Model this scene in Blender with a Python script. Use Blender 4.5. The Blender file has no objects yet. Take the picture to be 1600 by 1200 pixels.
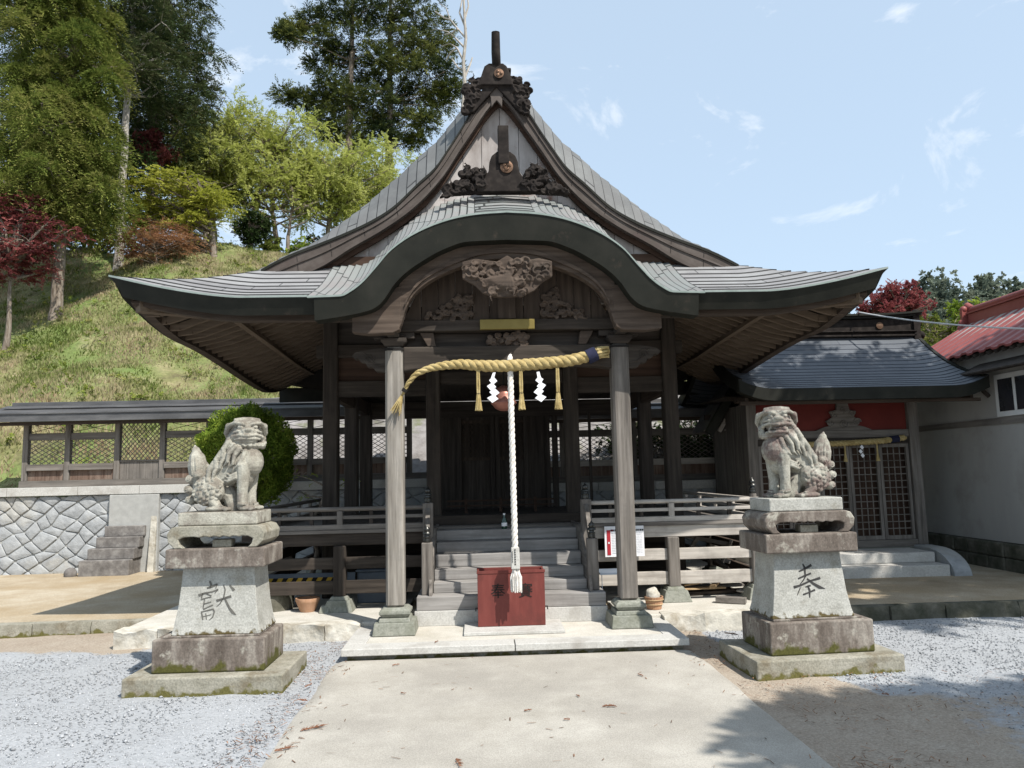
import bpy, bmesh, math, random
import numpy as np
from mathutils import Vector, Matrix, Euler
R = math.radians
SC = bpy.context.scene
COL = SC.collection

# ------------------------------------------------------------------ camera
def make_camera():
    yaw, pitch, roll = .0455504, .1163706, -.0227373
    fw = Vector((math.sin(yaw)*math.cos(pitch), math.cos(yaw)*math.cos(pitch), math.sin(pitch)))
    r0 = Vector((math.cos(yaw), -math.sin(yaw), 0)); u0 = r0.cross(fw)
    r = r0*math.cos(roll) + u0*math.sin(roll); u = u0*math.cos(roll) - r0*math.sin(roll)
    cd = bpy.data.cameras.new('camera'); co = bpy.data.objects.new('camera', cd); COL.objects.link(co)
    cd.sensor_width = 36; cd.lens = 36*1176.8/1600
    cd.clip_start = .05; cd.clip_end = 3000
    m = Matrix(((r.x, u.x, -fw.x, -.3), (r.y, u.y, -fw.y, 0), (r.z, u.z, -fw.z, 1.6), (0, 0, 0, 1)))
    co.matrix_world = m
    SC.camera = co
make_camera()

# ------------------------------------------------------------------ sun, sky, exposure
SUN = Vector((.50, -.60, 1.0)).normalized()
sl = bpy.data.lights.new('sun', 'SUN'); so = bpy.data.objects.new('sun', sl); COL.objects.link(so)
sl.energy = 4.7; sl.angle = R(.5); sl.color = (1, .955, .89)
so.rotation_euler = (-SUN).to_track_quat('-Z', 'Y').to_euler(); so.location = (10, -10, 25)
w = bpy.data.worlds.new('World'); SC.world = w; w.use_nodes = True
nt = w.node_tree; nt.nodes.clear()
sky = nt.nodes.new('ShaderNodeTexSky'); sky.sky_type = 'NISHITA'; sky.sun_disc = False
sky.sun_elevation = math.asin(SUN.z); sky.sun_rotation = math.atan2(SUN.x, SUN.y)
sky.air_density = 1.1; sky.dust_density = 1.6; sky.ozone_density = 1.3; sky.altitude = 200
bg = nt.nodes.new('ShaderNodeBackground'); bg.inputs['Strength'].default_value = .12
wo = nt.nodes.new('ShaderNodeOutputWorld')
tc = nt.nodes.new('ShaderNodeTexCoord')
mp = nt.nodes.new('ShaderNodeMapping'); mp.inputs['Scale'].default_value = (2.6, 2.6, 4.4); mp.inputs['Location'].default_value = (.2, 2.2, .6)
n1 = nt.nodes.new('ShaderNodeTexNoise'); n1.inputs['Scale'].default_value = 2.3; n1.inputs['Detail'].default_value = 7; n1.inputs['Roughness'].default_value = .6
n1.inputs['Distortion'].default_value = .5
cr = nt.nodes.new('ShaderNodeValToRGB'); cr.color_ramp.elements[0].position = .60; cr.color_ramp.elements[1].position = .78
cr.color_ramp.elements[1].color = (.8, .8, .8, 1)
mx = nt.nodes.new('ShaderNodeMixRGB'); mx.inputs['Color2'].default_value = (7.4, 7.5, 7.6, 1)
hz_ = nt.nodes.new('ShaderNodeMixRGB'); hz_.inputs['Fac'].default_value = .60; hz_.inputs['Color2'].default_value = (4.6, 5.7, 6.8, 1)
nt.links.new(tc.outputs['Generated'], mp.inputs['Vector']); nt.links.new(mp.outputs[0], n1.inputs['Vector'])
nt.links.new(n1.outputs['Fac'], cr.inputs[0]); nt.links.new(cr.outputs[0], mx.inputs['Fac'])
nt.links.new(sky.outputs[0], hz_.inputs['Color1']); nt.links.new(hz_.outputs[0], mx.inputs['Color1']); nt.links.new(mx.outputs[0], bg.inputs['Color'])
nt.links.new(bg.outputs[0], wo.inputs['Surface'])
SC.view_settings.view_transform = 'Standard'; SC.view_settings.look = 'None'
SC.view_settings.gamma = 1; SC.view_settings.exposure = .5
SC.render.engine = 'CYCLES'
SC.cycles.max_bounces = 6; SC.cycles.diffuse_bounces = 2; SC.cycles.transparent_max_bounces = 8

# ------------------------------------------------------------------ materials
def mat(name, cols, scale=6, stretch=(1, 1, 1), rough=.8, bump=.3, bscale=None, detail=6, pos=None,
        stain=None, stain_scale=1.2, stain_pos=(.5, .7), metallic=0, bdist=.01, spec=.3, moss=None, rnd=0, fine=0, lichen=None):
    m = bpy.data.materials.new(name); m.use_nodes = True
    n = m.node_tree; L = n.links; b = n.nodes['Principled BSDF']
    b.inputs['Roughness'].default_value = rough; b.inputs['Metallic'].default_value = metallic
    b.inputs['Specular IOR Level'].default_value = spec
    tc = n.nodes.new('ShaderNodeTexCoord'); mp = n.nodes.new('ShaderNodeMapping')
    L.new(tc.outputs['Object'], mp.inputs['Vector']); mp.inputs['Scale'].default_value = stretch
    vec = mp.outputs[0]
    oi = n.nodes.new('ShaderNodeObjectInfo'); va = n.nodes.new('ShaderNodeVectorMath'); va.operation = 'ADD'
    sc_ = n.nodes.new('ShaderNodeMath'); sc_.operation = 'MULTIPLY'; sc_.inputs[1].default_value = 37
    L.new(oi.outputs['Random'], sc_.inputs[0]); L.new(vec, va.inputs[0]); L.new(sc_.outputs[0], va.inputs[1]); vec = va.outputs[0]
    no = n.nodes.new('ShaderNodeTexNoise'); no.inputs['Scale'].default_value = scale; no.inputs['Detail'].default_value = detail
    no.inputs['Roughness'].default_value = .62
    L.new(vec, no.inputs['Vector'])
    r = n.nodes.new('ShaderNodeValToRGB'); L.new(no.outputs['Fac'], r.inputs[0])
    k = len(cols); pos = pos or [.3+.4*i/max(1, k-1) for i in range(k)]
    while len(r.color_ramp.elements) < k: r.color_ramp.elements.new(.5)
    for i, c in enumerate(cols):
        r.color_ramp.elements[i].position = pos[i]; r.color_ramp.elements[i].color = (*c, 1)
    out = r.outputs[0]
    if stain:
        s = n.nodes.new('ShaderNodeTexNoise'); s.inputs['Scale'].default_value = stain_scale; s.inputs['Detail'].default_value = 7
        s.inputs['Roughness'].default_value = .65
        L.new(tc.outputs['Object'], s.inputs['Vector'])
        sr = n.nodes.new('ShaderNodeValToRGB'); sr.color_ramp.elements[0].position = stain_pos[0]; sr.color_ramp.elements[1].position = stain_pos[1]
        L.new(s.outputs['Fac'], sr.inputs[0])
        mi = n.nodes.new('ShaderNodeMixRGB'); mi.inputs['Color2'].default_value = (*stain, 1)
        L.new(sr.outputs[0], mi.inputs['Fac']); L.new(out, mi.inputs['Color1']); out = mi.outputs[0]
    if moss:   # moss patches hugging the low part of a stone: (colour, z height, noise scale)
        sx = n.nodes.new('ShaderNodeSeparateXYZ'); L.new(tc.outputs['Object'], sx.inputs[0])
        s = n.nodes.new('ShaderNodeTexNoise'); s.inputs['Scale'].default_value = moss[2]; s.inputs['Detail'].default_value = 6
        L.new(tc.outputs['Object'], s.inputs['Vector'])
        a = n.nodes.new('ShaderNodeMath'); a.operation = 'MULTIPLY_ADD'; a.inputs[1].default_value = -1.0/moss[1]; a.inputs[2].default_value = 1.0+(moss[3] if len(moss) > 3 else 0)/moss[1]
        L.new(sx.outputs['Z'], a.inputs[0])
        a2 = n.nodes.new('ShaderNodeMath'); a2.operation = 'MULTIPLY_ADD'; a2.inputs[1].default_value = .45; L.new(a.outputs[0], a2.inputs[0]); L.new(s.outputs['Fac'], a2.inputs[2]); a2.use_clamp = False; a2.inputs[1].default_value = .26
        sr = n.nodes.new('ShaderNodeValToRGB'); sr.color_ramp.elements[0].position = .66; sr.color_ramp.elements[1].position = .76
        L.new(a2.outputs[0], sr.inputs[0])
        mi = n.nodes.new('ShaderNodeMixRGB'); mi.inputs['Color2'].default_value = (*moss[0], 1)
        L.new(sr.outputs[0], mi.inputs['Fac']); L.new(out, mi.inputs['Color1']); out = mi.outputs[0]
    if lichen:   # grey brown growth on the weathered upward faces
        ge = n.nodes.new('ShaderNodeNewGeometry'); sx = n.nodes.new('ShaderNodeSeparateXYZ'); L.new(ge.outputs['Normal'], sx.inputs[0])
        s = n.nodes.new('ShaderNodeTexNoise'); s.inputs['Scale'].default_value = 9; s.inputs['Detail'].default_value = 6; L.new(tc.outputs['Object'], s.inputs['Vector'])
        a = n.nodes.new('ShaderNodeMath'); a.operation = 'MULTIPLY_ADD'; a.inputs[1].default_value = .32; L.new(sx.outputs['Z'], a.inputs[0]); L.new(s.outputs['Fac'], a.inputs[2])
        sr = n.nodes.new('ShaderNodeValToRGB'); sr.color_ramp.elements[0].position = .56; sr.color_ramp.elements[1].position = .74; sr.color_ramp.elements[1].color = (.85, .85, .85, 1); L.new(a.outputs[0], sr.inputs[0])
        mi = n.nodes.new('ShaderNodeMixRGB'); mi.inputs['Color2'].default_value = (*lichen, 1)
        L.new(sr.outputs[0], mi.inputs['Fac']); L.new(out, mi.inputs['Color1']); out = mi.outputs[0]
    if fine:
        f = n.nodes.new('ShaderNodeTexNoise'); f.inputs['Scale'].default_value = fine; f.inputs['Detail'].default_value = 3
        L.new(tc.outputs['Object'], f.inputs['Vector'])
        fr = n.nodes.new('ShaderNodeValToRGB'); fr.color_ramp.elements[0].color = (.82, .82, .82, 1); fr.color_ramp.elements[0].position = .35
        fr.color_ramp.elements[1].color = (1.12, 1.12, 1.12, 1); fr.color_ramp.elements[1].position = .65
        L.new(f.outputs['Fac'], fr.inputs[0])
        mi = n.nodes.new('ShaderNodeMixRGB'); mi.blend_type = 'MULTIPLY'; mi.inputs['Fac'].default_value = 1
        L.new(out, mi.inputs['Color1']); L.new(fr.outputs[0], mi.inputs['Color2']); out = mi.outputs[0]
    L.new(out, b.inputs['Base Color'])
    if bump:
        bp = n.nodes.new('ShaderNodeBump'); bp.inputs['Strength'].default_value = bump; bp.inputs['Distance'].default_value = bdist
        if bscale:
            bn = n.nodes.new('ShaderNodeTexNoise'); bn.inputs['Scale'].default_value = bscale; bn.inputs['Detail'].default_value = 5
            L.new(vec, bn.inputs['Vector']); L.new(bn.outputs['Fac'], bp.inputs['Height'])
        else: L.new(no.outputs['Fac'], bp.inputs['Height'])
        L.new(bp.outputs[0], b.inputs['Normal'])
    return m

def wood(name, c1, c2, c3, axis, stain=None, rough=.85, bump=.5, **k):
    s = [22, 22, 22]; s['xyz'.index(axis)] = 1.3
    return mat(name, [c1, c2, c3], scale=1, stretch=tuple(s), rough=rough, bump=bump, stain=stain, bdist=.006, **k)

def leafmat(name, cols, trans=.35, rough=.6):
    m = bpy.data.materials.new(name); m.use_nodes = True; n = m.node_tree; L = n.links
    n.nodes.clear(); out = n.nodes.new('ShaderNodeOutputMaterial')
    at = n.nodes.new('ShaderNodeAttribute'); at.attribute_name = 'tint'
    r = n.nodes.new('ShaderNodeValToRGB'); k = len(cols)
    while len(r.color_ramp.elements) < k: r.color_ramp.elements.new(.5)
    for i, c in enumerate(cols):
        r.color_ramp.elements[i].position = i/(k-1); r.color_ramp.elements[i].color = (*c, 1)
    L.new(at.outputs['Fac'], r.inputs[0])
    d = n.nodes.new('ShaderNodeBsdfDiffuse'); t = n.nodes.new('ShaderNodeBsdfTranslucent'); mx = n.nodes.new('ShaderNodeMixShader')
    mx.inputs[0].default_value = trans
    L.new(r.outputs[0], d.inputs[0]); L.new(r.outputs[0], t.inputs[0]); L.new(d.outputs[0], mx.inputs[1]); L.new(t.outputs[0], mx.inputs[2])
    L.new(mx.outputs[0], out.inputs[0])
    return m

def brickmat(name, c1, c2, mortar, bw, bh, rough=.55, metallic=.0, stain=None, msize=.02, offset=.5, bump=.3):
    """thin sheet courses: UV u in metres along, v in courses"""
    m = bpy.data.materials.new(name); m.use_nodes = True; n = m.node_tree; L = n.links; b = n.nodes['Principled BSDF']
    uv = n.nodes.new('ShaderNodeUVMap'); uv.uv_map = 'UVMap'
    br = n.nodes.new('ShaderNodeTexBrick'); br.inputs['Scale'].default_value = 1; br.inputs['Brick Width'].default_value = bw; br.inputs['Row Height'].default_value = bh
    br.inputs['Mortar Size'].default_value = msize; br.inputs['Mortar Smooth'].default_value = .15; br.offset = offset; br.inputs['Bias'].default_value = 0
    br.inputs['Color1'].default_value = (*c1, 1); br.inputs['Color2'].default_value = (*c2, 1); br.inputs['Mortar'].default_value = (*mortar, 1)
    L.new(uv.outputs[0], br.inputs['Vector'])
    tc = n.nodes.new('ShaderNodeTexCoord'); s = n.nodes.new('ShaderNodeTexNoise'); s.inputs['Scale'].default_value = 2.2; s.inputs['Detail'].default_value = 8; s.inputs['Roughness'].default_value = .65
    L.new(tc.outputs['Object'], s.inputs['Vector'])
    sr = n.nodes.new('ShaderNodeValToRGB'); sr.color_ramp.elements[0].position = .42; sr.color_ramp.elements[1].position = .68; L.new(s.outputs['Fac'], sr.inputs[0])
    mi = n.nodes.new('ShaderNodeMixRGB'); mi.inputs['Color2'].default_value = (*(stain or c2), 1)
    L.new(sr.outputs[0], mi.inputs['Fac']); L.new(br.outputs['Color'], mi.inputs['Color1'])
    # keep joints dark over stains
    mj = n.nodes.new('ShaderNodeMixRGB'); mj.inputs['Color2'].default_value = (*mortar, 1)
    L.new(br.outputs['Fac'], mj.inputs['Fac']); L.new(mi.outputs[0], mj.inputs['Color1'])
    L.new(mj.outputs[0], b.inputs['Base Color'])
    b.inputs['Roughness'].default_value = rough; b.inputs['Metallic'].default_value = metallic; b.inputs['Specular IOR Level'].default_value = .35
    bp = n.nodes.new('ShaderNodeBump'); bp.inputs['Strength'].default_value = bump; bp.inputs['Distance'].default_value = .006
    s2 = n.nodes.new('ShaderNodeTexNoise'); s2.inputs['Scale'].default_value = 14; L.new(tc.outputs['Object'], s2.inputs['Vector'])
    L.new(s2.outputs['Fac'], bp.inputs['Height']); L.new(bp.outputs[0], b.inputs['Normal'])
    return m

W = {}
def addwood(key, c1, c2, c3, **k):
    for a in 'xyz': W[key+a] = wood('%s_wood_%s' % (key, a), c1, c2, c3, a, **k)
addwood('warm', (.036, .025, .018), (.07, .050, .037), (.112, .084, .064), stain=(.042, .033, .026), stain_scale=3, stain_pos=(.5, .8))
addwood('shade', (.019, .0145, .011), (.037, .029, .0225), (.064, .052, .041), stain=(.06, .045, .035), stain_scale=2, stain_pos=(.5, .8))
addwood('grey', (.08, .070, .061), (.155, .138, .120), (.225, .203, .18), stain=(.11, .10, .09), stain_scale=2.5, stain_pos=(.5, .75))
addwood('brown', (.028, .019, .013), (.052, .037, .027), (.085, .062, .046), stain=(.06, .045, .035), stain_scale=2, stain_pos=(.5, .8))
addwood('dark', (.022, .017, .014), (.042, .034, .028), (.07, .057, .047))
addwood('rafter', (.085, .060, .040), (.120, .088, .061), (.155, .117, .084))
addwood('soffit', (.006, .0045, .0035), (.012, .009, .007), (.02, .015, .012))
addwood('bleach', (.11, .097, .082), (.22, .20, .172), (.33, .305, .27), stain=(.20, .185, .165), stain_scale=4, stain_pos=(.5, .75))
addwood('step', (.17, .16, .148), (.26, .247, .232), (.33, .315, .298), stain=(.16, .15, .14), stain_scale=2, stain_pos=(.5, .75))
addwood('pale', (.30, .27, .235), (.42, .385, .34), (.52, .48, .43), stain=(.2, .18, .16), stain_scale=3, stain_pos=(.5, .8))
addwood('red', (.030, .016, .010), (.050, .028, .018), (.075, .045, .030))
addwood('board', (.075, .045, .032), (.145, .095, .07), (.22, .16, .125), stain=(.24, .19, .15), stain_scale=2.5, stain_pos=(.5, .75))
addwood('tan', (.25, .17, .09), (.40, .28, .16), (.52, .38, .22))
M = dict(
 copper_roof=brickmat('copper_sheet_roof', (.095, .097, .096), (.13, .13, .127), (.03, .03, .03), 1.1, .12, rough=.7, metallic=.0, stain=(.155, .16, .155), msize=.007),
 copper_front=brickmat('sunlit_copper_sheet_eave', (.17, .166, .168), (.225, .22, .22), (.04, .04, .04), 1.3, .12, rough=.7, stain=(.26, .262, .258), msize=.006),  # lighter copy of the roof sheets, sunlight put into the colour
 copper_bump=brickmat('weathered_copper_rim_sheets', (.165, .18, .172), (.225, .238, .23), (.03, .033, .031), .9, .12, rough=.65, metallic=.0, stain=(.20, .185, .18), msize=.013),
 fascia=mat('green_black_copper_fascia', spec=.15, cols=[(.011, .0115, .009), (.017, .0175, .0135), (.025, .024, .019)], scale=3, rough=.6, bump=.15, stain=(.06, .045, .035), stain_scale=5, stain_pos=(.62, .8)),
 edge=mat('verdigris_edge', [(.17, .21, .19), (.25, .29, .27)], scale=8, rough=.7, bump=.1),
 oni=mat('blackened_copper_ornament', [(.012, .010, .009), (.022, .018, .016), (.040, .033, .028)], scale=9, rough=.85, bump=.2, metallic=.0, spec=.12),
 crest=mat('tarnished_copper_crest', [(.09, .05, .03), (.18, .11, .07)], scale=12, rough=.45, metallic=.6, bump=.1),
 barge=mat('weathered_barge_board', [(.045, .035, .029), (.072, .058, .049), (.105, .088, .077)], scale=3, stretch=(1, 1, 1), rough=.75, bump=.25, stain=(.07, .05, .045), stain_scale=4, stain_pos=(.55, .75)),
 gable=mat('pale_gable_boards', [(.20, .17, .155), (.36, .33, .31), (.50, .47, .45)], scale=1.5, stretch=(3, 1, 1), rough=.8, bump=.2, stain=(.18, .08, .05), stain_scale=2.5, stain_pos=(.55, .7)),
 granite=mat('pale_granite', [(.36, .35, .325), (.45, .44, .41), (.52, .51, .475)], scale=60, rough=.85, bump=.25, stain=(.30, .28, .25), stain_scale=3, stain_pos=(.5, .75)),
 granite_g=mat('grey_green_granite', [(.15, .155, .125), (.22, .225, .19), (.28, .28, .24)], scale=40, rough=.85, bump=.3, stain=(.16, .165, .125), stain_scale=5, stain_pos=(.5, .7)),
 stone_white=mat('sandy_kerb_stone', [(.36, .34, .29), (.50, .475, .41), (.60, .58, .52)], scale=5, rough=.9, bump=.6, bscale=12, bdist=.03, stain=(.26, .22, .16), stain_scale=4, stain_pos=(.5, .72)),
 concrete=mat('pale_concrete', [(.43, .41, .355), (.50, .475, .42), (.56, .535, .475)], scale=4, rough=.9, bump=.2, bscale=60, fine=160, stain=(.40, .36, .29), stain_scale=1.1, stain_pos=(.5, .8)),
 mortar=mat('wall_mortar', [(.30, .30, .285), (.38, .38, .36)], scale=10, rough=.95, bump=.3),
 wallstone=mat('blue_grey_wall_stone', [(.25, .26, .265), (.32, .332, .338), (.38, .39, .39)], scale=7, rough=.9, bump=.5, bscale=20, bdist=.02, stain=(.40, .37, .30), stain_scale=.9, stain_pos=(.52, .75)),
 stepstone=mat('dark_step_stone', [(.10, .092, .085), (.16, .148, .138), (.26, .245, .225)], scale=9, rough=.9, bump=.4, bscale=25),
 lion=mat('weathered_carved_stone', [(.21, .19, .155), (.34, .325, .27), (.45, .435, .37)], scale=7, rough=.9, bump=.45, bscale=55, bdist=.008, stain=(.19, .165, .14), stain_scale=5.5, stain_pos=(.52, .66), fine=90, lichen=(.15, .13, .105)),
 lion_r=mat('weathered_carved_stone_reddish', [(.20, .185, .155), (.32, .31, .26), (.43, .415, .36)], scale=7, rough=.9, bump=.45, bscale=55, bdist=.008, stain=(.16, .12, .105), stain_scale=3.4, stain_pos=(.50, .60), fine=90, lichen=(.14, .115, .098)),
 ped_light=mat('pedestal_pale_stone', [(.27, .265, .235), (.36, .355, .32), (.42, .415, .38)], scale=6, rough=.9, bump=.35, bscale=60, fine=80, stain=(.24, .22, .17), stain_scale=4, stain_pos=(.58, .75), moss=((.085, .065, .025), .05, 16, .40)),
 ped_dark=mat('pedestal_stained_stone', [(.085, .068, .055), (.15, .125, .105), (.31, .28, .24)], scale=6, stretch=(1.3, 1.3, .45), rough=.9, bump=.5, bscale=40, fine=70, stain=(.34, .32, .27), stain_scale=7, stain_pos=(.56, .66), moss=((.07, .068, .016), .13, 8, .14)),
 ped_base=mat('pedestal_base_stone', [(.19, .18, .138), (.27, .255, .205), (.34, .32, .265)], scale=6, rough=.9, bump=.5, bscale=40, fine=70, stain=(.17, .145, .10), stain_scale=5, stain_pos=(.5, .68), moss=((.11, .10, .03), .06, 9)),
 ink=mat('carved_letter_shadow', [(.03, .03, .028), (.055, .052, .05)], scale=20, rough=.9, bump=0),
 carve_shade=mat('carved_letter_grey', [(.07, .068, .06), (.13, .125, .11)], scale=20, rough=.9, bump=0),
 redbox=mat('faded_red_painted_wood', [(.12, .027, .022), (.145, .034, .027), (.17, .045, .036)], scale=5, stretch=(3, 3, .6), rough=.6, bump=.1, stain=(.09, .025, .02), stain_scale=5, stain_pos=(.5, .75)),
 rope=mat('straw_rope', [(.25, .18, .07), (.38, .29, .125), (.48, .38, .19)], scale=14, rough=.9, bump=.6, bscale=90),
 rope_white=mat('white_cotton_rope', [(.50, .46, .41), (.68, .65, .60), (.76, .73, .69)], scale=20, rough=.95, bump=.5, bscale=80),
 paper=mat('white_paper', [(.72, .72, .73), (.78, .78, .79)], scale=4, rough=.7, bump=0),
 gold=mat('gold_painted_bar', [(.16, .12, .03), (.21, .16, .045)], scale=6, rough=.45, bump=.05, metallic=.3),
 bell=mat('reddish_brass_bell', [(.25, .10, .075), (.36, .16, .12)], scale=8, rough=.4, metallic=.4, bump=.05),
 navy=mat('navy_cloth', [(.012, .014, .035), (.02, .022, .05)], scale=20, rough=.9, bump=.2),
 metal=mat('dark_bronze_finial', [(.05, .05, .045), (.09, .09, .085)], scale=10, rough=.35, metallic=.8, bump=.05),
 black=mat('black_line', [(.012, .010, .009), (.02, .018, .016)], scale=10, rough=.9, bump=0),
 terracotta=mat('terracotta_wood', [(.30, .15, .085), (.42, .24, .14), (.5, .3, .2)], scale=10, stretch=(1, 1, .3), rough=.85, bump=.3),
 blue_roof=brickmat('blue_grey_sheet_roof', (.08, .088, .10), (.094, .104, .117), (.035, .042, .055), 2.6, .12, rough=.55, metallic=.0, stain=(.115, .125, .14), msize=.005),
 red_panel=mat('vermilion_panel', [(.11, .014, .010), (.15, .021, .014)], scale=4, rough=.7, bump=.1),
 white_wall=mat('white_siding', [(.33, .32, .30), (.40, .39, .365)], scale=1.5, stretch=(1, 1, .25), rough=.8, bump=.05, stain=(.20, .18, .15), stain_scale=1.1, stain_pos=(.5, .85)),
 red_metal=mat('red_corrugated_metal', [(.20, .048, .042), (.26, .075, .065)], scale=3, rough=.5, bump=.1, stain=(.22, .06, .05), stain_scale=2, stain_pos=(.5, .8)),
 foundation=mat('mossy_foundation_stone', [(.035, .038, .022), (.08, .078, .058), (.15, .14, .11)], scale=5, rough=.95, bump=.6, bscale=10, bdist=.04),
 glass=mat('dark_window_glass', [(.02, .02, .022), (.04, .04, .045)], scale=2, rough=.1, bump=0, spec=.6),
 frame_white=mat('white_window_frame', [(.6, .6, .58), (.68, .68, .66)], scale=4, rough=.5, bump=0),
 cable=mat('pale_cable', [(.45, .45, .44), (.55, .55, .54)], scale=4, rough=.6, bump=0),
 bark=mat('grey_brown_bark', [(.09, .065, .045), (.19, .155, .12), (.30, .26, .215)], scale=5, stretch=(4, 4, .8), rough=.95, bump=.8, bdist=.04),
 bark_pale=mat('pale_grey_bark', [(.20, .18, .15), (.34, .31, .27), (.46, .43, .39)], scale=5, stretch=(4, 4, .8), rough=.95, bump=.8, bdist=.03),
 twig=mat('dry_brown_twig', [(.16, .07, .04), (.28, .14, .08)], scale=10, rough=.95, bump=0),
 yellow=mat('yellow_paint', [(.55, .33, .03), (.65, .40, .05)], scale=10, rough=.6, bump=0),
 bluegrey=mat('blue_grey_plastic', [(.10, .13, .17), (.15, .18, .22)], scale=4, rough=.5, bump=0),
 notice_red=mat('crimson_print', [(.33, .02, .03), (.40, .03, .04)], scale=10, rough=.6, bump=0),
 bottle=mat('dark_green_glass', [(.006, .035, .02), (.01, .05, .03)], scale=4, rough=.08, bump=0, spec=.7),
 darkroof=mat('charcoal_fence_roof', [(.055, .055, .056), (.095, .094, .095), (.15, .147, .145)], scale=5, stretch=(.3, 3, 1), rough=.5, bump=.1, metallic=.2),
)

# ------------------------------------------------------------------ mesh helpers
def herm(xs, ys):
    xs = np.array(xs, float); ys = np.array(ys, float)
    d = np.diff(ys)/np.diff(xs); m = np.zeros(len(xs)); m[0] = d[0]; m[-1] = d[-1]
    for i in range(1, len(xs)-1): m[i] = 0 if d[i-1]*d[i] <= 0 else 2*d[i-1]*d[i]/(d[i-1]+d[i])
    def f(x):
        x = np.clip(x, xs[0], xs[-1]); i = np.clip(np.searchsorted(xs, x)-1, 0, len(xs)-2)
        h = xs[i+1]-xs[i]; t = (x-xs[i])/h
        return (2*t**3-3*t**2+1)*ys[i]+(t**3-2*t**2+t)*h*m[i]+(-2*t**3+3*t**2)*ys[i+1]+(t**3-t**2)*h*m[i+1]
    return f

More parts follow.
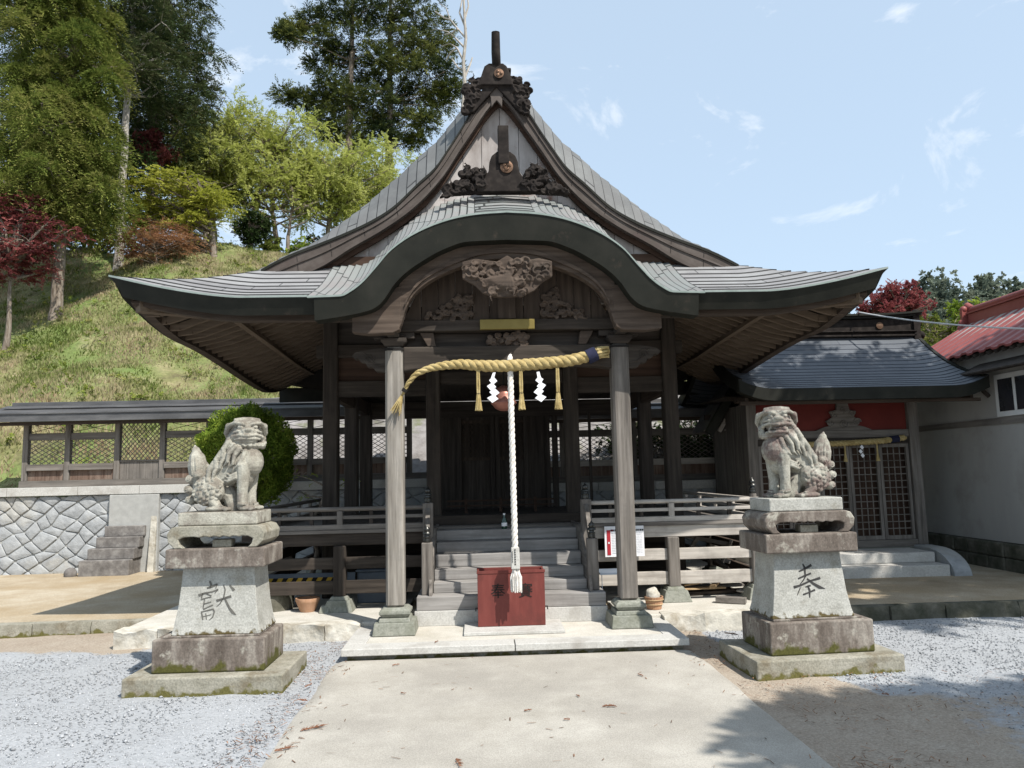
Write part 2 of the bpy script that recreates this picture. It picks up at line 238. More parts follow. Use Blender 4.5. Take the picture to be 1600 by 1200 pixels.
class MB:
    def __init__(s): s.v = []; s.f = []; s.uv = []
    def add(s, vs, fs, uvs=None):
        o = len(s.v); s.v += [tuple(p) for p in vs]; s.f += [tuple(i+o for i in f) for f in fs]
        if uvs is not None: s.uv += uvs
        elif s.uv: s.uv += [[(0, 0)]*len(f) for f in fs]
        return s
    def box(s, x0, x1, y0, y1, z0, z1):
        if x0 > x1: x0, x1 = x1, x0
        return s.add([(x0,y0,z0),(x1,y0,z0),(x1,y1,z0),(x0,y1,z0),(x0,y0,z1),(x1,y0,z1),(x1,y1,z1),(x0,y1,z1)],
              [(0,3,2,1),(4,5,6,7),(0,1,5,4),(1,2,6,5),(2,3,7,6),(3,0,4,7)])
    def taper(s, cx, cy, z0, z1, w0, d0, w1, d1, ox=0, oy=0):
        a, b, c, d = w0/2, d0/2, w1/2, d1/2
        return s.add([(cx-a,cy-b,z0),(cx+a,cy-b,z0),(cx+a,cy+b,z0),(cx-a,cy+b,z0),(cx+ox-c,cy+oy-d,z1),(cx+ox+c,cy+oy-d,z1),(cx+ox+c,cy+oy+d,z1),(cx+ox-c,cy+oy+d,z1)],
              [(0,3,2,1),(4,5,6,7),(0,1,5,4),(1,2,6,5),(2,3,7,6),(3,0,4,7)])
    def beam(s, p0, p1, w, h, up=(0, 0, 1)):
        p0, p1 = Vector(p0), Vector(p1); d = (p1-p0).normalized(); up = Vector(up)
        if abs(d.dot(up)) > .98: up = Vector((0, 1, 0))
        x = d.cross(up).normalized()*w/2; z = x.cross(d).normalized()*h/2
        vs = []
        for p in (p0, p1): vs += [p-x-z, p+x-z, p+x+z, p-x+z]
        return s.add(vs, [(0,1,2,3),(7,6,5,4),(0,4,5,1),(1,5,6,2),(2,6,7,3),(3,7,4,0)])
    def prism(s, poly, y0, y1, axis='y'):
        n = len(poly)
        P = {'y': lambda a, b, c: (a, c, b), 'x': lambda a, b, c: (c, a, b), 'z': lambda a, b, c: (a, b, c)}[axis]
        vs = [P(a, b, y0) for a, b in poly]+[P(a, b, y1) for a, b in poly]
        # triangulate caps by ear clipping through bmesh later: use ngons
        return s.add(vs, [tuple(range(n)), tuple(range(2*n-1, n-1, -1))]+[(i, i+n, (i+1) % n+n, (i+1) % n) for i in range(n)])
    def ribbon(s, xs, top, bot, y0, y1, y0b=None):
        """closed band in the XZ plane between curves top and bot, from y0 to y1 (y0b: y of bottom front edge)"""
        y0b = y0 if y0b is None else y0b
        n = len(xs); vs = []
        for x, t, b in zip(xs, top, bot): vs += [(x, y0, t), (x, y0b, b), (x, y1, b), (x, y1, t)]
        fs = []
        for i in range(n-1):
            a, c = 4*i, 4*i+4
            for k in range(4): fs.append((a+k, a+(k+1) % 4, c+(k+1) % 4, c+k))
        fs += [(0, 3, 2, 1), tuple(4*(n-1)+k for k in range(4))]
        return s.add(vs, fs)
    def tube(s, path, r, n=8, cap=True):
        path = [Vector(p) for p in path]; k = len(path); rs = r if hasattr(r, '__len__') else [r]*k
        vs = []; prev = None
        for i, p in enumerate(path):
            d = (path[min(i+1, k-1)]-path[max(i-1, 0)])
            d = d.normalized() if d.length > 1e-9 else Vector((0, 0, 1))
            if prev is None: a = d.orthogonal().normalized()
            else:
                a = prev-d*prev.dot(d); a = a.normalized() if a.length > 1e-6 else d.orthogonal().normalized()
            prev = a; b = d.cross(a)
            for j in range(n):
                t = 2*math.pi*j/n; vs.append(p+(a*math.cos(t)+b*math.sin(t))*rs[i])
        fs = [(i*n+j, i*n+(j+1) % n, (i+1)*n+(j+1) % n, (i+1)*n+j) for i in range(k-1) for j in range(n)]
        if cap: fs += [tuple(range(n-1, -1, -1)), tuple((k-1)*n+j for j in range(n))]
        return s.add(vs, fs)
    def lathe(s, prof, c, n=20):
        cx, cy, cz = c; vs = []
        for r, z in prof:
            for j in range(n):
                t = 2*math.pi*j/n; vs.append((cx+r*math.cos(t), cy+r*math.sin(t), cz+z))
        k = len(prof)
        fs = [(i*n+j, i*n+(j+1) % n, (i+1)*n+(j+1) % n, (i+1)*n+j) for i in range(k-1) for j in range(n)]
        fs += [tuple(range(n-1, -1, -1)), tuple((k-1)*n+j for j in range(n))]
        return s.add(vs, fs)
    def ell(s, c, r, rot=None, n=12, m=8):
        c = Vector(c); vs = []; rm = Euler(rot).to_matrix() if rot else None
        for i in range(m+1):
            a = math.pi*i/m
            for j in range(n):
                b = 2*math.pi*j/n
                p = Vector((r[0]*math.sin(a)*math.cos(b), r[1]*math.sin(a)*math.sin(b), r[2]*math.cos(a)))
                if rm: p = rm @ p
                vs.append(c+p)
        return s.add(vs, [(i*n+j, (i+1)*n+j, (i+1)*n+(j+1) % n, i*n+(j+1) % n) for i in range(m) for j in range(n)])
    def spiral(s, c, r, t=.25, turns=1.6, ax='y', flip=1, depth=0, n=6):
        """a raised spiral curl lying in the XZ plane at c"""
        pts = []; rs = []
        for i in range(22):
            q = i/21; a = flip*q*turns*2*math.pi; rr = r*(1-.88*q)
            pts.append((c[0]+rr*math.cos(a), c[1]-depth*q, c[2]+rr*math.sin(a))); rs.append(r*t*(1-.35*q))
        return s.tube(pts, rs, n)
    def build(s, name, m=None, parent=None, smooth=None, bevel=0, seg=2, rel=True, remesh=0, extra=None):
        me = bpy.data.meshes.new(name)
        o = Vector((0, 0, 0))
        if parent is not None and rel:
            p = parent
            while p is not None: o += p.location; p = p.parent
        if o.length: vs = [(a-o.x, b-o.y, c-o.z) for a, b, c in s.v]
        else: vs = s.v
        me.from_pydata(vs, [], s.f)
        if s.uv:
            ul = me.uv_layers.new(name='UVMap'); flat = [c for f in s.uv for uv in f for c in uv]
            ul.data.foreach_set('uv', flat)
        ob = bpy.data.objects.new(name, me); COL.objects.link(ob)
        if not s.uv:
            bm = bmesh.new(); bm.from_mesh(me); bmesh.ops.remove_doubles(bm, verts=bm.verts, dist=1e-6)
            bmesh.ops.recalc_face_normals(bm, faces=bm.faces); bm.to_mesh(me); bm.free()
        if remesh:
            md = ob.modifiers.new('r', 'REMESH'); md.mode = 'VOXEL'; md.voxel_size = remesh; md.use_smooth_shade = True
            sm = ob.modifiers.new('s', 'SMOOTH'); sm.iterations = 1; sm.factor = .35
            dg = bpy.context.evaluated_depsgraph_get(); me2 = bpy.data.meshes.new_from_object(ob.evaluated_get(dg))
            ob.modifiers.clear(); ob.data = me2; me2.name = name; me = me2; smooth = 180
        if m:
            me.materials.clear(); me.materials.append(m)
        if smooth:
            me.polygons.foreach_set('use_smooth', [True]*len(me.polygons))
            if smooth < 180: me.set_sharp_from_angle(angle=R(smooth))
        if bevel:
            b = ob.modifiers.new('bevel', 'BEVEL'); b.width = bevel; b.segments = seg; b.limit_method = 'ANGLE'; b.angle_limit = R(40)
        if parent is not None: ob.parent = parent
        return ob

def thing(name, label, cat, loc=(0, 0, 0), group=None, rotz=0):
    o = bpy.data.objects.new(name, None); COL.objects.link(o); o.location = loc; o.rotation_euler = (0, 0, rotz)
    o.empty_display_size = .2
    o['label'] = label; o['category'] = cat
    if group: o['group'] = group
    return o
def tag(o, label, cat, group=None):
    o['label'] = label; o['category'] = cat
    if group: o['group'] = group
    return o
def struct(o): o['kind'] = 'structure'; return o
def stuff(o, label=None, cat=None):
    o['kind'] = 'stuff'
    if label: o['label'] = label; o['category'] = cat
    return o
def smooth01(t): t = np.clip(t, 0, 1); return t*t*(3-2*t)
# ------------------------------------------------------------------ ground, path, terrace, hill
def vnoise(x, y, s, seed=0):
    """cheap smooth value noise"""
    rs = np.random.RandomState(seed); G = rs.rand(64, 64)
    X = np.asarray(x)/s; Y = np.asarray(y)/s
    xi = np.floor(X).astype(int); yi = np.floor(Y).astype(int); fx = X-xi; fy = Y-yi
    fx = fx*fx*(3-2*fx); fy = fy*fy*(3-2*fy)
    g = lambda a, b: G[a % 64, b % 64]
    return (g(xi, yi)*(1-fx)+g(xi+1, yi)*fx)*(1-fy)+(g(xi, yi+1)*(1-fx)+g(xi+1, yi+1)*fx)*fy

def ground_material():
    m = bpy.data.materials.new('gravel_and_soil'); m.use_nodes = True; n = m.node_tree; L = n.links; b = n.nodes['Principled BSDF']
    b.inputs['Roughness'].default_value = .95; b.inputs['Specular IOR Level'].default_value = .15
    tc = n.nodes.new('ShaderNodeTexCoord'); ob = tc.outputs['Object']
    def noise(s, d=5, r=.6):
        q = n.nodes.new('ShaderNodeTexNoise'); q.inputs['Scale'].default_value = s; q.inputs['Detail'].default_value = d; q.inputs['Roughness'].default_value = r
        L.new(ob, q.inputs['Vector']); return q.outputs['Fac']
    def ramp(f, *st):
        r = n.nodes.new('ShaderNodeValToRGB'); L.new(f, r.inputs[0])
        while len(r.color_ramp.elements) < len(st): r.color_ramp.elements.new(.5)
        for e, (p, c) in zip(r.color_ramp.elements, st): e.position = p; e.color = (*c, 1) if len(c) == 3 else c
        return r.outputs[0]
    def mix(f, a, c, t='MIX'):
        q = n.nodes.new('ShaderNodeMixRGB'); q.blend_type = t
        if isinstance(f, float): q.inputs[0].default_value = f
        else: L.new(f, q.inputs[0])
        L.new(a, q.inputs[1]); L.new(c, q.inputs[2]); return q.outputs[0]
    vo = n.nodes.new('ShaderNodeTexVoronoi'); vo.inputs['Scale'].default_value = 85; L.new(ob, vo.inputs['Vector'])
    sp = n.nodes.new('ShaderNodeSeparateColor'); L.new(vo.outputs['Color'], sp.inputs[0])
    grav = ramp(sp.outputs[0], (0, (.24, .25, .262)), (.3, (.30, .313, .327)), (.75, (.345, .358, .372)), (1, (.41, .42, .43)))
    grav = mix(.35, grav, ramp(noise(1.3, 6), (.35, (.29, .293, .292)), (.65, (.37, .378, .385))), 'MIX')
    soil = ramp(noise(2.2, 8, .65), (.3, (.17, .12, .08)), (.5, (.25, .20, .15)), (.72, (.33, .285, .23)))
    soil = mix(.5, soil, ramp(noise(60, 3), (.3, (.25, .21, .17)), (.7, (.52, .46, .38))), 'MIX')
    # where the gravel lies: vertex attribute broken up by noise
    at = n.nodes.new('ShaderNodeAttribute'); at.attribute_name = 'gravel'
    a = n.nodes.new('ShaderNodeMath'); a.operation = 'MULTIPLY_ADD'; a.inputs[1].default_value = .9; L.new(noise(3.5, 8, .72), a.inputs[0]); L.new(at.outputs['Fac'], a.inputs[2])
    f = ramp(a.outputs[0], (.84, (0, 0, 0)), (1.0, (1, 1, 1)))
    L.new(mix(f, soil, grav), b.inputs['Base Color'])
    bp = n.nodes.new('ShaderNodeBump'); bp.inputs['Strength'].default_value = .45; bp.inputs['Distance'].default_value = .012
    L.new(vo.outputs['Distance'], bp.inputs['Height']); bp.invert = True
    b2 = n.nodes.new('ShaderNodeBump'); b2.inputs['Strength'].default_value = .3; b2.inputs['Distance'].default_value = .03
    L.new(noise(7, 6), b2.inputs['Height']); L.new(bp.outputs[0], b2.inputs['Normal']); L.new(b2.outputs[0], b.inputs['Normal'])
    return m

def gravel_mask(x, y):
    x = np.asarray(x, float); y = np.asarray(y, float)
    left = smooth01((-x-1.35)/.25)*(1-smooth01((y-(6.9+.35*(x+3)*-.5))/.9)*(smooth01((-x-3.2)/.5)))
    # right: gravel band 5.3 .. 7.9, off the path edge
    edge = 1.75+.55*(1-smooth01((y-5.6)/1.2))
    right = smooth01((x-edge)/.25)*smooth01((y-5.15)/.55)
    right = right+.46*smooth01((x-1.9)/1.2)*(1-smooth01((y-5.15)/.55))
    return np.where(x < 0, left, right)

def build_ground():
    # dense near part inside one big sheet
    xs = np.concatenate([[-900, -200, -60, -25, -12], np.arange(-9, 9.01, .1), [12, 25, 60, 200, 900]])
    ys = np.concatenate([[-900, -200, -50, -15, -4], np.arange(-1, 9.01, .1), [12, 25, 60, 200, 1200]])
    X, Y = np.meshgrid(xs, ys); Z = (vnoise(X, Y, .9, 3)-.5)*.025+(vnoise(X, Y, .22, 4)-.5)*.014
    Z = np.where((np.abs(X) > 9.1) | (Y > 9.1) | (Y < -1.1), 0, Z)-.012
    n = len(xs); v = np.stack([X, Y, Z], -1).reshape(-1, 3)
    f = [(j*n+i, j*n+i+1, (j+1)*n+i+1, (j+1)*n+i) for j in range(len(ys)-1) for i in range(n-1)]
    me = bpy.data.meshes.new('ground'); me.from_pydata(v.tolist(), [], f)
    g = gravel_mask(v[:, 0], v[:, 1]); a = me.attributes.new('gravel', 'FLOAT', 'POINT'); a.data.foreach_set('value', g.astype(np.float32))
    me.materials.append(ground_material()); me.polygons.foreach_set('use_smooth', [True]*len(me.polygons))
    o = bpy.data.objects.new('ground', me); COL.objects.link(o); struct(o)
    rs = np.random.RandomState(5)
    # loose stones on the gravel
    N = 26000
    px = rs.uniform(-5.6, 6.2, N*2); py = 3.6+4.2*rs.rand(N*2)**1.25
    keep = (gravel_mask(px, py)+rs.rand(N*2)*.6 > .95) & (np.abs(px) > 1.53+.1*rs.rand(N*2))
    px, py = px[keep][:N], py[keep][:N]; k = len(px)
    s = rs.uniform(.004, .0105, k)*(1+(rs.rand(k) < .03)*.9)
    base = np.array([(1,0,0),(0,1,0),(-1,0,0),(0,-1,0),(0,0,1),(0,0,-1)], float)
    V = base[None]*s[:, None, None]*rs.uniform(.6, 1.3, (k, 6, 1)); V[:, :, 2] *= .7
    th = rs.rand(k)*6.28; c, sn = np.cos(th)[:, None], np.sin(th)[:, None]
    vx = V[:, :, 0]*c-V[:, :, 1]*sn; vy = V[:, :, 0]*sn+V[:, :, 1]*c
    V = np.stack([vx+px[:, None], vy+py[:, None], V[:, :, 2]+.0+s[:, None]*.2+(vnoise(px, py, .9, 3)[:, None]-.5)*.025-.010], -1).reshape(-1, 3)
    F = np.array([(0,1,4),(1,2,4),(2,3,4),(3,0,4),(1,0,5),(2,1,5),(3,2,5),(0,3,5)])
    F = (F[None]+6*np.arange(k)[:, None, None]).reshape(-1, 3)
    me = fast_mesh('gravel_stones', V, F, rs.rand(k), 6)
    gm = leafmat('gravel_stone', [(.21, .215, .22), (.31, .32, .33), (.42, .43, .44)], trans=0)
    me.materials.append(gm); o = bpy.data.objects.new('gravel_stones', me); COL.objects.link(o)
    stuff(o, 'pale grey loose gravel stones lying around the pedestals', 'gravel')

def fast_mesh(name, V, F, tint=None, per=1):
    """V (n,3), F (m,k) numpy -> mesh; tint per group of `per` verts stored as point attribute"""
    me = bpy.data.meshes.new(name); V = np.asarray(V, np.float32); F = np.asarray(F, np.int32)
    me.vertices.add(len(V)); me.vertices.foreach_set('co', V.ravel())
    k = F.shape[1]; me.loops.add(F.size); me.loops.foreach_set('vertex_index', F.ravel())
    me.polygons.add(len(F)); me.polygons.foreach_set('loop_start', np.arange(len(F), dtype=np.int32)*k)
    me.update(calc_edges=True)
    if tint is not None:
        a = me.attributes.new('tint', 'FLOAT', 'POINT'); a.data.foreach_set('value', np.repeat(np.asarray(tint, np.float32), per))
    return me
build_ground()

# the concrete approach, laid over the ground
pm = mat('brushed_path_concrete', [(.315, .293, .252), (.375, .352, .308), (.42, .397, .35)], scale=2.2, rough=.92, bump=.35, bscale=90, bdist=.004, fine=120,
         stain=(.30, .28, .245), stain_scale=1.1, stain_pos=(.42, .62))
b = MB(); xs = np.linspace(-1.585, 1.585, 40); ys = np.linspace(-3, 6.80, 90)
rs = np.random.RandomState(2)
for j, y in enumerate(ys):
    for i, x in enumerate(xs):
        dx = 0
        if i in (0, 39): dx = (vnoise(x, y, .35, 8)-.5)*.05
        b.v.append((x+dx, y, .010 if 0 < i < 39 else -.02))
b.f = [(j*40+i, j*40+i+1, (j+1)*40+i+1, (j+1)*40+i) for j in range(89) for i in range(39)]
struct(b.build('concrete_path', pm, smooth=60))

# terrace of packed earth behind the kerbs
tm = mat('tan_packed_earth', [(.27, .21, .135), (.37, .305, .215), (.44, .385, .295)], scale=1.6, rough=.95, bump=.5, bscale=30, bdist=.01, fine=70, stain=(.31, .235, .14), stain_scale=.7, stain_pos=(.45, .7))
b = MB(); b.box(-40, -3.86, 8.50, 14.2, -.3, .118); b.box(-3.86, 1.3, 8.36, 14.2, -.3, .117); b.box(1.3, 3.0, 8.3, 14.2, -.3, .116); b.box(3.0, 40, 7.93, 14.2, -.3, .118)
struct(b.build('terrace_ground', tm))
# light concrete strip round the hall footing
b = MB(); b.box(-3.84, -1.1, 7.78, 9.2, -.2, .148); b.box(1.1, 3.02, 7.72, 9.2, -.2, .146)
b.box(-3.3, 3.3, 9.2, 12.75, -.2, .147)
struct(b.build('footing_ground', M['concrete'], bevel=.01))

# kerbs
def kerb(name, label, x0, x1, y, z, m, seed, dy=.1, ln=(.5, .9), rough=.012):
    t = thing(name, label, 'kerb', ((x0+x1)/2, y, 0)); rs = random.Random(seed); x = x0; b = MB()
    while x < x1:
        l = min(rs.uniform(*ln), x1-x)
        if x1-x-l < .2: l = x1-x
        nx = max(2, int(l/.1)); v = []
        for i in range(nx+1):
            for (yy, zz) in ((y, -.08), (y+rs.uniform(-rough, rough), z*.5), (y+rs.uniform(-rough, rough)+.01, z+rs.uniform(-rough, rough)*.6), (y+dy*1.1, z+.003)):
                v.append((x+.004+(l-.008)*i/nx, yy, zz))
        f = [(4*i+k, 4*i+4+k, 4*i+5+k, 4*i+1+k) for i in range(nx) for k in range(3)]
        f += [(0, 1, 2, 3), (4*nx+3, 4*nx+2, 4*nx+1, 4*nx)]
        b.add(v, f); x += l
    b.build('kerb_stones', m, t, smooth=50)
    return t
kerb('stone_kerb', 'low weathered kerb edging the tan earth left of the left pedestal', -9, -3.86, 8.42, .12, M['ped_base'], 1)
kerb('stone_kerb', 'dark shaded stone kerb in front of the small side shrine', 3.04, 9, 7.84, .135, M['foundation'], 2, rough=.02)
kerb('rough_stone_edge', 'row of rough cream boulders edging the footing left of the front platform', -3.86, -1.5, 7.66, .155, M['stone_white'], 3, dy=.2, rough=.035, ln=(.35, .6))
kerb('rough_stone_edge', 'row of rough cream boulders edging the footing right of the front platform', 1.5, 3.04, 7.60, .155, M['stone_white'], 4, dy=.2, rough=.035, ln=(.35, .6))
b = MB()
for x0, x1, s in ((-3.86, -3.2, 0), (2.45, 3.1, 1)): pass

# ---- front platform slab of granite
t = thing('entrance_platform', 'pale granite slab platform in front of the steps', 'platform', (0, 6.8, 0))
b = MB(); b.box(-1.48, 1.48, 6.86, 8.2, -.05, .052)
b.build('mortar_base', M['ped_base'], t)
b = MB()
for x0, x1 in ((-1.52, -.02), (-.012, 1.52)): b.box(x0, x1, 6.77, 6.99, .052, .112)
b.box(-1.52, -1.34, 6.995, 8.2, .052, .112); b.box(1.34, 1.52, 6.995, 8.2, .052, .112)
b.build('edge_stone', M['granite'], t, bevel=.006)
b = MB(); b.box(-1.337, 1.337, 6.995, 8.2, .052, .108); b.build('platform_top', M['concrete'], t)
b = MB(); b.box(-.47, .47, 7.16, 7.68, .110, .140); b.build('low_slab', M['granite'], t, bevel=.005)

# ---- hillside
def hill_z(x, y):
    x = np.asarray(x, float); y = np.asarray(y, float)
    t = np.clip((y-13.6)/11.4, 0, 1)
    rise = (t**.95)*7.9
    beyond = np.clip(y-25, 0, 60)*.10
    xf = 1-.62*smooth01((x-1.5)/8)
    z = 1.22+(rise+beyond)*xf
    z += (vnoise(x, y, 3.1, 11)-.5)*1.0*np.clip(t*3, 0, 1)+(vnoise(x, y, 1.0, 12)-.5)*.35*np.clip(t*5, 0, 1)
    return z
def build_hill():
    xs = np.concatenate([[-80, -50, -35], np.arange(-26, 14, .35), [18, 25, 40, 60]]); ys = np.concatenate([np.arange(13.3, 30, .3), [32, 36, 42, 50, 60, 75]])
    X, Y = np.meshgrid(xs, ys); Z = hill_z(X, Y)
    n = len(xs); f = [(j*n+i, j*n+i+1, (j+1)*n+i+1, (j+1)*n+i) for j in range(len(ys)-1) for i in range(n-1)]
    me = bpy.data.meshes.new('hillside'); me.from_pydata(np.stack([X, Y, Z], -1).reshape(-1, 3).tolist(), [], f)
    hm = mat('grass_bank_soil', [(.10, .085, .045), (.17, .165, .07), (.30, .25, .15)], scale=1.3, rough=1, bump=.8, bscale=5, bdist=.12,
             stain=(.12, .17, .045), stain_scale=.55, stain_pos=(.4, .62), fine=16)
    me.materials.append(hm); me.polygons.foreach_set('use_smooth', [True]*len(me.polygons))
    o = bpy.data.objects.new('hillside', me); COL.objects.link(o); struct(o)
    rs = np.random.RandomState(8); N = 210000
    x = rs.uniform(-19, 5, N*2); y = 13.7+13*rs.rand(N*2)**.9
    dens = vnoise(x, y, 1.1, 21)*.6+vnoise(x, y, .35, 22)*.5
    k = (dens+rs.rand(N*2)*.35 > .55) & ~((x > -5.3) & (x < 6.5) & (y < 15.3+.4*np.sin(x*2))); x, y, dens = x[k][:N], y[k][:N], dens[k][:N]; N = len(x)
    z = hill_z(x, y)
    g = vnoise(x, y, 1.6, 31)*.45+vnoise(x, y, .42, 32)*.55
    tint = np.clip(g*1.3-.08+rs.normal(0, .13, N), 0, 1)
    h = rs.uniform(.03, .095, N)*(.7+dens*.7); wd = rs.uniform(.012, .032, N); a = rs.rand(N)*6.28; lean = rs.uniform(0, .8, N)*h
    b_ = rs.rand(N)*6.28
    p0 = np.stack([x-np.cos(a)*wd, y-np.sin(a)*wd, z-.02], -1); p1 = np.stack([x+np.cos(a)*wd, y+np.sin(a)*wd, z-.02], -1)
    p2 = np.stack([x+np.cos(b_)*lean, y+np.sin(b_)*lean, z+h], -1)
    V = np.stack([p0, p1, p2], 1).reshape(-1, 3)
    me = fast_mesh('hillside_grass', V, np.arange(3*N).reshape(-1, 3), tint, 3)
    me.materials.append(leafmat('bank_grass', [(.07, .10, .022), (.13, .165, .045), (.25, .24, .11), (.38, .33, .20), (.29, .21, .13)], trans=.3))
    o = bpy.data.objects.new('hillside_grass', me); COL.objects.link(o)
    stuff(o, 'green and straw coloured rough grass covering the bank', 'grass')
build_hill()

b = MB(); rs = np.random.RandomState(6); xs = np.arange(-5.3, 6.6, .25); ys = np.arange(13.36, 15.6, .2)
for y in ys:
    for x in xs: b.v.append((x, y, float(hill_z(x, y))*0+1.3+(y-13.36)*.86+(vnoise(x, y, .6, 61)-.5)*.22))
n = len(xs); b.f = [(j*n+i, j*n+i+1, (j+1)*n+i+1, (j+1)*n+i) for j in range(len(ys)-1) for i in range(n-1)]
struct(b.build('bare_bank', mat('pale_bare_bank', [(.12, .11, .10), (.22, .205, .195), (.30, .285, .275)], scale=2.5, rough=.95, bump=.6, bscale=8, bdist=.05, stain=(.12, .13, .06), stain_scale=1.6, stain_pos=(.55, .7)), smooth=180))

# rough weeds on the bank are added after the leaf helpers exist (see the tree section)

# dry cedar litter blown over the paving, thickest along the path edges and under the trees at right
rs = np.random.RandomState(91); N = 5200
x = np.concatenate([rs.normal(1.72, .14, N//5), -rs.normal(1.68, .12, N//7), rs.uniform(1.7, 5.2, N//2), rs.uniform(-1.5, 1.5, N//34)]); y = 3.4+rs.rand(len(x))*4.2
k = ((x > 1.7) & (y < 5.9)) | (np.abs(x) < 1.95) ; x, y = x[k], y[k]; g = vnoise(x+20, y+20, .5, 5)+rs.rand(len(x))*.5 > .68; x, y = x[g], y[g]; n = len(x)
L = rs.uniform(.006, .032, n); a = rs.rand(n)*6.28; w_ = rs.uniform(.0012, .0035, n); z = np.where(np.abs(x) < 1.585, .0125, .004)+rs.rand(n)*.003; tz = rs.uniform(0, .006, n)
c, s_ = np.cos(a), np.sin(a)
V = np.stack([np.stack([x-c*L-s_*w_, y-s_*L+c*w_, z], -1), np.stack([x-c*L+s_*w_, y-s_*L-c*w_, z], -1), np.stack([x+c*L+s_*w_, y+s_*L-c*w_, z+tz], -1), np.stack([x+c*L-s_*w_, y+s_*L+c*w_, z+tz], -1)], 1).reshape(-1, 3)
me = fast_mesh('cedar_litter', V, np.arange(4*n).reshape(-1, 4), rs.rand(n), 4); me.materials.append(leafmat('dry_litter', [(.06, .035, .02), (.17, .085, .045), (.30, .17, .10)], 0))
o = bpy.data.objects.new('cedar_litter', me); COL.objects.link(o); stuff(o, 'thin scatter of dry brown cedar needles along the path edges', 'litter')
# weeds and crumbs along the foot of the kerbs
# ------------------------------------------------------------------ the shrine hall
HX, YF, YB, YG = 3.70, 7.0, 12.7, 8.1
P_ = herm([0,.35,.7,1.0,1.37,1.75,1.99,2.24,2.48,2.78,2.97,3.11,3.25,3.39,3.57,3.7],
          [3.275,3.42,3.6,3.78,3.98,4.13,4.23,4.35,4.5,4.79,4.97,5.18,5.4,5.64,5.92,6.04])
OFF = herm([0,.87,1.5,1.8,2.1,2.45,2.8,3.27,3.5,3.7], [0,.2,.2,.31,.42,.54,.55,.47,.27,.12])
def Pf(d): return float(P_(d))+(.42*d if d < 0 else 0)
def lift(dx, dy): return .215*max(0, 1-max(dx, dy)/1.2)**1.5
def drop(y): return .2*float(smooth01((y-8.3)/3.5))
def roofz(d, y, front):
    dy = min(y-YF, YB-y)
    if front: return Pf(d)
    z = Pf(d)+float(OFF(d))*math.sin(min(max((y-YG)/.5, 0), 1)*math.pi/2)
    return z-drop(y)*max(0, 1-d/2.5)
KT = herm([0,.24,.45,.65,.88,1.09,1.235,1.35,1.45,1.55,1.86], [4.045,4.03,3.998,3.94,3.835,3.685,3.515,3.385,3.305,3.255,3.245])
KB = herm([0,.38,.6,.77,.97,1.08,1.13,1.19,1.28,1.45,1.78], [3.79,3.774,3.702,3.61,3.47,3.35,3.27,3.19,3.13,3.088,3.035])
KI = herm([0,.12,.25,.35,.43,.6,.75,.89,.98,1.01,1.04], [3.648,3.644,3.63,3.605,3.578,3.51,3.43,3.31,3.15,3.04,2.97])
hall = thing('shrine_hall', 'weathered wooden shrine hall with a sweeping grey gabled roof and a curved porch gable', 'shrine', (0, 9.4, 0))

def build_roof():
    roof = MB().build('roof', None) if False else None
    # --- both long slopes
    b = MB(); st = .11; K = int(HX/st)
    for sx in (-1, 1):
        for k in range(K+1):
            d0, d1 = k*st, min((k+1)*st, HX)
            if d1-d0 < 1e-4: continue
            rows = []
            for d, up in ((d0, .016), (d1, 0)):
                f0 = YF+d if d < 1.1 else YG; f1 = YB-min(d, 1.1)
                row = []
                for i in range(49):
                    t = i/48; t = t**1.35
                    y = f0+(f1-f0)*t
                    dy = min(y-YF, YB-y)
                    row.append((sx*(HX-d), y, roofz(d, y, False)+lift(d, dy)+up))
                rows.append(row)
            vs = rows[0]+rows[1]; fs = []; uv = []
            for i in range(48):
                q = (i, i+1, 49+i+1, 49+i)
                if sx > 0: q = q[::-1]
                fs.append(q); uv.append([(vs[j][1]+k*.37, (k+(0 if j < 49 else 1))*.12) for j in q])
            # little riser below the lower edge
            o = len(vs); vs = vs+[(x, y, z-.018) for x, y, z in rows[0]]
            for i in range(48): fs.append((i, i+1, o+i+1, o+i)); uv.append([(0, k*.12)]*4)
            b.add(vs, fs, uv)
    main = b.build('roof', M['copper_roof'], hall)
    # --- front and rear skirts
    for nm, back in (('front', 0), ('rear', 1)):
        b = MB(); st = .135
        for k in range(10):
            d0, d1 = k*st, min((k+1)*st, 1.1 if back else 1.38); rows = []
            for d, up in ((d0, .011), (d1, 0)):
                row = []; hw = HX-min(d, 1.1)
                for i in range(81):
                    x = -hw+2*hw*i/80
                    y = YB-d if back else YF+d
                    dr = drop(YB)*max(0, 1-d/2.5) if back else 0
                    z = Pf(d)+lift(HX-abs(x), d)+up-dr+(0 if not back else 0)
                    row.append((x, y, z))
                rows.append(row)
            vs = rows[0]+rows[1]; fs = []; uv = []
            for i in range(80):
                q = (i, i+1, 81+i+1, 81+i)
                if not back and abs((vs[i][0]+vs[i+1][0])/2) < 1.70: continue
                fs.append(q); uv.append([(vs[j][0]+k*.41, (k+(0 if j < 81 else 1))*.12) for j in q])
            o = len(vs); vs = vs+[(x, y, z-.018) for x, y, z in rows[0]]
            for i in range(80):
                if not back and abs((vs[i][0]+vs[i+1][0])/2) < 1.70: continue
                fs.append((i, i+1, o+i+1, o+i)); uv.append([(0, k*.12)]*4)
            b.add(vs, fs, uv)
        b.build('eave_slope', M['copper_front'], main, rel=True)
    return main

roof = build_roof()
RP = roof    # sub-parts of the roof

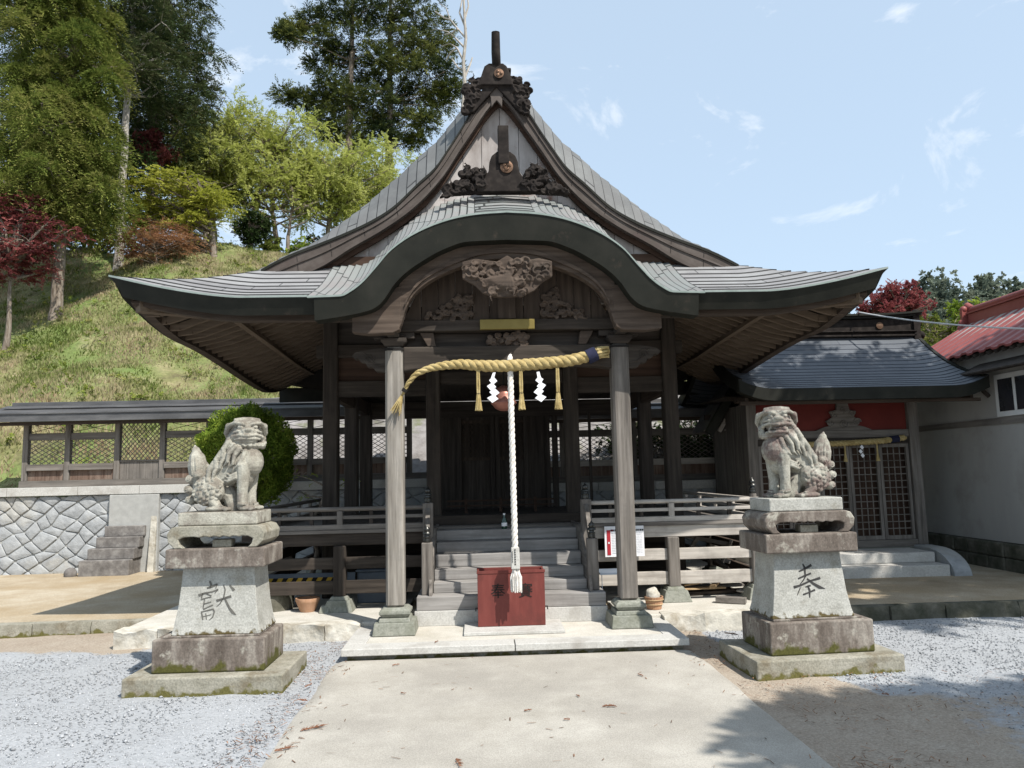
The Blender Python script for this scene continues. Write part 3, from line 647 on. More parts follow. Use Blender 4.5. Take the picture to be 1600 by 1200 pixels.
# curved porch gable roof
def kara_roof():
    b = MB(); xs = np.linspace(0, 1.86, 400); zs = KT(xs)
    s = np.concatenate([[0], np.cumsum(np.hypot(np.diff(xs), np.diff(zs)))])
    cut = .30; s0 = float(np.interp(cut, xs, s)); tot = s[-1]; n = int((tot-s0)/.078)
    def z_at(x, y): return Pf(y-YF)+float(KT(abs(x)))-3.245+.012
    Y0, Y1, NY = 6.88, 8.46, 14
    for sx in (-1, 1):
        for k in range(n):
            sa, sb = s0+(tot-s0)*k/n, s0+(tot-s0)*(k+1)/n
            xa, xb = float(np.interp(sa, s, xs)), float(np.interp(sb, s, xs))
            # skew toward the ridge: the courses lean inward with depth, like in the photo
            vs = []; 
            for x, up in ((xa, .0), (xb, .024)):
                for j in range(NY+1):
                    y = Y0+(Y1-Y0)*j/NY
                    vs.append((sx*x, y, z_at(x, y)+up))
            o = NY+1; fs = []; uv = []
            for j in range(NY):
                q = (j, j+1, o+j+1, o+j)
                if sx < 0: q = q[::-1]
                fs.append(q); uv.append([(vs[i][1]+k*.31, (k+(0 if i < o else 1))*.12) for i in q])
            oo = len(vs); vs = vs+[(x, y, z-.03) for x, y, z in vs[o:2*o]]
            for j in range(NY): fs.append((o+j, o+j+1, oo+j+1, oo+j)); uv.append([(0, k*.12)]*4)
            b.add(vs, fs, uv)
    for k in range(10):
        y0, y1 = Y0+.158*k, Y0+.158*(k+1)
        for i in range(12):
            x0, x1 = -cut+2*cut*i/12, -cut+2*cut*(i+1)/12
            vs = [(x0, y0, z_at(x0, y0)+.008), (x1, y0, z_at(x1, y0)+.008), (x1, y1, z_at(x1, y1)), (x0, y1, z_at(x0, y1))]
            b.add(vs+[(x0, y0, z_at(x0, y0)-.004), (x1, y0, z_at(x1, y0)-.004)], [(0, 1, 2, 3), (4, 5, 1, 0)],
                  [[(x0+k*.4, k*.12), (x1+k*.4, k*.12), (x1+k*.4, k*.12+.12), (x0+k*.4, k*.12+.12)], [(0, k*.12)]*4])
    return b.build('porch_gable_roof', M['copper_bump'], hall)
kara = kara_roof()
# its thick dark front edge
xs = np.linspace(-1.80, 1.80, 91); ax = np.abs(xs)
b = MB(); b.ribbon(xs, KT(ax)-.008, KB(np.minimum(ax, 1.78)), 6.885, 7.10, y0b=6.93)
b.build('porch_eave_edge', M['fascia'], hall, smooth=50)
b = MB(); xe = np.linspace(-1.86, 1.86, 121)
b.ribbon(xe, KT(np.abs(xe))+.012, KT(np.abs(xe))-.006, 6.876, 6.90); b.build('porch_eave_trim', M['edge'], hall, smooth=50)
# wooden cusped barge board beneath it
xw = np.linspace(-1.04, 1.04, 81); aw = np.abs(xw)
b = MB(); b.ribbon(xw, KB(aw)+.06, KI(aw), 7.075, 7.19)
for sx in (-1, 1):
    tail = [(1.0, 3.40), (1.10, 3.36), (1.15, 3.26), (1.20, 3.20), (1.30, 3.16), (1.48, 3.12), (1.48, 2.945), (1.33, 2.925), (1.10, 2.935), (1.035, 2.965)]
    b.prism([(sx*x, z) for x, z in tail], 7.07, 7.195)
b.build('porch_barge_board', W['warmx'], hall, bevel=.008)
b = MB(); xw2 = np.linspace(-.98, .98, 71); a2 = np.abs(xw2)
b.ribbon(xw2, KI(a2)+.10*(1-.3*a2), KI(a2)+.055*(1-.3*a2), 7.05, 7.077); b.build('barge_moulding', W['warmx'], hall, smooth=50)
# underside of the porch roof
b = MB(); n = 40
for i in range(n):
    x0, x1 = -1.15+2.3*i/n, -1.15+2.3*(i+1)/n
    b.add([(x0, 7.15, float(KB(abs(x0)))+.03), (x1, 7.15, float(KB(abs(x1)))+.03), (x1, 8.4, float(KB(abs(x1)))+.2), (x0, 8.4, float(KB(abs(x0)))+.2)], [(0, 1, 2, 3)])
b.build('porch_ceiling', W['browny'], hall, smooth=60)
# tympanum of upright boards with a king post
b = MB(); xt = np.linspace(-1.02, 1.02, 13)
for i in range(12):
    x0, x1 = xt[i]+.004, xt[i+1]-.004; z0 = float(KI(abs(x0)))+.12; z1 = float(KI(abs(x1)))+.12; y = 7.40+(i % 2)*.006
    b.prism([(x0, 3.112), (x1, 3.112), (x1, z1), (x0, z0)], y, y+.03)
b.build('gable_boarding', W['brownz'], hall)
b = MB(); b.box(-.09, .09, 7.34, 7.40, 3.112, 3.72); b.build('king_post', W['brownz'], hall, bevel=.01)

def cloud(b, pts, y, flip=1, t=.22, depth=.01):
    for (x, z, r) in pts:
        b.ell((x, y+.006, z), (r, .02, r), n=14, m=8)
        b.spiral((x, y-.014, z), r*.86, t=t, flip=flip if x > 0 else -flip, depth=depth)
def relief(b, poly, y, seed, n=26, r=(.025, .05), depth=.035):
    """deep carved scrollwork filling a polygon in the XZ plane"""
    rs = random.Random(seed); xs = [p[0] for p in poly]; zs = [p[1] for p in poly]
    def inside(x, z):
        c = False
        for i in range(len(poly)):
            (x1, z1), (x2, z2) = poly[i], poly[i-1]
            if (z1 > z) != (z2 > z) and x < (x2-x1)*(z-z1)/(z2-z1)+x1: c = not c
        return c
    pts = []; tries = 0
    while len(pts) < n and tries < 4000:
        tries += 1; x, z = rs.uniform(min(xs), max(xs)), rs.uniform(min(zs), max(zs)); q = rs.uniform(*r)
        if inside(x, z) and all((x-a)**2+(z-c)**2 > ((q+w)*.62)**2 for a, c, w in pts): pts.append((x, z, q))
    for x, z, q in pts:
        b.ell((x, y+depth*.2, z), (q, depth*rs.uniform(.4, .9), q*rs.uniform(.6, 1)), n=12, m=8)
        a0 = rs.random()*6.28; sg = rs.choice((-1, 1)); P = []
        for k in range(12): a = a0+sg*k*.42; rr = q*(1.15-.075*k); P.append((x+rr*math.cos(a), y-depth*(.35+.04*k), z+rr*math.sin(a)*.9))
        b.tube(P, [q*.10+q*.16*math.sin(math.pi*min(1, (k+1)/9)) for k in range(12)], 6)
        if rs.random() < .5:
            a = rs.random()*6.28; L_ = q*2.0; b.tube([(x, y-depth*.3, z), (x+L_*.5*math.cos(a), y-depth*.5, z+L_*.5*math.sin(a)), (x+L_*math.cos(a+.5), y-depth*.2, z+L_*math.sin(a+.5))], [q*.26, q*.2, q*.06], 6)
# relief clouds on the tympanum
for sx in (-1, 1):
    b = MB()
    pg = [(sx*x, z) for x, z in [(.80,3.13),(.78,3.19),(.68,3.22),(.62,3.29),(.54,3.31),(.47,3.42),(.40,3.38),(.36,3.30),(.36,3.15),(.45,3.12)]]
    relief(b, pg, 7.375, 5, n=24, r=(.026, .05), depth=.03); b.build('cloud_relief', W['warmx'], hall, remesh=.0065)
# hanging carved pendant
b = MB()
b.prism([(-.43,3.60),(-.43,3.44),(-.31,3.37),(-.24,3.295),(-.13,3.256),(.0,3.25),(.14,3.262),(.25,3.31),(.34,3.40),(.43,3.45),(.43,3.60),(.3,3.63),(.1,3.60),(0,3.66),(-.1,3.60),(-.3,3.63)], 7.005, 7.05)
relief(b, [(-.40,3.57),(-.41,3.46),(-.30,3.39),(-.23,3.32),(-.12,3.28),(.13,3.28),(.24,3.33),(.33,3.42),(.41,3.47),(.41,3.57),(.2,3.59),(-.2,3.59)], 6.995, 8, n=46, r=(.022, .055), depth=.045)
for k in range(9):   # the wing of a carved bird, feathers fanned to the left
    a = R(205+k*9); b.tube([(.02, 6.98, 3.46), (.02+.2*math.cos(a), 6.975, 3.46+.11*math.sin(a)), (.02+.36*math.cos(a), 7.0, 3.46+.2*math.sin(a)*.9+.02)], [.022, .026, .010], 6)
b.build('carved_pendant', W['warmx'], hall, remesh=.007)
# beams of the porch
b = MB(); xk = np.linspace(-1.03, 1.03, 25)
b.ribbon(xk, 2.85+0*xk, 2.605+.035*(1-(xk/1.03)**6), 7.375, 7.525); b.build('rainbow_beam', W['shadex'], hall, bevel=.012)
b = MB(); b.box(-1.08, 1.08, 7.36, 7.54, 3.0, 3.11); b.build('upper_beam', W['shadex'], hall, bevel=.008)
b = MB(); b.box(-1.03, 1.03, 7.50, 7.54, 2.855, 2.995); b.build('backing_board', W['darkx'], hall)
b = MB(); relief(b, [(-.20,2.86),(-.19,2.95),(-.1,2.985),(.1,2.985),(.2,2.95),(.21,2.86)], 7.40, 12, n=16, r=(.025, .045), depth=.03); b.box(-.19, .20, 7.42, 7.49, 2.855, 2.94)
b.build('frog_leg_carving', W['warmx'], hall, remesh=.007)
for sx in (-1, 1):
    b = MB(); b.prism([(sx*.87, 2.995), (sx*.735, 2.995), (sx*.71, 2.855), (sx*.79, 2.855)], 7.40, 7.47)
    b.build('strut', W['warmx'], hall, bevel=.006)
    # carved beam ends outside the posts
    b = MB(); b.prism([(sx*x, z) for x, z in [(1.19, 2.845), (1.33, 2.84), (1.50, 2.805), (1.535, 2.77), (1.51, 2.74), (1.47, 2.745), (1.45, 2.71), (1.40, 2.70), (1.385, 2.66), (1.33, 2.655), (1.30, 2.615), (1.19, 2.605)]], 7.39, 7.51)
    b.spiral((sx*1.36, 7.385, 2.75), .05, t=.16, flip=sx); b.tube([(sx*1.22, 7.386, 2.66), (sx*1.30, 7.383, 2.68), (sx*1.42, 7.386, 2.80)], .007, 5)
    b.build('beam_nose', W['shadex'], hall, bevel=.008)
    # bracket block on each post
    b = MB(); x = sx*1.12
    b.taper(x, 7.45, 2.855, 2.90, .17, .17, .25, .25); b.box(x-.125, x+.125, 7.325, 7.575, 2.90, 2.935)
    b.taper(x, 7.45, 2.937, 2.965, .17, .17, .22, .22); b.box(x-.20, x+.20, 7.39, 7.51, 2.937, 2.998)
    b.box(x-.055, x+.055, 7.1, 7.9, 2.94, 2.998)
    b.build('bracket_block', W['darkx'], hall, bevel=.006)
    # posts
    p = MB(); p.box(x-.0875, x+.0875, 7.3625, 7.5375, .352, 2.853)
    post = p.build('porch_post', W['greyz'] if sx > 0 else W['bleachz'], hall, bevel=.022, seg=1)
    p = MB(); p.box(x-.092, x+.092, 7.358, 7.542, 2.815, 2.84); p.build('iron_band', M['black'], post)
    s = MB(); s.taper(x, 7.45, .112, .225, .40, .40, .37, .37); s.taper(x, 7.45, .225, .262, .30, .30, .28, .28); s.taper(x, 7.45, .262, .300, .23, .23, .29, .29); s.box(x-.145, x+.145, 7.305, 7.595, .300, .325); s.taper(x, 7.45, .325, .352, .28, .28, .22, .22)
    s.build('stone_base', M['granite_g'], post, bevel=.006)
    # curved tie beam back to the hall
    b = MB(); pts = [(sx*1.12, 7.54, 2.72), (sx*1.08, 7.9, 2.86), (sx*1.0, 8.5, 2.98), (sx*.93, 9.0, 3.0), (sx*.88, 9.3, 2.98)]
    for a, c in zip(pts, pts[1:]): b.beam(a, c, .11, .17)
    b.build('tie_beam', W['brownx'], hall)
    b = MB(); b.box(sx*1.2, sx*1.9, 7.40, 7.52, 3.13, 3.22); b.build('eave_purlin', W['shadex'], hall, bevel=.006)
    b = MB(); b.box(x-.07, x+.07, 7.13, 9.3, 3.0+.001, 3.10); b.build('porch_purlin', W['browny'], hall)

# ---- thick eave edge, its light rim and underside
def eave_edge():
    # path of outer top points with outward normal
    pts = []
    for i in range(34):
        x = 1.62+(HX-1.62)*(i/33)**.85; pts.append((x, YF, 'f'))
    side = []
    for i in range(1, 45): side.append((HX, YF+(YB-YF)*(i/44)**1.3, 's'))
    for sx in (-1, 1):
        b = MB(); e = MB(); w_ = MB(); T = []; Bo = []; In = []; In2 = []
        for (x, y, k) in pts+side:
            dx, dy = HX-x, min(y-YF, YB-y)
            z = Pf(0)+lift(dx, dy)-(drop(y) if k == 's' else 0)
            c = max(0, 1-max(dx, dy)/.5)
            ix = .07 if k == 's' else .07*c*1.0; iy = .07 if k == 'f' else .07*c
            if abs(dx) < 1e-6 and abs(dy) < 1e-6: ix = iy = .09
            # mitre near corner
            if k == 'f': ix = max(0, x-(HX-.08))
            if k == 's': iy = max(0, .08-(y-YF)) if y < 9 else -max(0, y-(YB-.08))
            zb = z-.155-.0*c
            T.append((sx*x, y, z+.004)); Bo.append((sx*(x-ix), y+iy, zb))
            jx = .13 if k == 's' else max(0, x-(HX-.15)); jy = .16 if k == 'f' else (max(0, .15-(y-YF)) if y < 9 else -max(0, y-(YB-.15)))
            In.append((sx*(x-jx), y+jy, zb+.02)); In2.append((sx*(x-jx), y+jy, zb+.12))
        n = len(T)
        b.add(T+Bo+In, [(i, i+1, n+i+1, n+i) for i in range(n-1)]+[(n+i, n+i+1, 2*n+i+1, 2*n+i) for i in range(n-1)])
        o = [(p[0], p[1], p[2]+.012) for p in T]; o2 = [(p[0]+(sx*.012 if k >= 33 else 0), p[1]-(.012 if k <= 33 else 0), p[2]-.006) for k, p in enumerate(T)]
        o1 = [(p[0], p[1], p[2]+.018) for p in o2]
        e.add(o+o1+o2, [(i, i+1, n+i+1, n+i) for i in range(n-1)]+[(n+i, n+i+1, 2*n+i+1, 2*n+i) for i in range(n-1)])
        # wooden eave board right behind the copper edge
        q0 = [(p[0]+0, p[1], p[2]) for p in In]; q1 = [(p[0], p[1], p[2]-.055) for p in In]
        q2 = [(p[0]-sx*(.10 if k > 33 else 0), p[1]+(.10 if k <= 33 else 0), p[2]-.055) for k, p in enumerate(In)]
        q3 = [(p[0], p[1], p[2]+.03+.055) for p in q2]
        w_.add(q0+q1+q2+q3, [(j*n+i, j*n+i+1, (j+1)*n+i+1, (j+1)*n+i) for j in range(3) for i in range(n-1)])
        b.build('eave_edge', M['fascia'], RP, smooth=45)
        e.build('eave_trim', M['edge'], RP, smooth=45)
        w_.build('eave_board', W['brownx'], RP, smooth=45)
    b = MB(); b.box(-HX+.1, HX-.1, YB-.09, YB-.02, 2.84, 3.075); b.build('eave_edge', M['fascia'], RP)
eave_edge()
def soff(x, y):
    dx, dyf = HX-abs(x), y-YF; dyb = YB-y; d = min(dx, dyf, dyb)
    return 3.10+.36*min(max(d-.3, 0), 1.35)+lift(dx, max(0, min(dyf, dyb)))*.9-drop(y)*max(0, 1-min(dx, max(dyb, 0))/1.6)
b = MB(); gx = np.concatenate([-np.arange(3.56, 1.15, -.08), np.arange(-1.2, 1.21, .2), np.arange(1.16, 3.57, .08)]); gx = np.array(sorted(gx)); gy = np.arange(7.17, 12.66, .09)
b.v = [(x, y, soff(x, y)+.085) for y in gy for x in gx]; n = len(gx)
b.f = [(j*n+i, j*n+i+1, (j+1)*n+i+1, (j+1)*n+i) for j in range(len(gy)-1) for i in range(n-1) if not (abs(gx[i]+gx[i+1])/2 < 1.22 and gy[j] < 9.25)]
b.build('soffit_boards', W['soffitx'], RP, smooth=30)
for sx in (-1, 1):
    y = 7.42
    while y < 12.3:
        dd = min(y-YF, YB-y); xi = 2.05 if dd > HX-2.05 else HX-dd
        if xi < 3.30:
            b = MB(); p = [(sx*x, y, soff(x, y)+.03) for x in np.linspace(3.54, xi, 5)]
            for a, c in zip(p, p[1:]): b.beam(a, c, .05, .07)
            b.build('rafter', W['rafterx'], RP)
        y += .205
    x = 1.30
    while x < 3.3:
        ye = min(9.3, YF+HX-x)
        if ye > 7.45:
            b = MB(); p = [(sx*x, yy, soff(x, yy)+.03) for yy in np.linspace(7.20, ye, 4)]
            for a, c in zip(p, p[1:]): b.beam(a, c, .05, .07)
            b.build('rafter', W['raftery'], RP)
        x += .205
    # hip rafter and mid purlin
    b = MB(); p = [(sx*(HX-d), YF+d, soff(HX-d, YF+d)+.01) for d in (.18, .6, 1.0, 1.6)]
    for a, c in zip(p, p[1:]): b.beam(a, c, .11, .14)
    b.build('hip_rafter', W['rafterx'], RP)
    b = MB(); p = [(sx*(HX-.82), yy, soff(HX-.82, yy)-.012) for yy in (7.8, 8.6, 9.6, 10.6, 11.8)]
    for a, c in zip(p, p[1:]): b.beam(a, c, .07, .05)
    b.build('mid_purlin', W['raftery'], RP)

# ---- upper gable
TB = herm([0,.05,.15,.3,.446,.65,.98,1.31,1.65,1.97,2.7], [5.80,5.76,5.64,5.41,5.19,4.87,4.51,4.27,4.07,3.865,3.55])
def P_arr(a): return np.array([Pf(HX-v) for v in a])
for sx in (-1, 1):
    xs = np.linspace(.0, 2.62, 50); x2 = xs*sx
    b = MB(); b.ribbon(x2, P_arr(xs)-.015, TB(xs), 8.06, 8.13); o = b.build('barge_board', M['barge'], hall, smooth=40)
    b = MB(); b.ribbon(x2, P_arr(xs)+.012, P_arr(xs)-.02, 8.045, 8.16); b.build('verge_trim', M['fascia'], o, smooth=40)
    b = MB(); off = .09
    b.ribbon(x2, TB(xs)-.0+.05, TB(xs)-.06, 8.14, 8.18); b.build('inner_moulding', W['redx'], o, smooth=40)
    b = MB(); b.ribbon(x2, P_arr(xs)*.62+TB(xs)*.38, P_arr(xs)*.55+TB(xs)*.45, 8.045, 8.062); b.build('board_fillet', M['barge'], o, smooth=40)
    b = MB(); b.ribbon(x2, TB(xs)+.035, TB(xs)-.004, 8.04, 8.062); b.build('board_fillet', M['barge'], o, smooth=40)
    # joints across the board
    b = MB()
    for q in np.arange(.42, 2.5, .36):
        z1, z0 = Pf(HX-q)-.03, float(TB(q))+.02
        b.beam((sx*q, 8.058, z0+.0), (sx*(q+.02), 8.058, z1-.02), .004, .004, up=(0, 1, 0))
    b.build('board_joint', M['black'], o)
xs = np.linspace(-2.6, 2.6, 81); a = np.abs(xs)
b = MB()
xg = np.linspace(-2.55, 2.55, 25)
for i in range(24):
    x0, x1 = xg[i]+.003, xg[i+1]-.003; f = lambda v: max(3.5, float(TB(abs(v)))+.15)
    b.prism([(x0, 3.45), (x1, 3.45), (x1, f(x1)), (x0, f(x0))], 8.22+.004*(i % 2), 8.26)
b.build('gable_wall', M['gable'], hall)
b = MB(); b.box(-1.9, 1.9, 8.16, 8.215, 3.9, 4.0); b.build('gable_sill', W['redx'], hall)
# rear closure
b = MB(); xs_ = np.linspace(-2.6, 2.6, 31)
b.ribbon(xs_, [Pf(HX-abs(v))+float(OFF(HX-abs(v)))-.01 for v in xs_], 3.4+0*xs_, 11.55, 11.59); b.build('rear_gable_wall', W['darkz'], hall)
# ridge and its end ornament
b = MB(); b.box(-.10, .10, 8.1, 11.62, 5.9, 6.13); b.box(-.14, .14, 8.08, 11.66, 6.13, 6.17); b.box(-.06, .06, 8.08, 11.66, 6.17, 6.2)
rg = b.build('roof_ridge', M['oni'], hall, bevel=.01)
b = MB(); cx = -.035
b.prism([(cx+x, z) for x, z in [(-.19,5.90),(-.17,6.0),(-.155,6.05),(-.13,6.12),(-.08,6.155),(.08,6.155),(.12,6.12),(.15,6.05),(.165,6.0),(.19,5.90)]], 7.96, 8.06)
b.prism([(cx+x, z) for x, z in [(-.11,5.975),(.11,5.975),(.14,5.90),(.24,5.72),(.30,5.60),(.26,5.60),(.1,5.78),(0,5.90),(-.1,5.78),(-.26,5.60),(-.30,5.60),(-.24,5.72),(-.14,5.90)]], 8.0, 8.06)
for sx in (-1, 1):
    relief(b, [(cx+sx*x, z) for x, z in [(.17,5.98),(.26,6.0),(.33,5.93),(.37,5.84),(.34,5.72),(.36,5.60),(.30,5.58),(.24,5.72),(.19,5.84)]], 8.0, 20+sx, n=17, r=(.032, .06), depth=.05)
    b.prism([(cx+sx*x, z) for x, z in [(.16,5.98),(.24,5.99),(.34,5.85),(.345,5.70),(.37,5.60),(.30,5.58),(.2,5.78)]], 8.02, 8.07)
oni = b.build('ridge_end_ornament', M['oni'], hall, remesh=.0075)
b = MB(); b.tube([(cx+.005, 8.08, 6.10), (cx+.005, 7.98, 6.16), (cx+.0, 7.93, 6.27), (cx-.0, 7.90, 6.39), (cx-.0, 7.88, 6.475)], [.048, .05, .05, .048, .046], 8); b.build('ridge_horn', M['oni'], oni, smooth=50, rel=True)
b = MB(); b.lathe([(.001, 0), (.05, 0), (.055, .012), (.001, .02)], (0, 0, 0), 20); b.v = [(cx+.03+x, 7.955-z, 6.025+y) for x, y, z in b.v]
for k in range(3):
    a = R(120*k); b.ell((cx+.03+.024*math.cos(a), 7.935, 6.025+.024*math.sin(a)), (.019, .008, .019), n=10, m=6)
b.build('crest', M['crest'], oni)
# apex plate clasping the barge boards
b = MB(); b.prism([(cx+x, z) for x, z in [(-.105,6.015),(.105,6.015),(.20,5.885),(.135,5.895),(.09,5.86),(.065,5.78),(.06,5.67),(.03,5.715),(0,5.75),(-.03,5.715),(-.06,5.67),(-.065,5.78),(-.09,5.86),(-.135,5.895),(-.20,5.885)]], 8.025, 8.06)
b.build('apex_plate', M['barge'], hall, bevel=.006)
b = MB(); b.box(cx-.11, cx+.11, 8.0, 8.07, 6.0, 6.02); b.build('apex_trim', M['edge'], hall)
# ornament on the crest of the porch gable
b = MB(); Yk = 7.80
b.prism([(x+.02, z) for x, z in [(-.30,4.60),(-.26,4.70),(-.205,4.76),(-.165,4.83),(-.155,4.93),(-.13,5.0),(-.07,5.05),(.07,5.05),(.13,5.0),(.155,4.93),(.165,4.83),(.205,4.76),(.26,4.70),(.30,4.60)]], Yk, Yk+.12)
for sx in (-1, 1):
    b.prism([(.02+sx*x, z) for x, z in [(.2,4.60),(.22,4.78),(.30,4.86),(.40,4.87),(.46,4.77),(.54,4.68),(.62,4.645),(.70,4.55),(.62,4.575),(.5,4.58)]], Yk+.03, Yk+.09)
    for x, z, r in [(.30,4.83,.055),(.40,4.84,.042),(.245,4.78,.04)]: b.ell((.02+sx*x, Yk+.03, z), (r, .05, r), n=14, m=8)
    relief(b, [(.02+sx*x, z) for x, z in [(.22,4.62),(.22,4.80),(.30,4.88),(.42,4.88),(.47,4.76),(.54,4.70),(.62,4.66),(.70,4.56),(.6,4.57),(.4,4.60)]], Yk+.0, 30+sx, n=24, r=(.028, .055), depth=.05)
ko = b.build('porch_ridge_ornament', M['oni'], hall, remesh=.0075)
b = MB(); b.box(-.038, .078, Yk-.04, Yk+.07, 4.9, 5.33); b.build('ornament_bar', M['oni'], ko, bevel=.008)
b = MB(); b.lathe([(.001, 0), (.066, 0), (.070, .016), (.05, .02), (.001, .02)], (0, 0, 0), 24); b.v = [(.02+x+.03, Yk-.001-z, 4.87+y) for x, y, z in b.v]
for k in range(3):
    a = R(120*k+20); pts = [(.05+.03*math.cos(a+q)*(1-.05*q), Yk-.024, 4.87+.03*math.sin(a+q)) for q in (0, .5, 1.0, 1.4)]
    b.tube(pts, [.019, .014, .008, .003], 6); b.ell(pts[0], (.019, .01, .019), n=8, m=6)
b.build('crest', M['crest'], ko)

# ---- frame of the hall
for y in (9.4, 10.9, 12.3):
    for sx in (-1, 1):
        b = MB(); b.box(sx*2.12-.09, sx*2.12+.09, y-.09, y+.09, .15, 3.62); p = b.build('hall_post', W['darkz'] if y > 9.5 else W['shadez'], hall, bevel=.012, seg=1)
for sx in (-1, 1):
    b = MB(); b.box(sx*.86-.088, sx*.86+.088, 9.312, 9.488, .96, 3.4); b.build('hall_post', W['shadez'], hall, bevel=.012, seg=1)
    b = MB(); b.box(sx*.948, sx*2.03, 9.35, 9.45, 2.57, 2.765); b.build('tie_rail', W['shadex'], hall, bevel=.006)
    b = MB(); b.box(sx*.948, sx*2.03, 9.39, 9.42, 2.766, 3.06); b.build('wall_boards', W['redx'], hall)
    b = MB(); b.box(sx*2.12-.05, sx*2.12+.05, 9.49, 10.81, 2.56, 2.76); b.box(sx*2.12-.05, sx*2.12+.05, 10.99, 12.21, 2.56, 2.76); b.build('tie_rail', W['browny'], hall)
    b = MB(); b.box(sx*2.12-.015, sx*2.12+.015, 9.49, 12.21, 2.761, 3.55); b.build('wall_boards', W['darky'], hall)
b = MB(); b.box(-2.3, 2.3, 9.34, 9.46, 3.061, 3.22); b.build('head_beam', W['shadex'], hall, bevel=.006)
b = MB(); b.box(-2.03, 2.03, 9.385, 9.425, 3.222, 3.62); b.build('upper_wall_boards', W['darkx'], hall)
b = MB(); b.box(-.77, .77, 9.35, 9.45, 2.70, 2.87); b.build('door_lintel', W['shadex'], hall, bevel=.006)
b = MB(); b.box(-.77, .77, 9.39, 9.42, 2.872, 3.06); b.build('transom_board', W['darkx'], hall)
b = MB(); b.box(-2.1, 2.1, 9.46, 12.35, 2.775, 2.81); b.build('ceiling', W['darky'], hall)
b = MB(); b.box(-2.03, 2.03, 12.25, 12.35, 2.5, 2.76); b.build('rear_beam', W['darkx'], hall)
b = MB(); b.box(-2.15, 2.15, 9.27, 12.4, .90, 1.03); b.build('hall_floor', W['darky'], hall)
b = MB(); b.box(-.95, .95, 9.20, 9.31, .985, 1.095); b.build('threshold', W['shadex'], hall, bevel=.008)
# rear wall with lattice doors
b = MB(); b.box(-1.06, .80, 12.30, 12.36, 1.03, 2.5); rw = b.build('inner_wall', W['darkz'], hall)
for x in (-1.06, -.62, -.08, .0, .46, .82):
    b = MB(); b.box(x-.035, x+.035, 12.25, 12.299, 1.03, 2.5); b.build('door_frame', W['darkz'], hall)
for x0, x1 in ((-.585, -.115), (.035, .425)):
    b = MB()
    for k in range(-9, 14):
        for s in (-1, 1):
            xa = x0+k*.06; 
            # clip a diagonal to the panel
            pts = []
            z0, z1 = 1.85, 2.40
            xs0, xs1 = xa, xa+s*(z1-z0)*.6
            for t in np.linspace(0, 1, 45):
                x = xs0+(xs1-xs0)*t
                if x0 <= x <= x1: pts.append((x, z0+(z1-z0)*t))
            if len(pts) > 2: b.beam((pts[0][0], 12.285, pts[0][1]), (pts[-1][0], 12.285, pts[-1][1]), .008, .008)
    b.box(x0, x1, 12.27, 12.298, 1.80, 1.85); b.box(x0, x1, 12.27, 12.298, 2.40, 2.45)
    b.build('lattice_panel', W['brownz'], hall)
b = MB(); b.box(.89, .98, 12.22, 12.31, 1.03, 2.5); b.build('rear_post', W['darkz'], hall)
b = MB(); b.box(1.38, 1.42, 11.5, 11.54, 1.03, 2.5); b.build('rear_post', W['darkz'], hall)
# low red rail inside
b = MB(); b.box(-.77, .77, 10.98, 11.02, 1.19, 1.215); b.box(-.77, .77, 10.98, 11.02, 1.12, 1.14)
for x in (-.5, .0, .5): b.box(x-.02, x+.02, 10.97, 11.03, 1.03, 1.24)
b.build('inner_rail', W['redx'], hall)

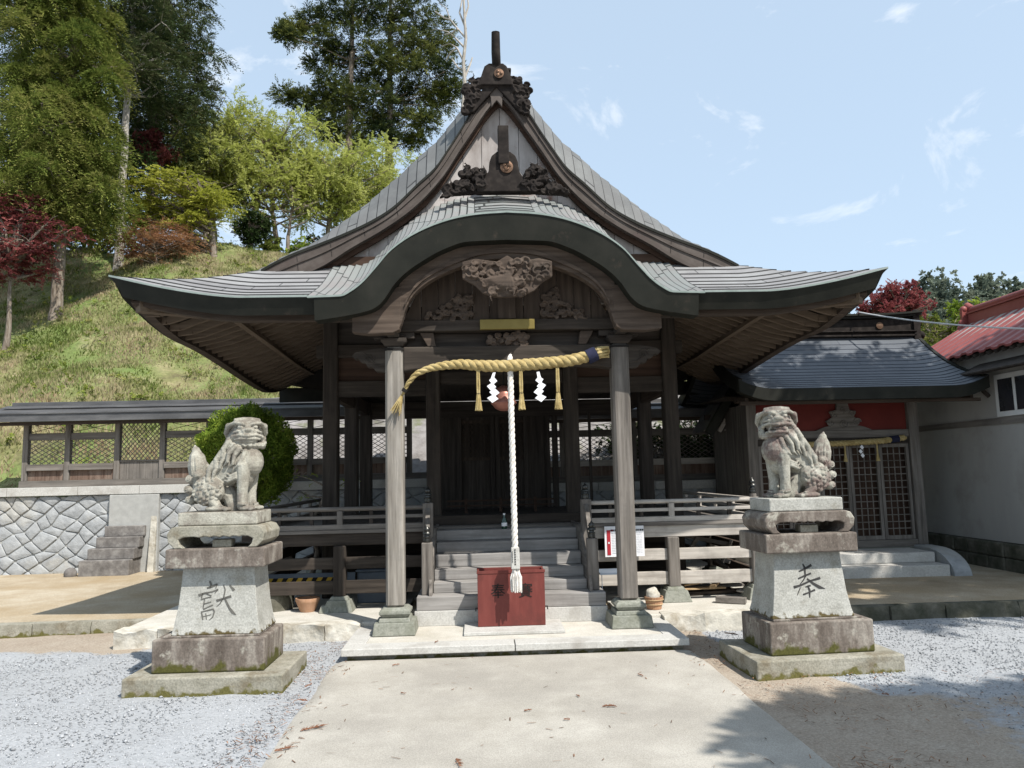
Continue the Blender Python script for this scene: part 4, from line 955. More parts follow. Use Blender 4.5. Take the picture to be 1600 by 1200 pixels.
# ---- veranda
def veranda():
    for sx in (-1, 1):
        v = MB(); xs = [sx*.93, sx*2.86]; x0, x1 = min(xs), max(xs)
        n = 12
        for i in range(8): v.box(x0, x1, 8.43+.108*i, 8.43+.108*(i+1)-.005, .975, 1.012)
        a0, a1 = min(sx*2.22, sx*2.86), max(sx*2.22, sx*2.86)
        for i in range(6): v.box(a0+.107*i, a0+.107*(i+1)-.005, 9.30, 12.5, .974, 1.010)
        v.build('veranda_floor', W['greyx'], hall)
    for sx in (-1, 1):
        f = lambda a, c: (min(sx*a, sx*c), max(sx*a, sx*c))
        x0, x1 = f(.93, 2.9)
        b = MB(); b.box(x0, x1, 8.46, 8.54, .845, .972); b.build('veranda_beam', W['palex'] if sx > 0 else W['shadex'], hall, bevel=.006)  # right side takes paler wood to look sunlit, left darker as if shaded
        b = MB(); xx = sorted((sx*2.74, sx*2.82)); b.box(xx[0], xx[1], 8.56, 12.4, .845, .972); b.build('veranda_beam', W['browny'], hall)
        for z0, z1 in ((.59, .715), (.325, .465)):
            b = MB(); x0, x1 = f(.91, 2.86); b.box(x0, x1, 8.475, 8.525, z0, z1); b.build('lower_rail', W['palex'] if sx > 0 else W['shadex'], hall, bevel=.006)  # same sunlit and shaded wood tones as the beam
            b = MB(); b.box(*sorted((sx*2.76, sx*2.81)), 8.56, 12.3, z0, z1); b.build('lower_rail', W['browny'], hall)
        for (x, y) in ((1.84, 8.5), (2.79, 8.5), (2.79, 10.1), (2.79, 11.9)):
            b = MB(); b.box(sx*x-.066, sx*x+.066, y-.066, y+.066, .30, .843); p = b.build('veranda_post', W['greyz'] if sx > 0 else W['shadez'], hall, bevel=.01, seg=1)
            b = MB(); b.taper(sx*x, y, .148, .27, .32, .32, .24, .24); b.taper(sx*x, y, .27, .305, .21, .21, .17, .17); b.build('stone_base', M['granite_g'], p, bevel=.006)
        # balustrade, front and side runs
        w = 'pale' if sx > 0 else 'grey'  # paler right balustrade: sunlight put into the wood colour
        for z, r in ((1.237, .024),):
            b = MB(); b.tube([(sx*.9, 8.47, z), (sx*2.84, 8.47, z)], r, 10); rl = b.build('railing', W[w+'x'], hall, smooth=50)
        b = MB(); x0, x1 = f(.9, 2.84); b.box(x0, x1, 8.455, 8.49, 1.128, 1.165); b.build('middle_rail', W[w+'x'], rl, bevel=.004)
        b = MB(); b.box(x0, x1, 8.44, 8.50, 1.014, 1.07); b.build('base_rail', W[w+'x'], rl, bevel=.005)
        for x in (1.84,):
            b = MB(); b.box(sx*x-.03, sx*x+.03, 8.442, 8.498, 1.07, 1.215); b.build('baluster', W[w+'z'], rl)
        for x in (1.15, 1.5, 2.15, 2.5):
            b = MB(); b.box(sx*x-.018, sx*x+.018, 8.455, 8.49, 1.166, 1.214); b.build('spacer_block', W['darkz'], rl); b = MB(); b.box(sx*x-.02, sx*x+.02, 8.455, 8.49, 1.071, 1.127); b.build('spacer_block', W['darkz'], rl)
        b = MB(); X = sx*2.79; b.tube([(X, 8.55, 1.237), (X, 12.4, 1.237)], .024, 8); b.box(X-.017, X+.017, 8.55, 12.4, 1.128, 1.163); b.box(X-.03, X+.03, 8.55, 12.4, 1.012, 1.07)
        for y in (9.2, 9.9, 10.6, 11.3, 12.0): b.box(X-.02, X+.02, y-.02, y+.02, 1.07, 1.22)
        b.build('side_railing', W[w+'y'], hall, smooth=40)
        # newels
        for (x, y, z0, z1) in ((2.79, 8.5, .975, 1.30), (.848, 7.87, .386, .905), (.872, 8.43, .386, 1.285)):
            b = MB(); b.box(sx*x-.055, sx*x+.055, y-.055, y+.055, z0, z1) if x < 2 else b.tube([(sx*x, y, 1.03), (sx*x, y, z1)], .04, 12)
            p = b.build('newel_post', W['greyz'], hall, bevel=.008, seg=1)
            b = MB(); b.lathe([(.036, 0), (.04, .01), (.036, .04), (.042, .045), (.042, .055), (.03, .06), (.026, .075), (.044, .085), (.042, .10), (.028, .112), (.036, .125), (.03, .145), (.012, .162), (.004, .18)], (sx*x, y, z1), 16)
            b.build('onion_finial', M['metal'], p, smooth=50)
        b = MB(); b.beam((sx*.85, 7.9, .87), (sx*.872, 8.4, 1.22), .045, .05); b.beam((sx*.85, 7.9, .74), (sx*.872, 8.4, 1.08), .03, .04); b.build('stair_rail', W['greyy'], hall)
veranda()
# steps
b = MB(); b.box(-.965, .955, 7.68, 8.3, .108, .252); b.build('stone_step', M['granite'], hall, bevel=.005)
stp = [(.385, 7.70, .945), (.488, 7.93, .79), (.595, 8.13, .79), (.728, 8.33, .79), (.842, 8.53, .79), (.955, 8.73, .80)]
zp = .254
for z, y, hw in stp:
    b = MB(); b.box(-hw, hw, y, 9.19, zp, z); b.build('step', W['stepx'], hall, bevel=.006); zp = z+.002
b = MB(); b.box(-.9, .9, 8.95, 9.195, .958, .985); b.build('landing', W['greyx'], hall)
for sx in (-1, 1):
    b = MB(); b.prism([(7.75, .386), (9.2, .386), (9.2, 1.0), (8.5, 1.0), (7.82, .55)], sx*.795, sx*.825, axis='x'); b.build('stair_stringer', W['greyy'], hall)
# dark boarding under the hall so that the crawl space closes
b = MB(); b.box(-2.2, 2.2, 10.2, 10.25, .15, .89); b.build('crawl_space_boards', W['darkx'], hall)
# ------------------------------------------------------------------ offering box, rope, bell, straw rope
def glyph(ch, x, z, size, y, m, name, parent):
    cu = bpy.data.curves.new(name, 'FONT'); cu.body = ch; cu.size = size; cu.extrude = .0012; cu.align_x = 'CENTER'; cu.align_y = 'CENTER'; cu.offset = 0
    ob = bpy.data.objects.new(name+'_c', cu); COL.objects.link(ob)
    ob.rotation_euler = (R(90), 0, 0)
    dg = bpy.context.evaluated_depsgraph_get(); me = bpy.data.meshes.new_from_object(ob.evaluated_get(dg)); bpy.data.objects.remove(ob)
    me.name = name
    me.transform(Matrix.Rotation(R(90), 4, 'X'))
    o = bpy.data.objects.new(name, me); COL.objects.link(o); me.materials.clear(); me.materials.append(m)
    off = Vector((0, 0, 0)); p = parent
    while p: off += p.location; p = p.parent
    o.parent = parent; o.location = Vector((x, y, z))-off
    return o
def brush(b, pts, ws, y, th=.003):
    """a brush stroke in the XZ plane: pts (x,z), widths"""
    n = len(pts); L_, R_ = [], []
    P = [Vector((p[0], p[1])) for p in pts]
    for i in range(n):
        d = (P[min(i+1, n-1)]-P[max(i-1, 0)]).normalized(); nn = Vector((-d.y, d.x))
        L_.append(P[i]+nn*ws[i]/2); R_.append(P[i]-nn*ws[i]/2)
    b.prism([tuple(p) for p in L_]+[tuple(p) for p in reversed(R_)], y-th, y+.002)

t = thing('offering_box', 'faded red wooden offering box below the white bell rope', 'offering box', (-.01, 7.5, .14))
b = MB(); x0, x1, y0, y1, z0, z1 = -.338, .308, 7.40, 7.66, .142, .655
b.box(x0, x1, y0, y0+.018, z0, z1); b.build('front_panel', M['redbox'], t, bevel=.003)
b = MB(); b.box(x0, x1, y1-.018, y1, z0, z1); b.build('back_panel', M['redbox'], t)
for xa in (x0, x1-.018): b = MB(); b.box(xa, xa+.018, y0+.019, y1-.019, z0, z1); b.build('side_panel', M['redbox'], t)
b = MB()
for i in range(7): b.taper(0, 0, 0, .02, .58, .018, .58, .008); b.v[-8:] = [(x-.015, y+y0+.04+i*.03, z+z1-.04) for x, y, z in b.v[-8:]]
b.build('slatted_top', M['redbox'], t)
b = MB(); b.box(x0-.006, x1+.006, y0-.006, y0+.002, z1-.02, z1+.008); b.box(x0-.006, x1+.006, y1-.002, y1+.006, z1-.02, z1+.006); b.build('rim', M['redbox'], t, bevel=.002)
b = MB(); b.tube([(x1, 7.5, .30), (x1+.03, 7.5, .30), (x1+.03, 7.5, .27)], .006, 6); b.tube([(x0, 7.5, .30), (x0-.02, 7.5, .30), (x0-.02, 7.5, .27)], .006, 6); b.build('side_ring', M['black'], t)
glyph('奉', -.142, .46, .145, y0-.003, M['black'], 'painted_letter', t)
glyph('賽', .122, .46, .145, y0-.003, M['black'], 'painted_letter', t)

def twisted(path, r, strands, pitch, sr, seg=5, mesh=None):
    """laid rope: strands wound round a path"""
    b = mesh or MB(); P = [Vector(p) for p in path]
    cum = [0]
    for a, c in zip(P, P[1:]): cum.append(cum[-1]+(c-a).length)
    n = int(cum[-1]/(pitch/10)); rr = r if callable(r) else (lambda t: r)
    for s in range(strands):
        pts = []; rs = []
        for i in range(n+1):
            q = cum[-1]*i/n; k = min(len(P)-2, max(0, np.searchsorted(cum, q)-1)); t = (q-cum[k])/max(1e-6, cum[k+1]-cum[k])
            p = P[k].lerp(P[k+1], t); d = (P[k+1]-P[k]).normalized(); a = Vector((0, 1, 0)); c = d.cross(a).normalized()
            ang = 2*math.pi*(q/pitch+s/strands); ra = rr(q/cum[-1])
            pts.append(p+(a*math.cos(ang)+c*math.sin(ang))*ra*.5); rs.append(ra*sr)
        b.tube(pts, rs, seg+2)
    return b
t = thing('bell_rope', 'thick white bell rope hanging down in front of the offering box', 'rope', (.02, 7.28, 2.75))
b = twisted([(.02, 7.40, 2.76), (.02, 7.3, 2.60), (.018, 7.26, 2.2), (.02, 7.25, 1.6), (.024, 7.24, .87)], .028, 3, .16, .62)
b.build('twisted_rope', M['rope_white'], t, smooth=70)
b = MB(); b.taper(.024, 7.24, .695, .895, .082, .082, .075, .075); sl_ = b.build('rope_sleeve', M['granite'], t, bevel=.006)
b = MB()
rs = random.Random(9)
for zz in np.arange(.735, .875, .022):
    for dx in (-.004,): b.box(.024+dx-.006, .024+dx+.007, 7.1965, 7.1985, zz, zz+.013) if rs.random() < .9 else None
for zz in np.arange(.76, .86, .018): b.box(-.008, .0, 7.1965, 7.1985, zz, zz+.010)
b.build('written_column', M['ink'], sl_)
b = MB()
for i in range(46):
    a = rs.random()*6.28; r0 = .030*math.sqrt(rs.random()); r1 = .052*math.sqrt(rs.random()); L0 = rs.uniform(.19, .225)
    b.tube([(.024+r0*math.cos(a), 7.24+r0*math.sin(a), .70), (.024+r1*1.05*math.cos(a), 7.24+r1*1.05*math.sin(a), .62), (.024+r1*math.cos(a), 7.24+r1*math.sin(a), .70-L0)], .0065, 5)
b.build('tassel', M['rope_white'], t, smooth=70)
t = thing('bell', 'round reddish brass bell hanging behind the white rope', 'bell', (-.04, 7.62, 2.45))
b = MB(); b.lathe([(.001, .21), (.03, .205), (.085, .17), (.112, .11), (.118, .05), (.13, .035), (.13, .022), (.112, .005), (.085, -.03), (.04, -.05), (.001, -.055)], (-.04, 7.62, 2.27), 28); b.build('bell_body', M['bell'], t, smooth=60)
b = MB(); b.tube([(-.04, 7.62, 2.47), (-.04, 7.62, 2.62)], .008, 6); b.build('hanger', M['black'], t)
t = tag(MB().box(-.27, .27, 7.30, 7.345, 3.0, 3.10).build('gilt_bar', M['gold'], None, bevel=.004), 'narrow gold painted bar fixed on the beam above the entrance', 'bar')

t = thing('sacred_straw_rope', 'thick twisted straw rope strung between the porch posts below the beam', 'straw rope', (0, 7.3, 2.65))
path = [(-1.03, 7.30, 2.37), (-.98, 7.28, 2.47), (-.90, 7.27, 2.565), (-.78, 7.27, 2.615), (-.62, 7.27, 2.645), (-.46, 7.27, 2.655), (-.28, 7.27, 2.635), (-.1, 7.27, 2.628), (.12, 7.27, 2.635), (.36, 7.27, 2.65), (.55, 7.27, 2.665), (.70, 7.27, 2.69), (.80, 7.27, 2.72), (.93, 7.28, 2.755)]
b = twisted(path, lambda q: .012+.041*min(1, q*2.2)**.8, 3, .21, .68); b.build('twisted_rope', M['rope'], t, smooth=70)
b = MB(); b.tube([(.775, 7.27, 2.70), (.865, 7.27, 2.74)], .072, 14); b.build('navy_binding', M['navy'], t, smooth=50)
b = MB()
for i in range(60):
    a = rs.random()*6.28; r = .055*math.sqrt(rs.random())
    p = Vector((.87, 7.275+r*math.cos(a), 2.745+r*math.sin(a))); b.tube([p, p+Vector((.10+rs.random()*.03, (rs.random()-.5)*.03, .01+(rs.random()-.5)*.04))], [.010, .006], 5)
b.build('cut_end', M['rope'], t)
b = MB()
for i in range(30):
    p = Vector((-1.03, 7.30, 2.38)); d = Vector((-.07+rs.uniform(-.05, .06), rs.uniform(-.03, .03), -.17+rs.uniform(-.05, .03))); b.tube([p, p+d*.5+Vector((.0, 0, 0)), p+d], [.008, .006, .002], 4)
b.build('frayed_end', M['rope'], t)
b = MB(); b.tube([(-1.018, 7.295, 2.395), (-1.0, 7.29, 2.425)], .028, 10); b.build('dark_binding', M['black'], t)
for x in (-.297, .118, .476):
    b = MB()
    for dx in (-.008, .008): b.tube([(x+dx, 7.25, 2.60), (x+dx*1.3, 7.25, 2.45), (x+dx, 7.25, 2.352)], .009, 6)
    for i in range(44):
        a = rs.random()*6.28; r = .036*math.sqrt(rs.random()); b.tube([(x+r*.4*math.cos(a), 7.25+r*.4*math.sin(a), 2.355), (x+r*math.cos(a), 7.25+r*math.sin(a), 2.192+rs.random()*.012)], [.0055, .006], 5)
    tt = b.build('straw_tassel', M['rope'], t)
    b = MB(); b.tube([(x, 7.25, 2.345), (x, 7.25, 2.362)], .017, 10); b.build('tie', M['black'], tt)
for x, sx in ((-.15, 1), (.295, -1)):
    b = MB(); zz = 2.56; cx_ = x+.01*sx; y = 7.235
    b.prism([(cx_-.014, zz), (cx_+.014, zz+.004), (cx_+.012-sx*.02, zz-.07), (cx_-.022-sx*.02, zz-.075)], y, y+.002)
    off = 0
    for k in range(4):
        w = .04+.005*k; z0 = zz-.06-.058*k; c = cx_-sx*(.014*((k % 2)*1.2)) - sx*.012 + sx*.01*(k//2)
        poly = [(c-w, z0-.012), (c+w*.15, z0+.022), (c+w, z0-.022), (c-w*.1, z0-.060)]
        if sx < 0: poly = [(2*c-a, q) for a, q in poly]
        b.prism(poly, y-.003*k-.003, y-.003*k-.001)
    b.build('paper_streamer', M['paper'], t)

# ------------------------------------------------------------------ notice board, tub, pots, bottle, planks
t = thing('notice_board', 'white notice board with crimson print behind the right porch post', 'notice board', (1.29, 8.36, .65))
b = MB(); b.box(1.068, 1.505, 8.40, 8.412, .648, .978); b.build('board', M['paper'], t)
b = MB(); b.box(1.092, 1.132, 8.396, 8.3985, .668, .938); b.box(1.145, 1.16, 8.396, 8.3985, .925, .945); p = b.build('crimson_column', M['notice_red'], t)
b = MB(); b.box(1.105, 1.119, 8.393, 8.3955, .79, .81); b.build('white_square', M['paper'], p)
b = MB(); x = 1.135
while x < 1.485:
    w_ = rs.uniform(.010, .018); b.box(x, x+w_, 8.396, 8.3985, .925, .943); x += w_+.006
b.build('headline_letters', M['ink'], t)
b = MB()
for k in range(13):
    z = .90-k*.018; x = 1.145
    while x < 1.48:
        w_ = rs.uniform(.02, .06); b.box(x, min(x+w_, 1.485), 8.397, 8.3985, z, z+.004); x += w_+.008
b.build('small_print', mat('faint_grey_print', [(.45, .45, .47), (.55, .55, .57)], bump=0), t)

t = thing('wooden_tub', 'small reddish wooden tub with a rounded stone in it beside the right porch post', 'tub', (1.50, 8.02, .15))
def tub(c, r0, r1, h, name, parent, m):
    b = MB(); n = 22; cx, cy, cz = c; vs = []
    for j in range(n):
        a = 2*math.pi*j/n; a2 = 2*math.pi*(j+.93)/n
        for aa in (a, a2):
            vs += [(cx+r0*math.cos(aa), cy+r0*math.sin(aa), cz), (cx+r1*math.cos(aa), cy+r1*math.sin(aa), cz+h), (cx+(r1-.012)*math.cos(aa), cy+(r1-.012)*math.sin(aa), cz+h), (cx+(r0-.012)*math.cos(aa), cy+(r0-.012)*math.sin(aa), cz+.01)]
    for j in range(n): o = 8*j; b.f += [(o, o+4, o+5, o+1), (o+1, o+5, o+6, o+2), (o+2, o+6, o+7, o+3), (o, o+1, o+2, o+3), (o+4, o+7, o+6, o+5)]
    b.v = vs; return b.build(name, m, parent)
tub((1.50, 8.02, .15), .075, .098, .125, 'staves', t, M['terracotta'])
for z, r in ((.20, .089), (.245, .097)):
    b = MB(); b.tube([(1.50+r*math.cos(a), 8.02+r*math.sin(a), z) for a in np.linspace(0, 6.28, 25)], .006, 6); b.build('hoop', M['tan'] if 'tan' in M else W['tanx'], t)
b = MB(); b.ell((1.49, 8.02, .285), (.075, .07, .085), n=16, m=12); b.v = [(x+.006*math.sin(z*90), y, z+.004*math.sin(x*80)) for x, y, z in b.v]; tag(b.build('rounded_stone', M['stone_white'], None, smooth=180), 'rounded cream stone sitting in the small wooden tub', 'stone')
t = thing('plant_pot', 'empty brown clay pot below the veranda right of the left pedestal', 'pot', (-2.19, 8.50, .15))
b = MB(); b.lathe([(.08, 0), (.12, .10), (.13, .115), (.13, .145), (.115, .145), (.10, .09), (.06, .02)], (-2.19, 8.50, .149), 22); b.build('pot_body', M['terracotta'], t, smooth=40)
b = MB(); b.lathe([(.001, 0), (.10, 0), (.10, .01), (.001, .012)], (-2.19, 8.5, .235), 16); b.build('soil', M['foundation'], t)
b = MB(); b.lathe([(.22, 0), (.23, .18), (.22, .19), (.20, .17), (.001, .16)], (-2.62, 8.72, .149), 20); tag(b.build('stone_basin', M['foundation'], None, smooth=40), 'dark round stone basin in the shade under the left veranda', 'basin')
b = MB(); b.taper(-1.98, 8.36, .149, .22, .12, .16, .09, .12); b.v[-8:] = [(x, y+z*.3, z) for x, y, z in b.v[-8:]]; tag(b.build('stone_block', M['granite_g'], None, bevel=.01), 'small tilted grey stone block beside the clay pot', 'stone')
t = thing('sake_bottle', 'small dark green bottle standing on an upper step', 'bottle', (-.024, 8.80, .955))
b = MB(); b.lathe([(.03, 0), (.032, .01), (.032, .09), (.012, .125), (.011, .155), (.001, .155)], (-.024, 8.80, .9555), 16); b.build('glass', M['bottle'], t, smooth=50)
b = MB(); b.lathe([(.013, 0), (.013, .02), (.001, .021)], (-.024, 8.80, 1.1106), 12); b.build('cap', M['paper'], t); b = MB(); b.lathe([(.0328, 0), (.0328, .04)], (-.024, 8.80, .985), 16); b.build('bottle_label', M['paper'], t)
t = thing('hazard_barrier', 'grey barrier board with black and yellow stripes under the left veranda', 'barrier', (-2.4, 8.75, .3))
b = MB(); b.box(-2.95, -1.72, 8.74, 8.77, .40, .52); b.build('board', M['bluegrey'], t)
b = MB()
for k in range(9): x = -2.93+k*.11; b.prism([(x, .425), (x+.055, .425), (x+.085, .475), (x+.03, .475)], 8.736, 8.739)
b.build('yellow_stripe', M['yellow'], t)
b = MB()
for k in range(9): x = -2.93+k*.11+.055; b.prism([(x, .425), (x+.055, .425), (x+.085, .475), (x+.03, .475)], 8.736, 8.739)
b.build('black_stripe', M['black'], t)
b = MB(); b.box(-2.85, -2.81, 8.78, 8.82, .15, .52); b.box(-1.85, -1.81, 8.78, 8.82, .15, .52); b.build('leg', M['bluegrey'], t)
b = MB(); b.box(-1.72, -1.25, 8.9, 9.2, .15, .50); b.box(-1.74, -1.23, 8.88, 9.22, .50, .53); tag(b.build('storage_box', M['bluegrey'], None, bevel=.015), 'blue grey plastic storage box under the left veranda by the steps', 'box')
b = MB()
for x in (.95, 1.28):
    for y in (7.95, 8.25): b.tube([(x, y, .15), (x, y, .52)], .004, 5)
b.box(.93, 1.30, 7.93, 8.27, .52, .54); tag(b.build('wire_rack', M['bluegrey'], None), 'thin wire rack with a grey top between the steps and the right porch post', 'rack')
# lumber under the right veranda, each plank its own thing
lum = ['long tan plank on top of the lumber pile slanting to the right', 'dark brown plank low in the lumber pile', 'orange brown plank in the middle of the lumber pile', 'narrow grey plank at the back of the lumber pile', 'pale plank end sticking out of the lumber pile', 'wide brown board lying at the bottom of the lumber pile', 'tan batten crossing the lumber pile', 'dark batten leaning on the right of the lumber pile']
spec = [((2.0,8.75,.27),(2.75,8.95,.33),.10,.02,'tanx'), ((1.98,8.8,.175),(2.75,8.85,.18),.14,.03,'brownx'), ((1.96,8.7,.235),(2.5,8.8,.225),.09,.02,'tanx'), ((2.0,9.0,.21),(2.9,9.0,.22),.12,.03,'greyx'),
        ((2.62,8.62,.20),(3.1,8.9,.30),.10,.02,'palex'), ((1.95,8.85,.16),(2.7,9.0,.165),.3,.02,'brownx'), ((2.3,8.6,.26),(2.65,9.3,.28),.06,.03,'tanx'), ((2.85,8.7,.18),(2.45,9.1,.55),.05,.04,'darkx')]
for (p0, p1, a, c, m_), l in zip(spec, lum):
    b = MB(); b.beam(p0, p1, a, c); tag(b.build('plank', W[m_], None, bevel=.003), l, 'plank', 'planks stored under the right veranda')
b = MB(); b.beam((2.24, 8.28, .185), (2.52, 8.14, .18), .10, .06); tag(b.build('timber_offcut', W['greyx'], None, bevel=.004), 'short grey timber offcut lying in front of the lumber pile', 'offcut')
t = thing('folded_trestle', 'wooden trestle frame stored in the dark below the right veranda', 'trestle', (2.4, 9.3, .15))
for p0, p1, nm in (((2.1,9.3,.8),(2.95,9.2,.62),'top_rail'), ((2.35,9.25,.76),(2.2,9.25,.55),'leg'), ((2.75,9.2,.72),(2.62,9.2,.45),'leg'), ((2.1,9.35,.62),(3.0,9.3,.38),'cross_bar')):
    b = MB(); b.beam(p0, p1, .04, .045); b.build(nm, W['greyx'], t)

# fallen cedar sprays on the paving
lab = 0
tw = [(-1.45,5.0,.16,'large reddish cedar spray on the path edge in the left foreground'),(-1.55,5.64,.09,'small dry spray on the gravel in front of the left pedestal'),(-1.52,4.66,.11,'dry spray on the gravel at the lower left path edge'),(.93,5.97,.07,'small twig on the right of the path near the platform'),(.36,5.55,.05,'tiny twig left of the longest twig on the path'),(.50,5.27,.10,'longest thin reddish twig on the right half of the path'),(-.03,5.23,.05,'tiny twig in the middle of the path'),(-.46,4.42,.11,'feathery reddish spray on the path at the bottom edge'),(-1.0,6.60,.07,'small twig on the path just before the platform'),(1.97,6.82,.12,'dark twig in the shade left of the right pedestal'),(-1.62,6.1,.09,'brown spray on the gravel beside the left path edge'),(-.72,6.9,.05,'tiny twig on the front edge of the platform'),(.25,5.02,.04,'speck of dry needles on the path below the longest twig'),(-.9,5.75,.04,'speck of dry needles on the left half of the path'),(2.5,5.3,.05,'small dark twig on the gravel in front of the right pedestal')]
for i, (x, y, s, l) in enumerate(tw):
    b = MB(); a0 = rs.random()*6.28; z0 = .018 if abs(x) < 1.58 else .012
    if y > 6.77: z0 = .12
    d = Vector((math.cos(a0), math.sin(a0), 0)); b.tube([Vector((x, y, z0)), Vector((x, y, z0+.004))+d*s*.5, Vector((x, y, z0))+d*s], [.003, .0025, .001], 5)
    for k in range(int(10+s*120)):
        q = rs.random(); a = a0+rs.choice((-1, 1))*rs.uniform(.3, .9); p = Vector((x, y, z0+rs.random()*.008))+d*s*q; l2 = s*.42*(1-.5*q)*rs.uniform(.5, 1)
        b.tube([p, p+Vector((math.cos(a), math.sin(a), .06))*l2], [.0025, .0008], 4)
    tag(b.build('fallen_twig', M['twig'], None), l, 'twig', 'fallen cedar twigs on the ground')

# ------------------------------------------------------------------ guardian lions on pedestals
def pedestal(name, label, cx, y0, rz, mirror):
    t = thing(name, label, 'pedestal', (cx, y0, 0), 'stone pedestals of the guardian lions', rz)
    s = -1 if mirror else 1
    def bx(x0, x1, a, c, z0, z1): b = MB(); b.box(min(s*x0, s*x1), max(s*x0, s*x1), a, c, z0, z1); return b
    b = bx(-.60, .60, 0, .78, -.06, .122); b.build('base_slab', M['ped_base'], t, rel=False, bevel=.012)
    b = bx(-.435, .425, .12, .68, .123, .375); b.build('lower_block', M['ped_dark'], t, rel=False, bevel=.012)
    b = MB(); b.box(-.37, .37, .17, .62, .376, .392); o_ = b.build('footing', M['ped_dark'], t, rel=False, bevel=.004)
    # flared die
    prof = [(.393, .345, .225), (.45, .33, .212), (.60, .305, .195), (.80, .287, .183), (.905, .280, .180)]
    b = MB(); cy = .40
    for z, hw, hd in prof: b.v += [(-hw+s*.03, cy-hd, z), (hw+s*.03, cy-hd, z), (hw+s*.03, cy+hd, z), (-hw+s*.03, cy+hd, z)]
    n = len(prof); b.f = [(4*i+k, 4*i+(k+1) % 4, 4*i+4+(k+1) % 4, 4*i+4+k) for i in range(n-1) for k in range(4)]+[(3, 2, 1, 0), tuple(4*(n-1)+k for k in range(4))]
    # zero-height helper for the moss: die stands at z .39
    die = b.build('die', M['ped_light'], t, rel=False, bevel=.006)
    b = MB(); b.box(s*.03-.385, s*.03+.385, .12, .66, .907, 1.058); b.build('cap_stone', M['ped_dark'], t, rel=False, bevel=.012)
    # bench stone with scalloped opening
    w = .38; z0, z1 = 1.06, 1.232
    poly = [(-w+.06, z0), (-w+.01, z0+.05), (-w, z1-.06), (-w+.03, z1-.012), (-w+.07, z1), (w-.07, z1), (w-.03, z1-.012), (w, z1-.06), (w-.01, z0+.05), (w-.06, z0)]
    poly += [(w-.13, z0), (w-.10, z0+.03), (w-.09, z0+.07), (w-.13, z0+.088)]
    for k in range(6):
        xa = (w-.15)-k*(2*(w-.15)/6); poly += [(xa-.02, z0+.092), (xa-.046, z0+.083)] if k < 5 else [(xa-.02, z0+.09)]
    poly += [(-w+.13, z0+.088), (-w+.09, z0+.07), (-w+.10, z0+.03), (-w+.13, z0)]
    b = MB(); b.prism([(x+s*.025, z) for x, z in poly], .14, .60); b.build('scalloped_bench', M['ped_dark'] if mirror else M['ped_base'], t, rel=False, bevel=.008)
    b = MB(); b.box(s*.03-.05, s*.03+.10, .2, .3, 1.061, 1.12); b.build('wedge_stone', M['ped_base'], t, rel=False, bevel=.006)
    b = MB(); b.box(s*.03-.315, s*.03+.31, .17, .56, 1.234, 1.338); b.build('plinth', M['lion'] if not mirror else M['ped_light'], t, rel=False, bevel=.01)
    return t, die
pl, dl = pedestal('lion_pedestal', 'tiered stone pedestal left of the path with mossy lower block', -2.41, 5.98, R(-.5), False)
pr, dr_ = pedestal('lion_pedestal', 'tiered stone pedestal right of the path with reddish stained blocks', 2.385, 5.90, R(3.5), True)

def strokes(parent, cx, cz, sc, data, m, name, y):
    b = MB()
    for pts, ws in data:
        P = [((p[0]-cx)*sc, (cz-p[1])*sc) for p in pts]
        # densify
        Q = []; Wd = []
        for i in range(len(P)-1):
            for k in range(4): t_ = k/4; Q.append((P[i][0]*(1-t_)+P[i+1][0]*t_, P[i][1]*(1-t_)+P[i+1][1]*t_)); Wd.append((ws[i]*(1-t_)+ws[i+1]*t_)*sc)
        Q.append(P[-1]); Wd.append(ws[-1]*sc); brush(b, Q, Wd, 0)
    # sit on the sloping front of the die
    out = []
    for x, yy, z in b.v:
        out.append((x, yy+y, z))
    b.v = out
    return b.build(name, m, parent, rel=False)
def die_front(z): return .40-np.interp(z, [.393, .45, .60, .80, .905], [.225, .212, .195, .183, .180])
S5 = .00104
hou = [([(715,288),(760,272),(822,243)],[9,14,18]), ([(704,342),(750,325),(812,305)],[11,12,13]), ([(663,405),(720,392),(800,362),(884,343)],[20,14,12,18]),
       ([(752,232),(765,260),(764,330)],[8,16,10]), ([(770,320),(745,355),(715,385)],[9,8,5]), ([(716,408),(698,440),(684,466)],[7,6,3]), ([(776,345),(830,388),(872,412),(914,424)],[12,20,24,4]),
       ([(758,406),(800,396)],[8,12]), ([(732,462),(780,448),(832,430)],[12,10,14]), ([(776,396),(788,430),(783,486)],[10,16,8])]
xian = [([(684,322),(694,345),(690,368)],[12,12,8]), ([(668,368),(700,358),(736,344)],[10,16,12]), ([(734,346),(726,372)],[8,4]), ([(614,414),(650,402),(706,392),(742,378)],[18,12,8,10]), ([(742,378),(722,402)],[7,4]), ([(642,400),(634,432)],[8,6]),
        ([(662,404),(700,418)],[5,7]), ([(630,442),(662,432),(700,426)],[8,6,7]), ([(655,440),(648,500)],[6,6]), ([(655,470),(700,458)],[8,6]), ([(650,505),(688,488),(712,478)],[9,7,8]), ([(636,522),(715,505),(724,520),(716,556),(694,574)],[7,9,9,7,4]), ([(640,525),(652,572)],[8,6]), ([(668,530),(676,572)],[5,4]), ([(650,552),(705,540)],[4,4]),
        ([(778,350),(790,382),(782,430),(760,470),(738,490)],[6,8,8,6,3]), ([(735,452),(780,440),(832,424)],[16,13,16]), ([(790,440),(822,500),(846,530),(868,546)],[10,14,18,5]), ([(818,352),(850,388)],[8,18])]
def place(parent, data, cx, cz, sc, zc, xo, m):
    o = strokes(parent, cx, cz, sc, data, m, 'carved_letter', 0)  # raised strokes; the shadow of engraving is put into their dark colour
    me = o.data
    for v in me.vertices:
        z = v.co.z+zc; v.co.z = z; v.co.x += xo; v.co.y += float(die_front(z))+.0
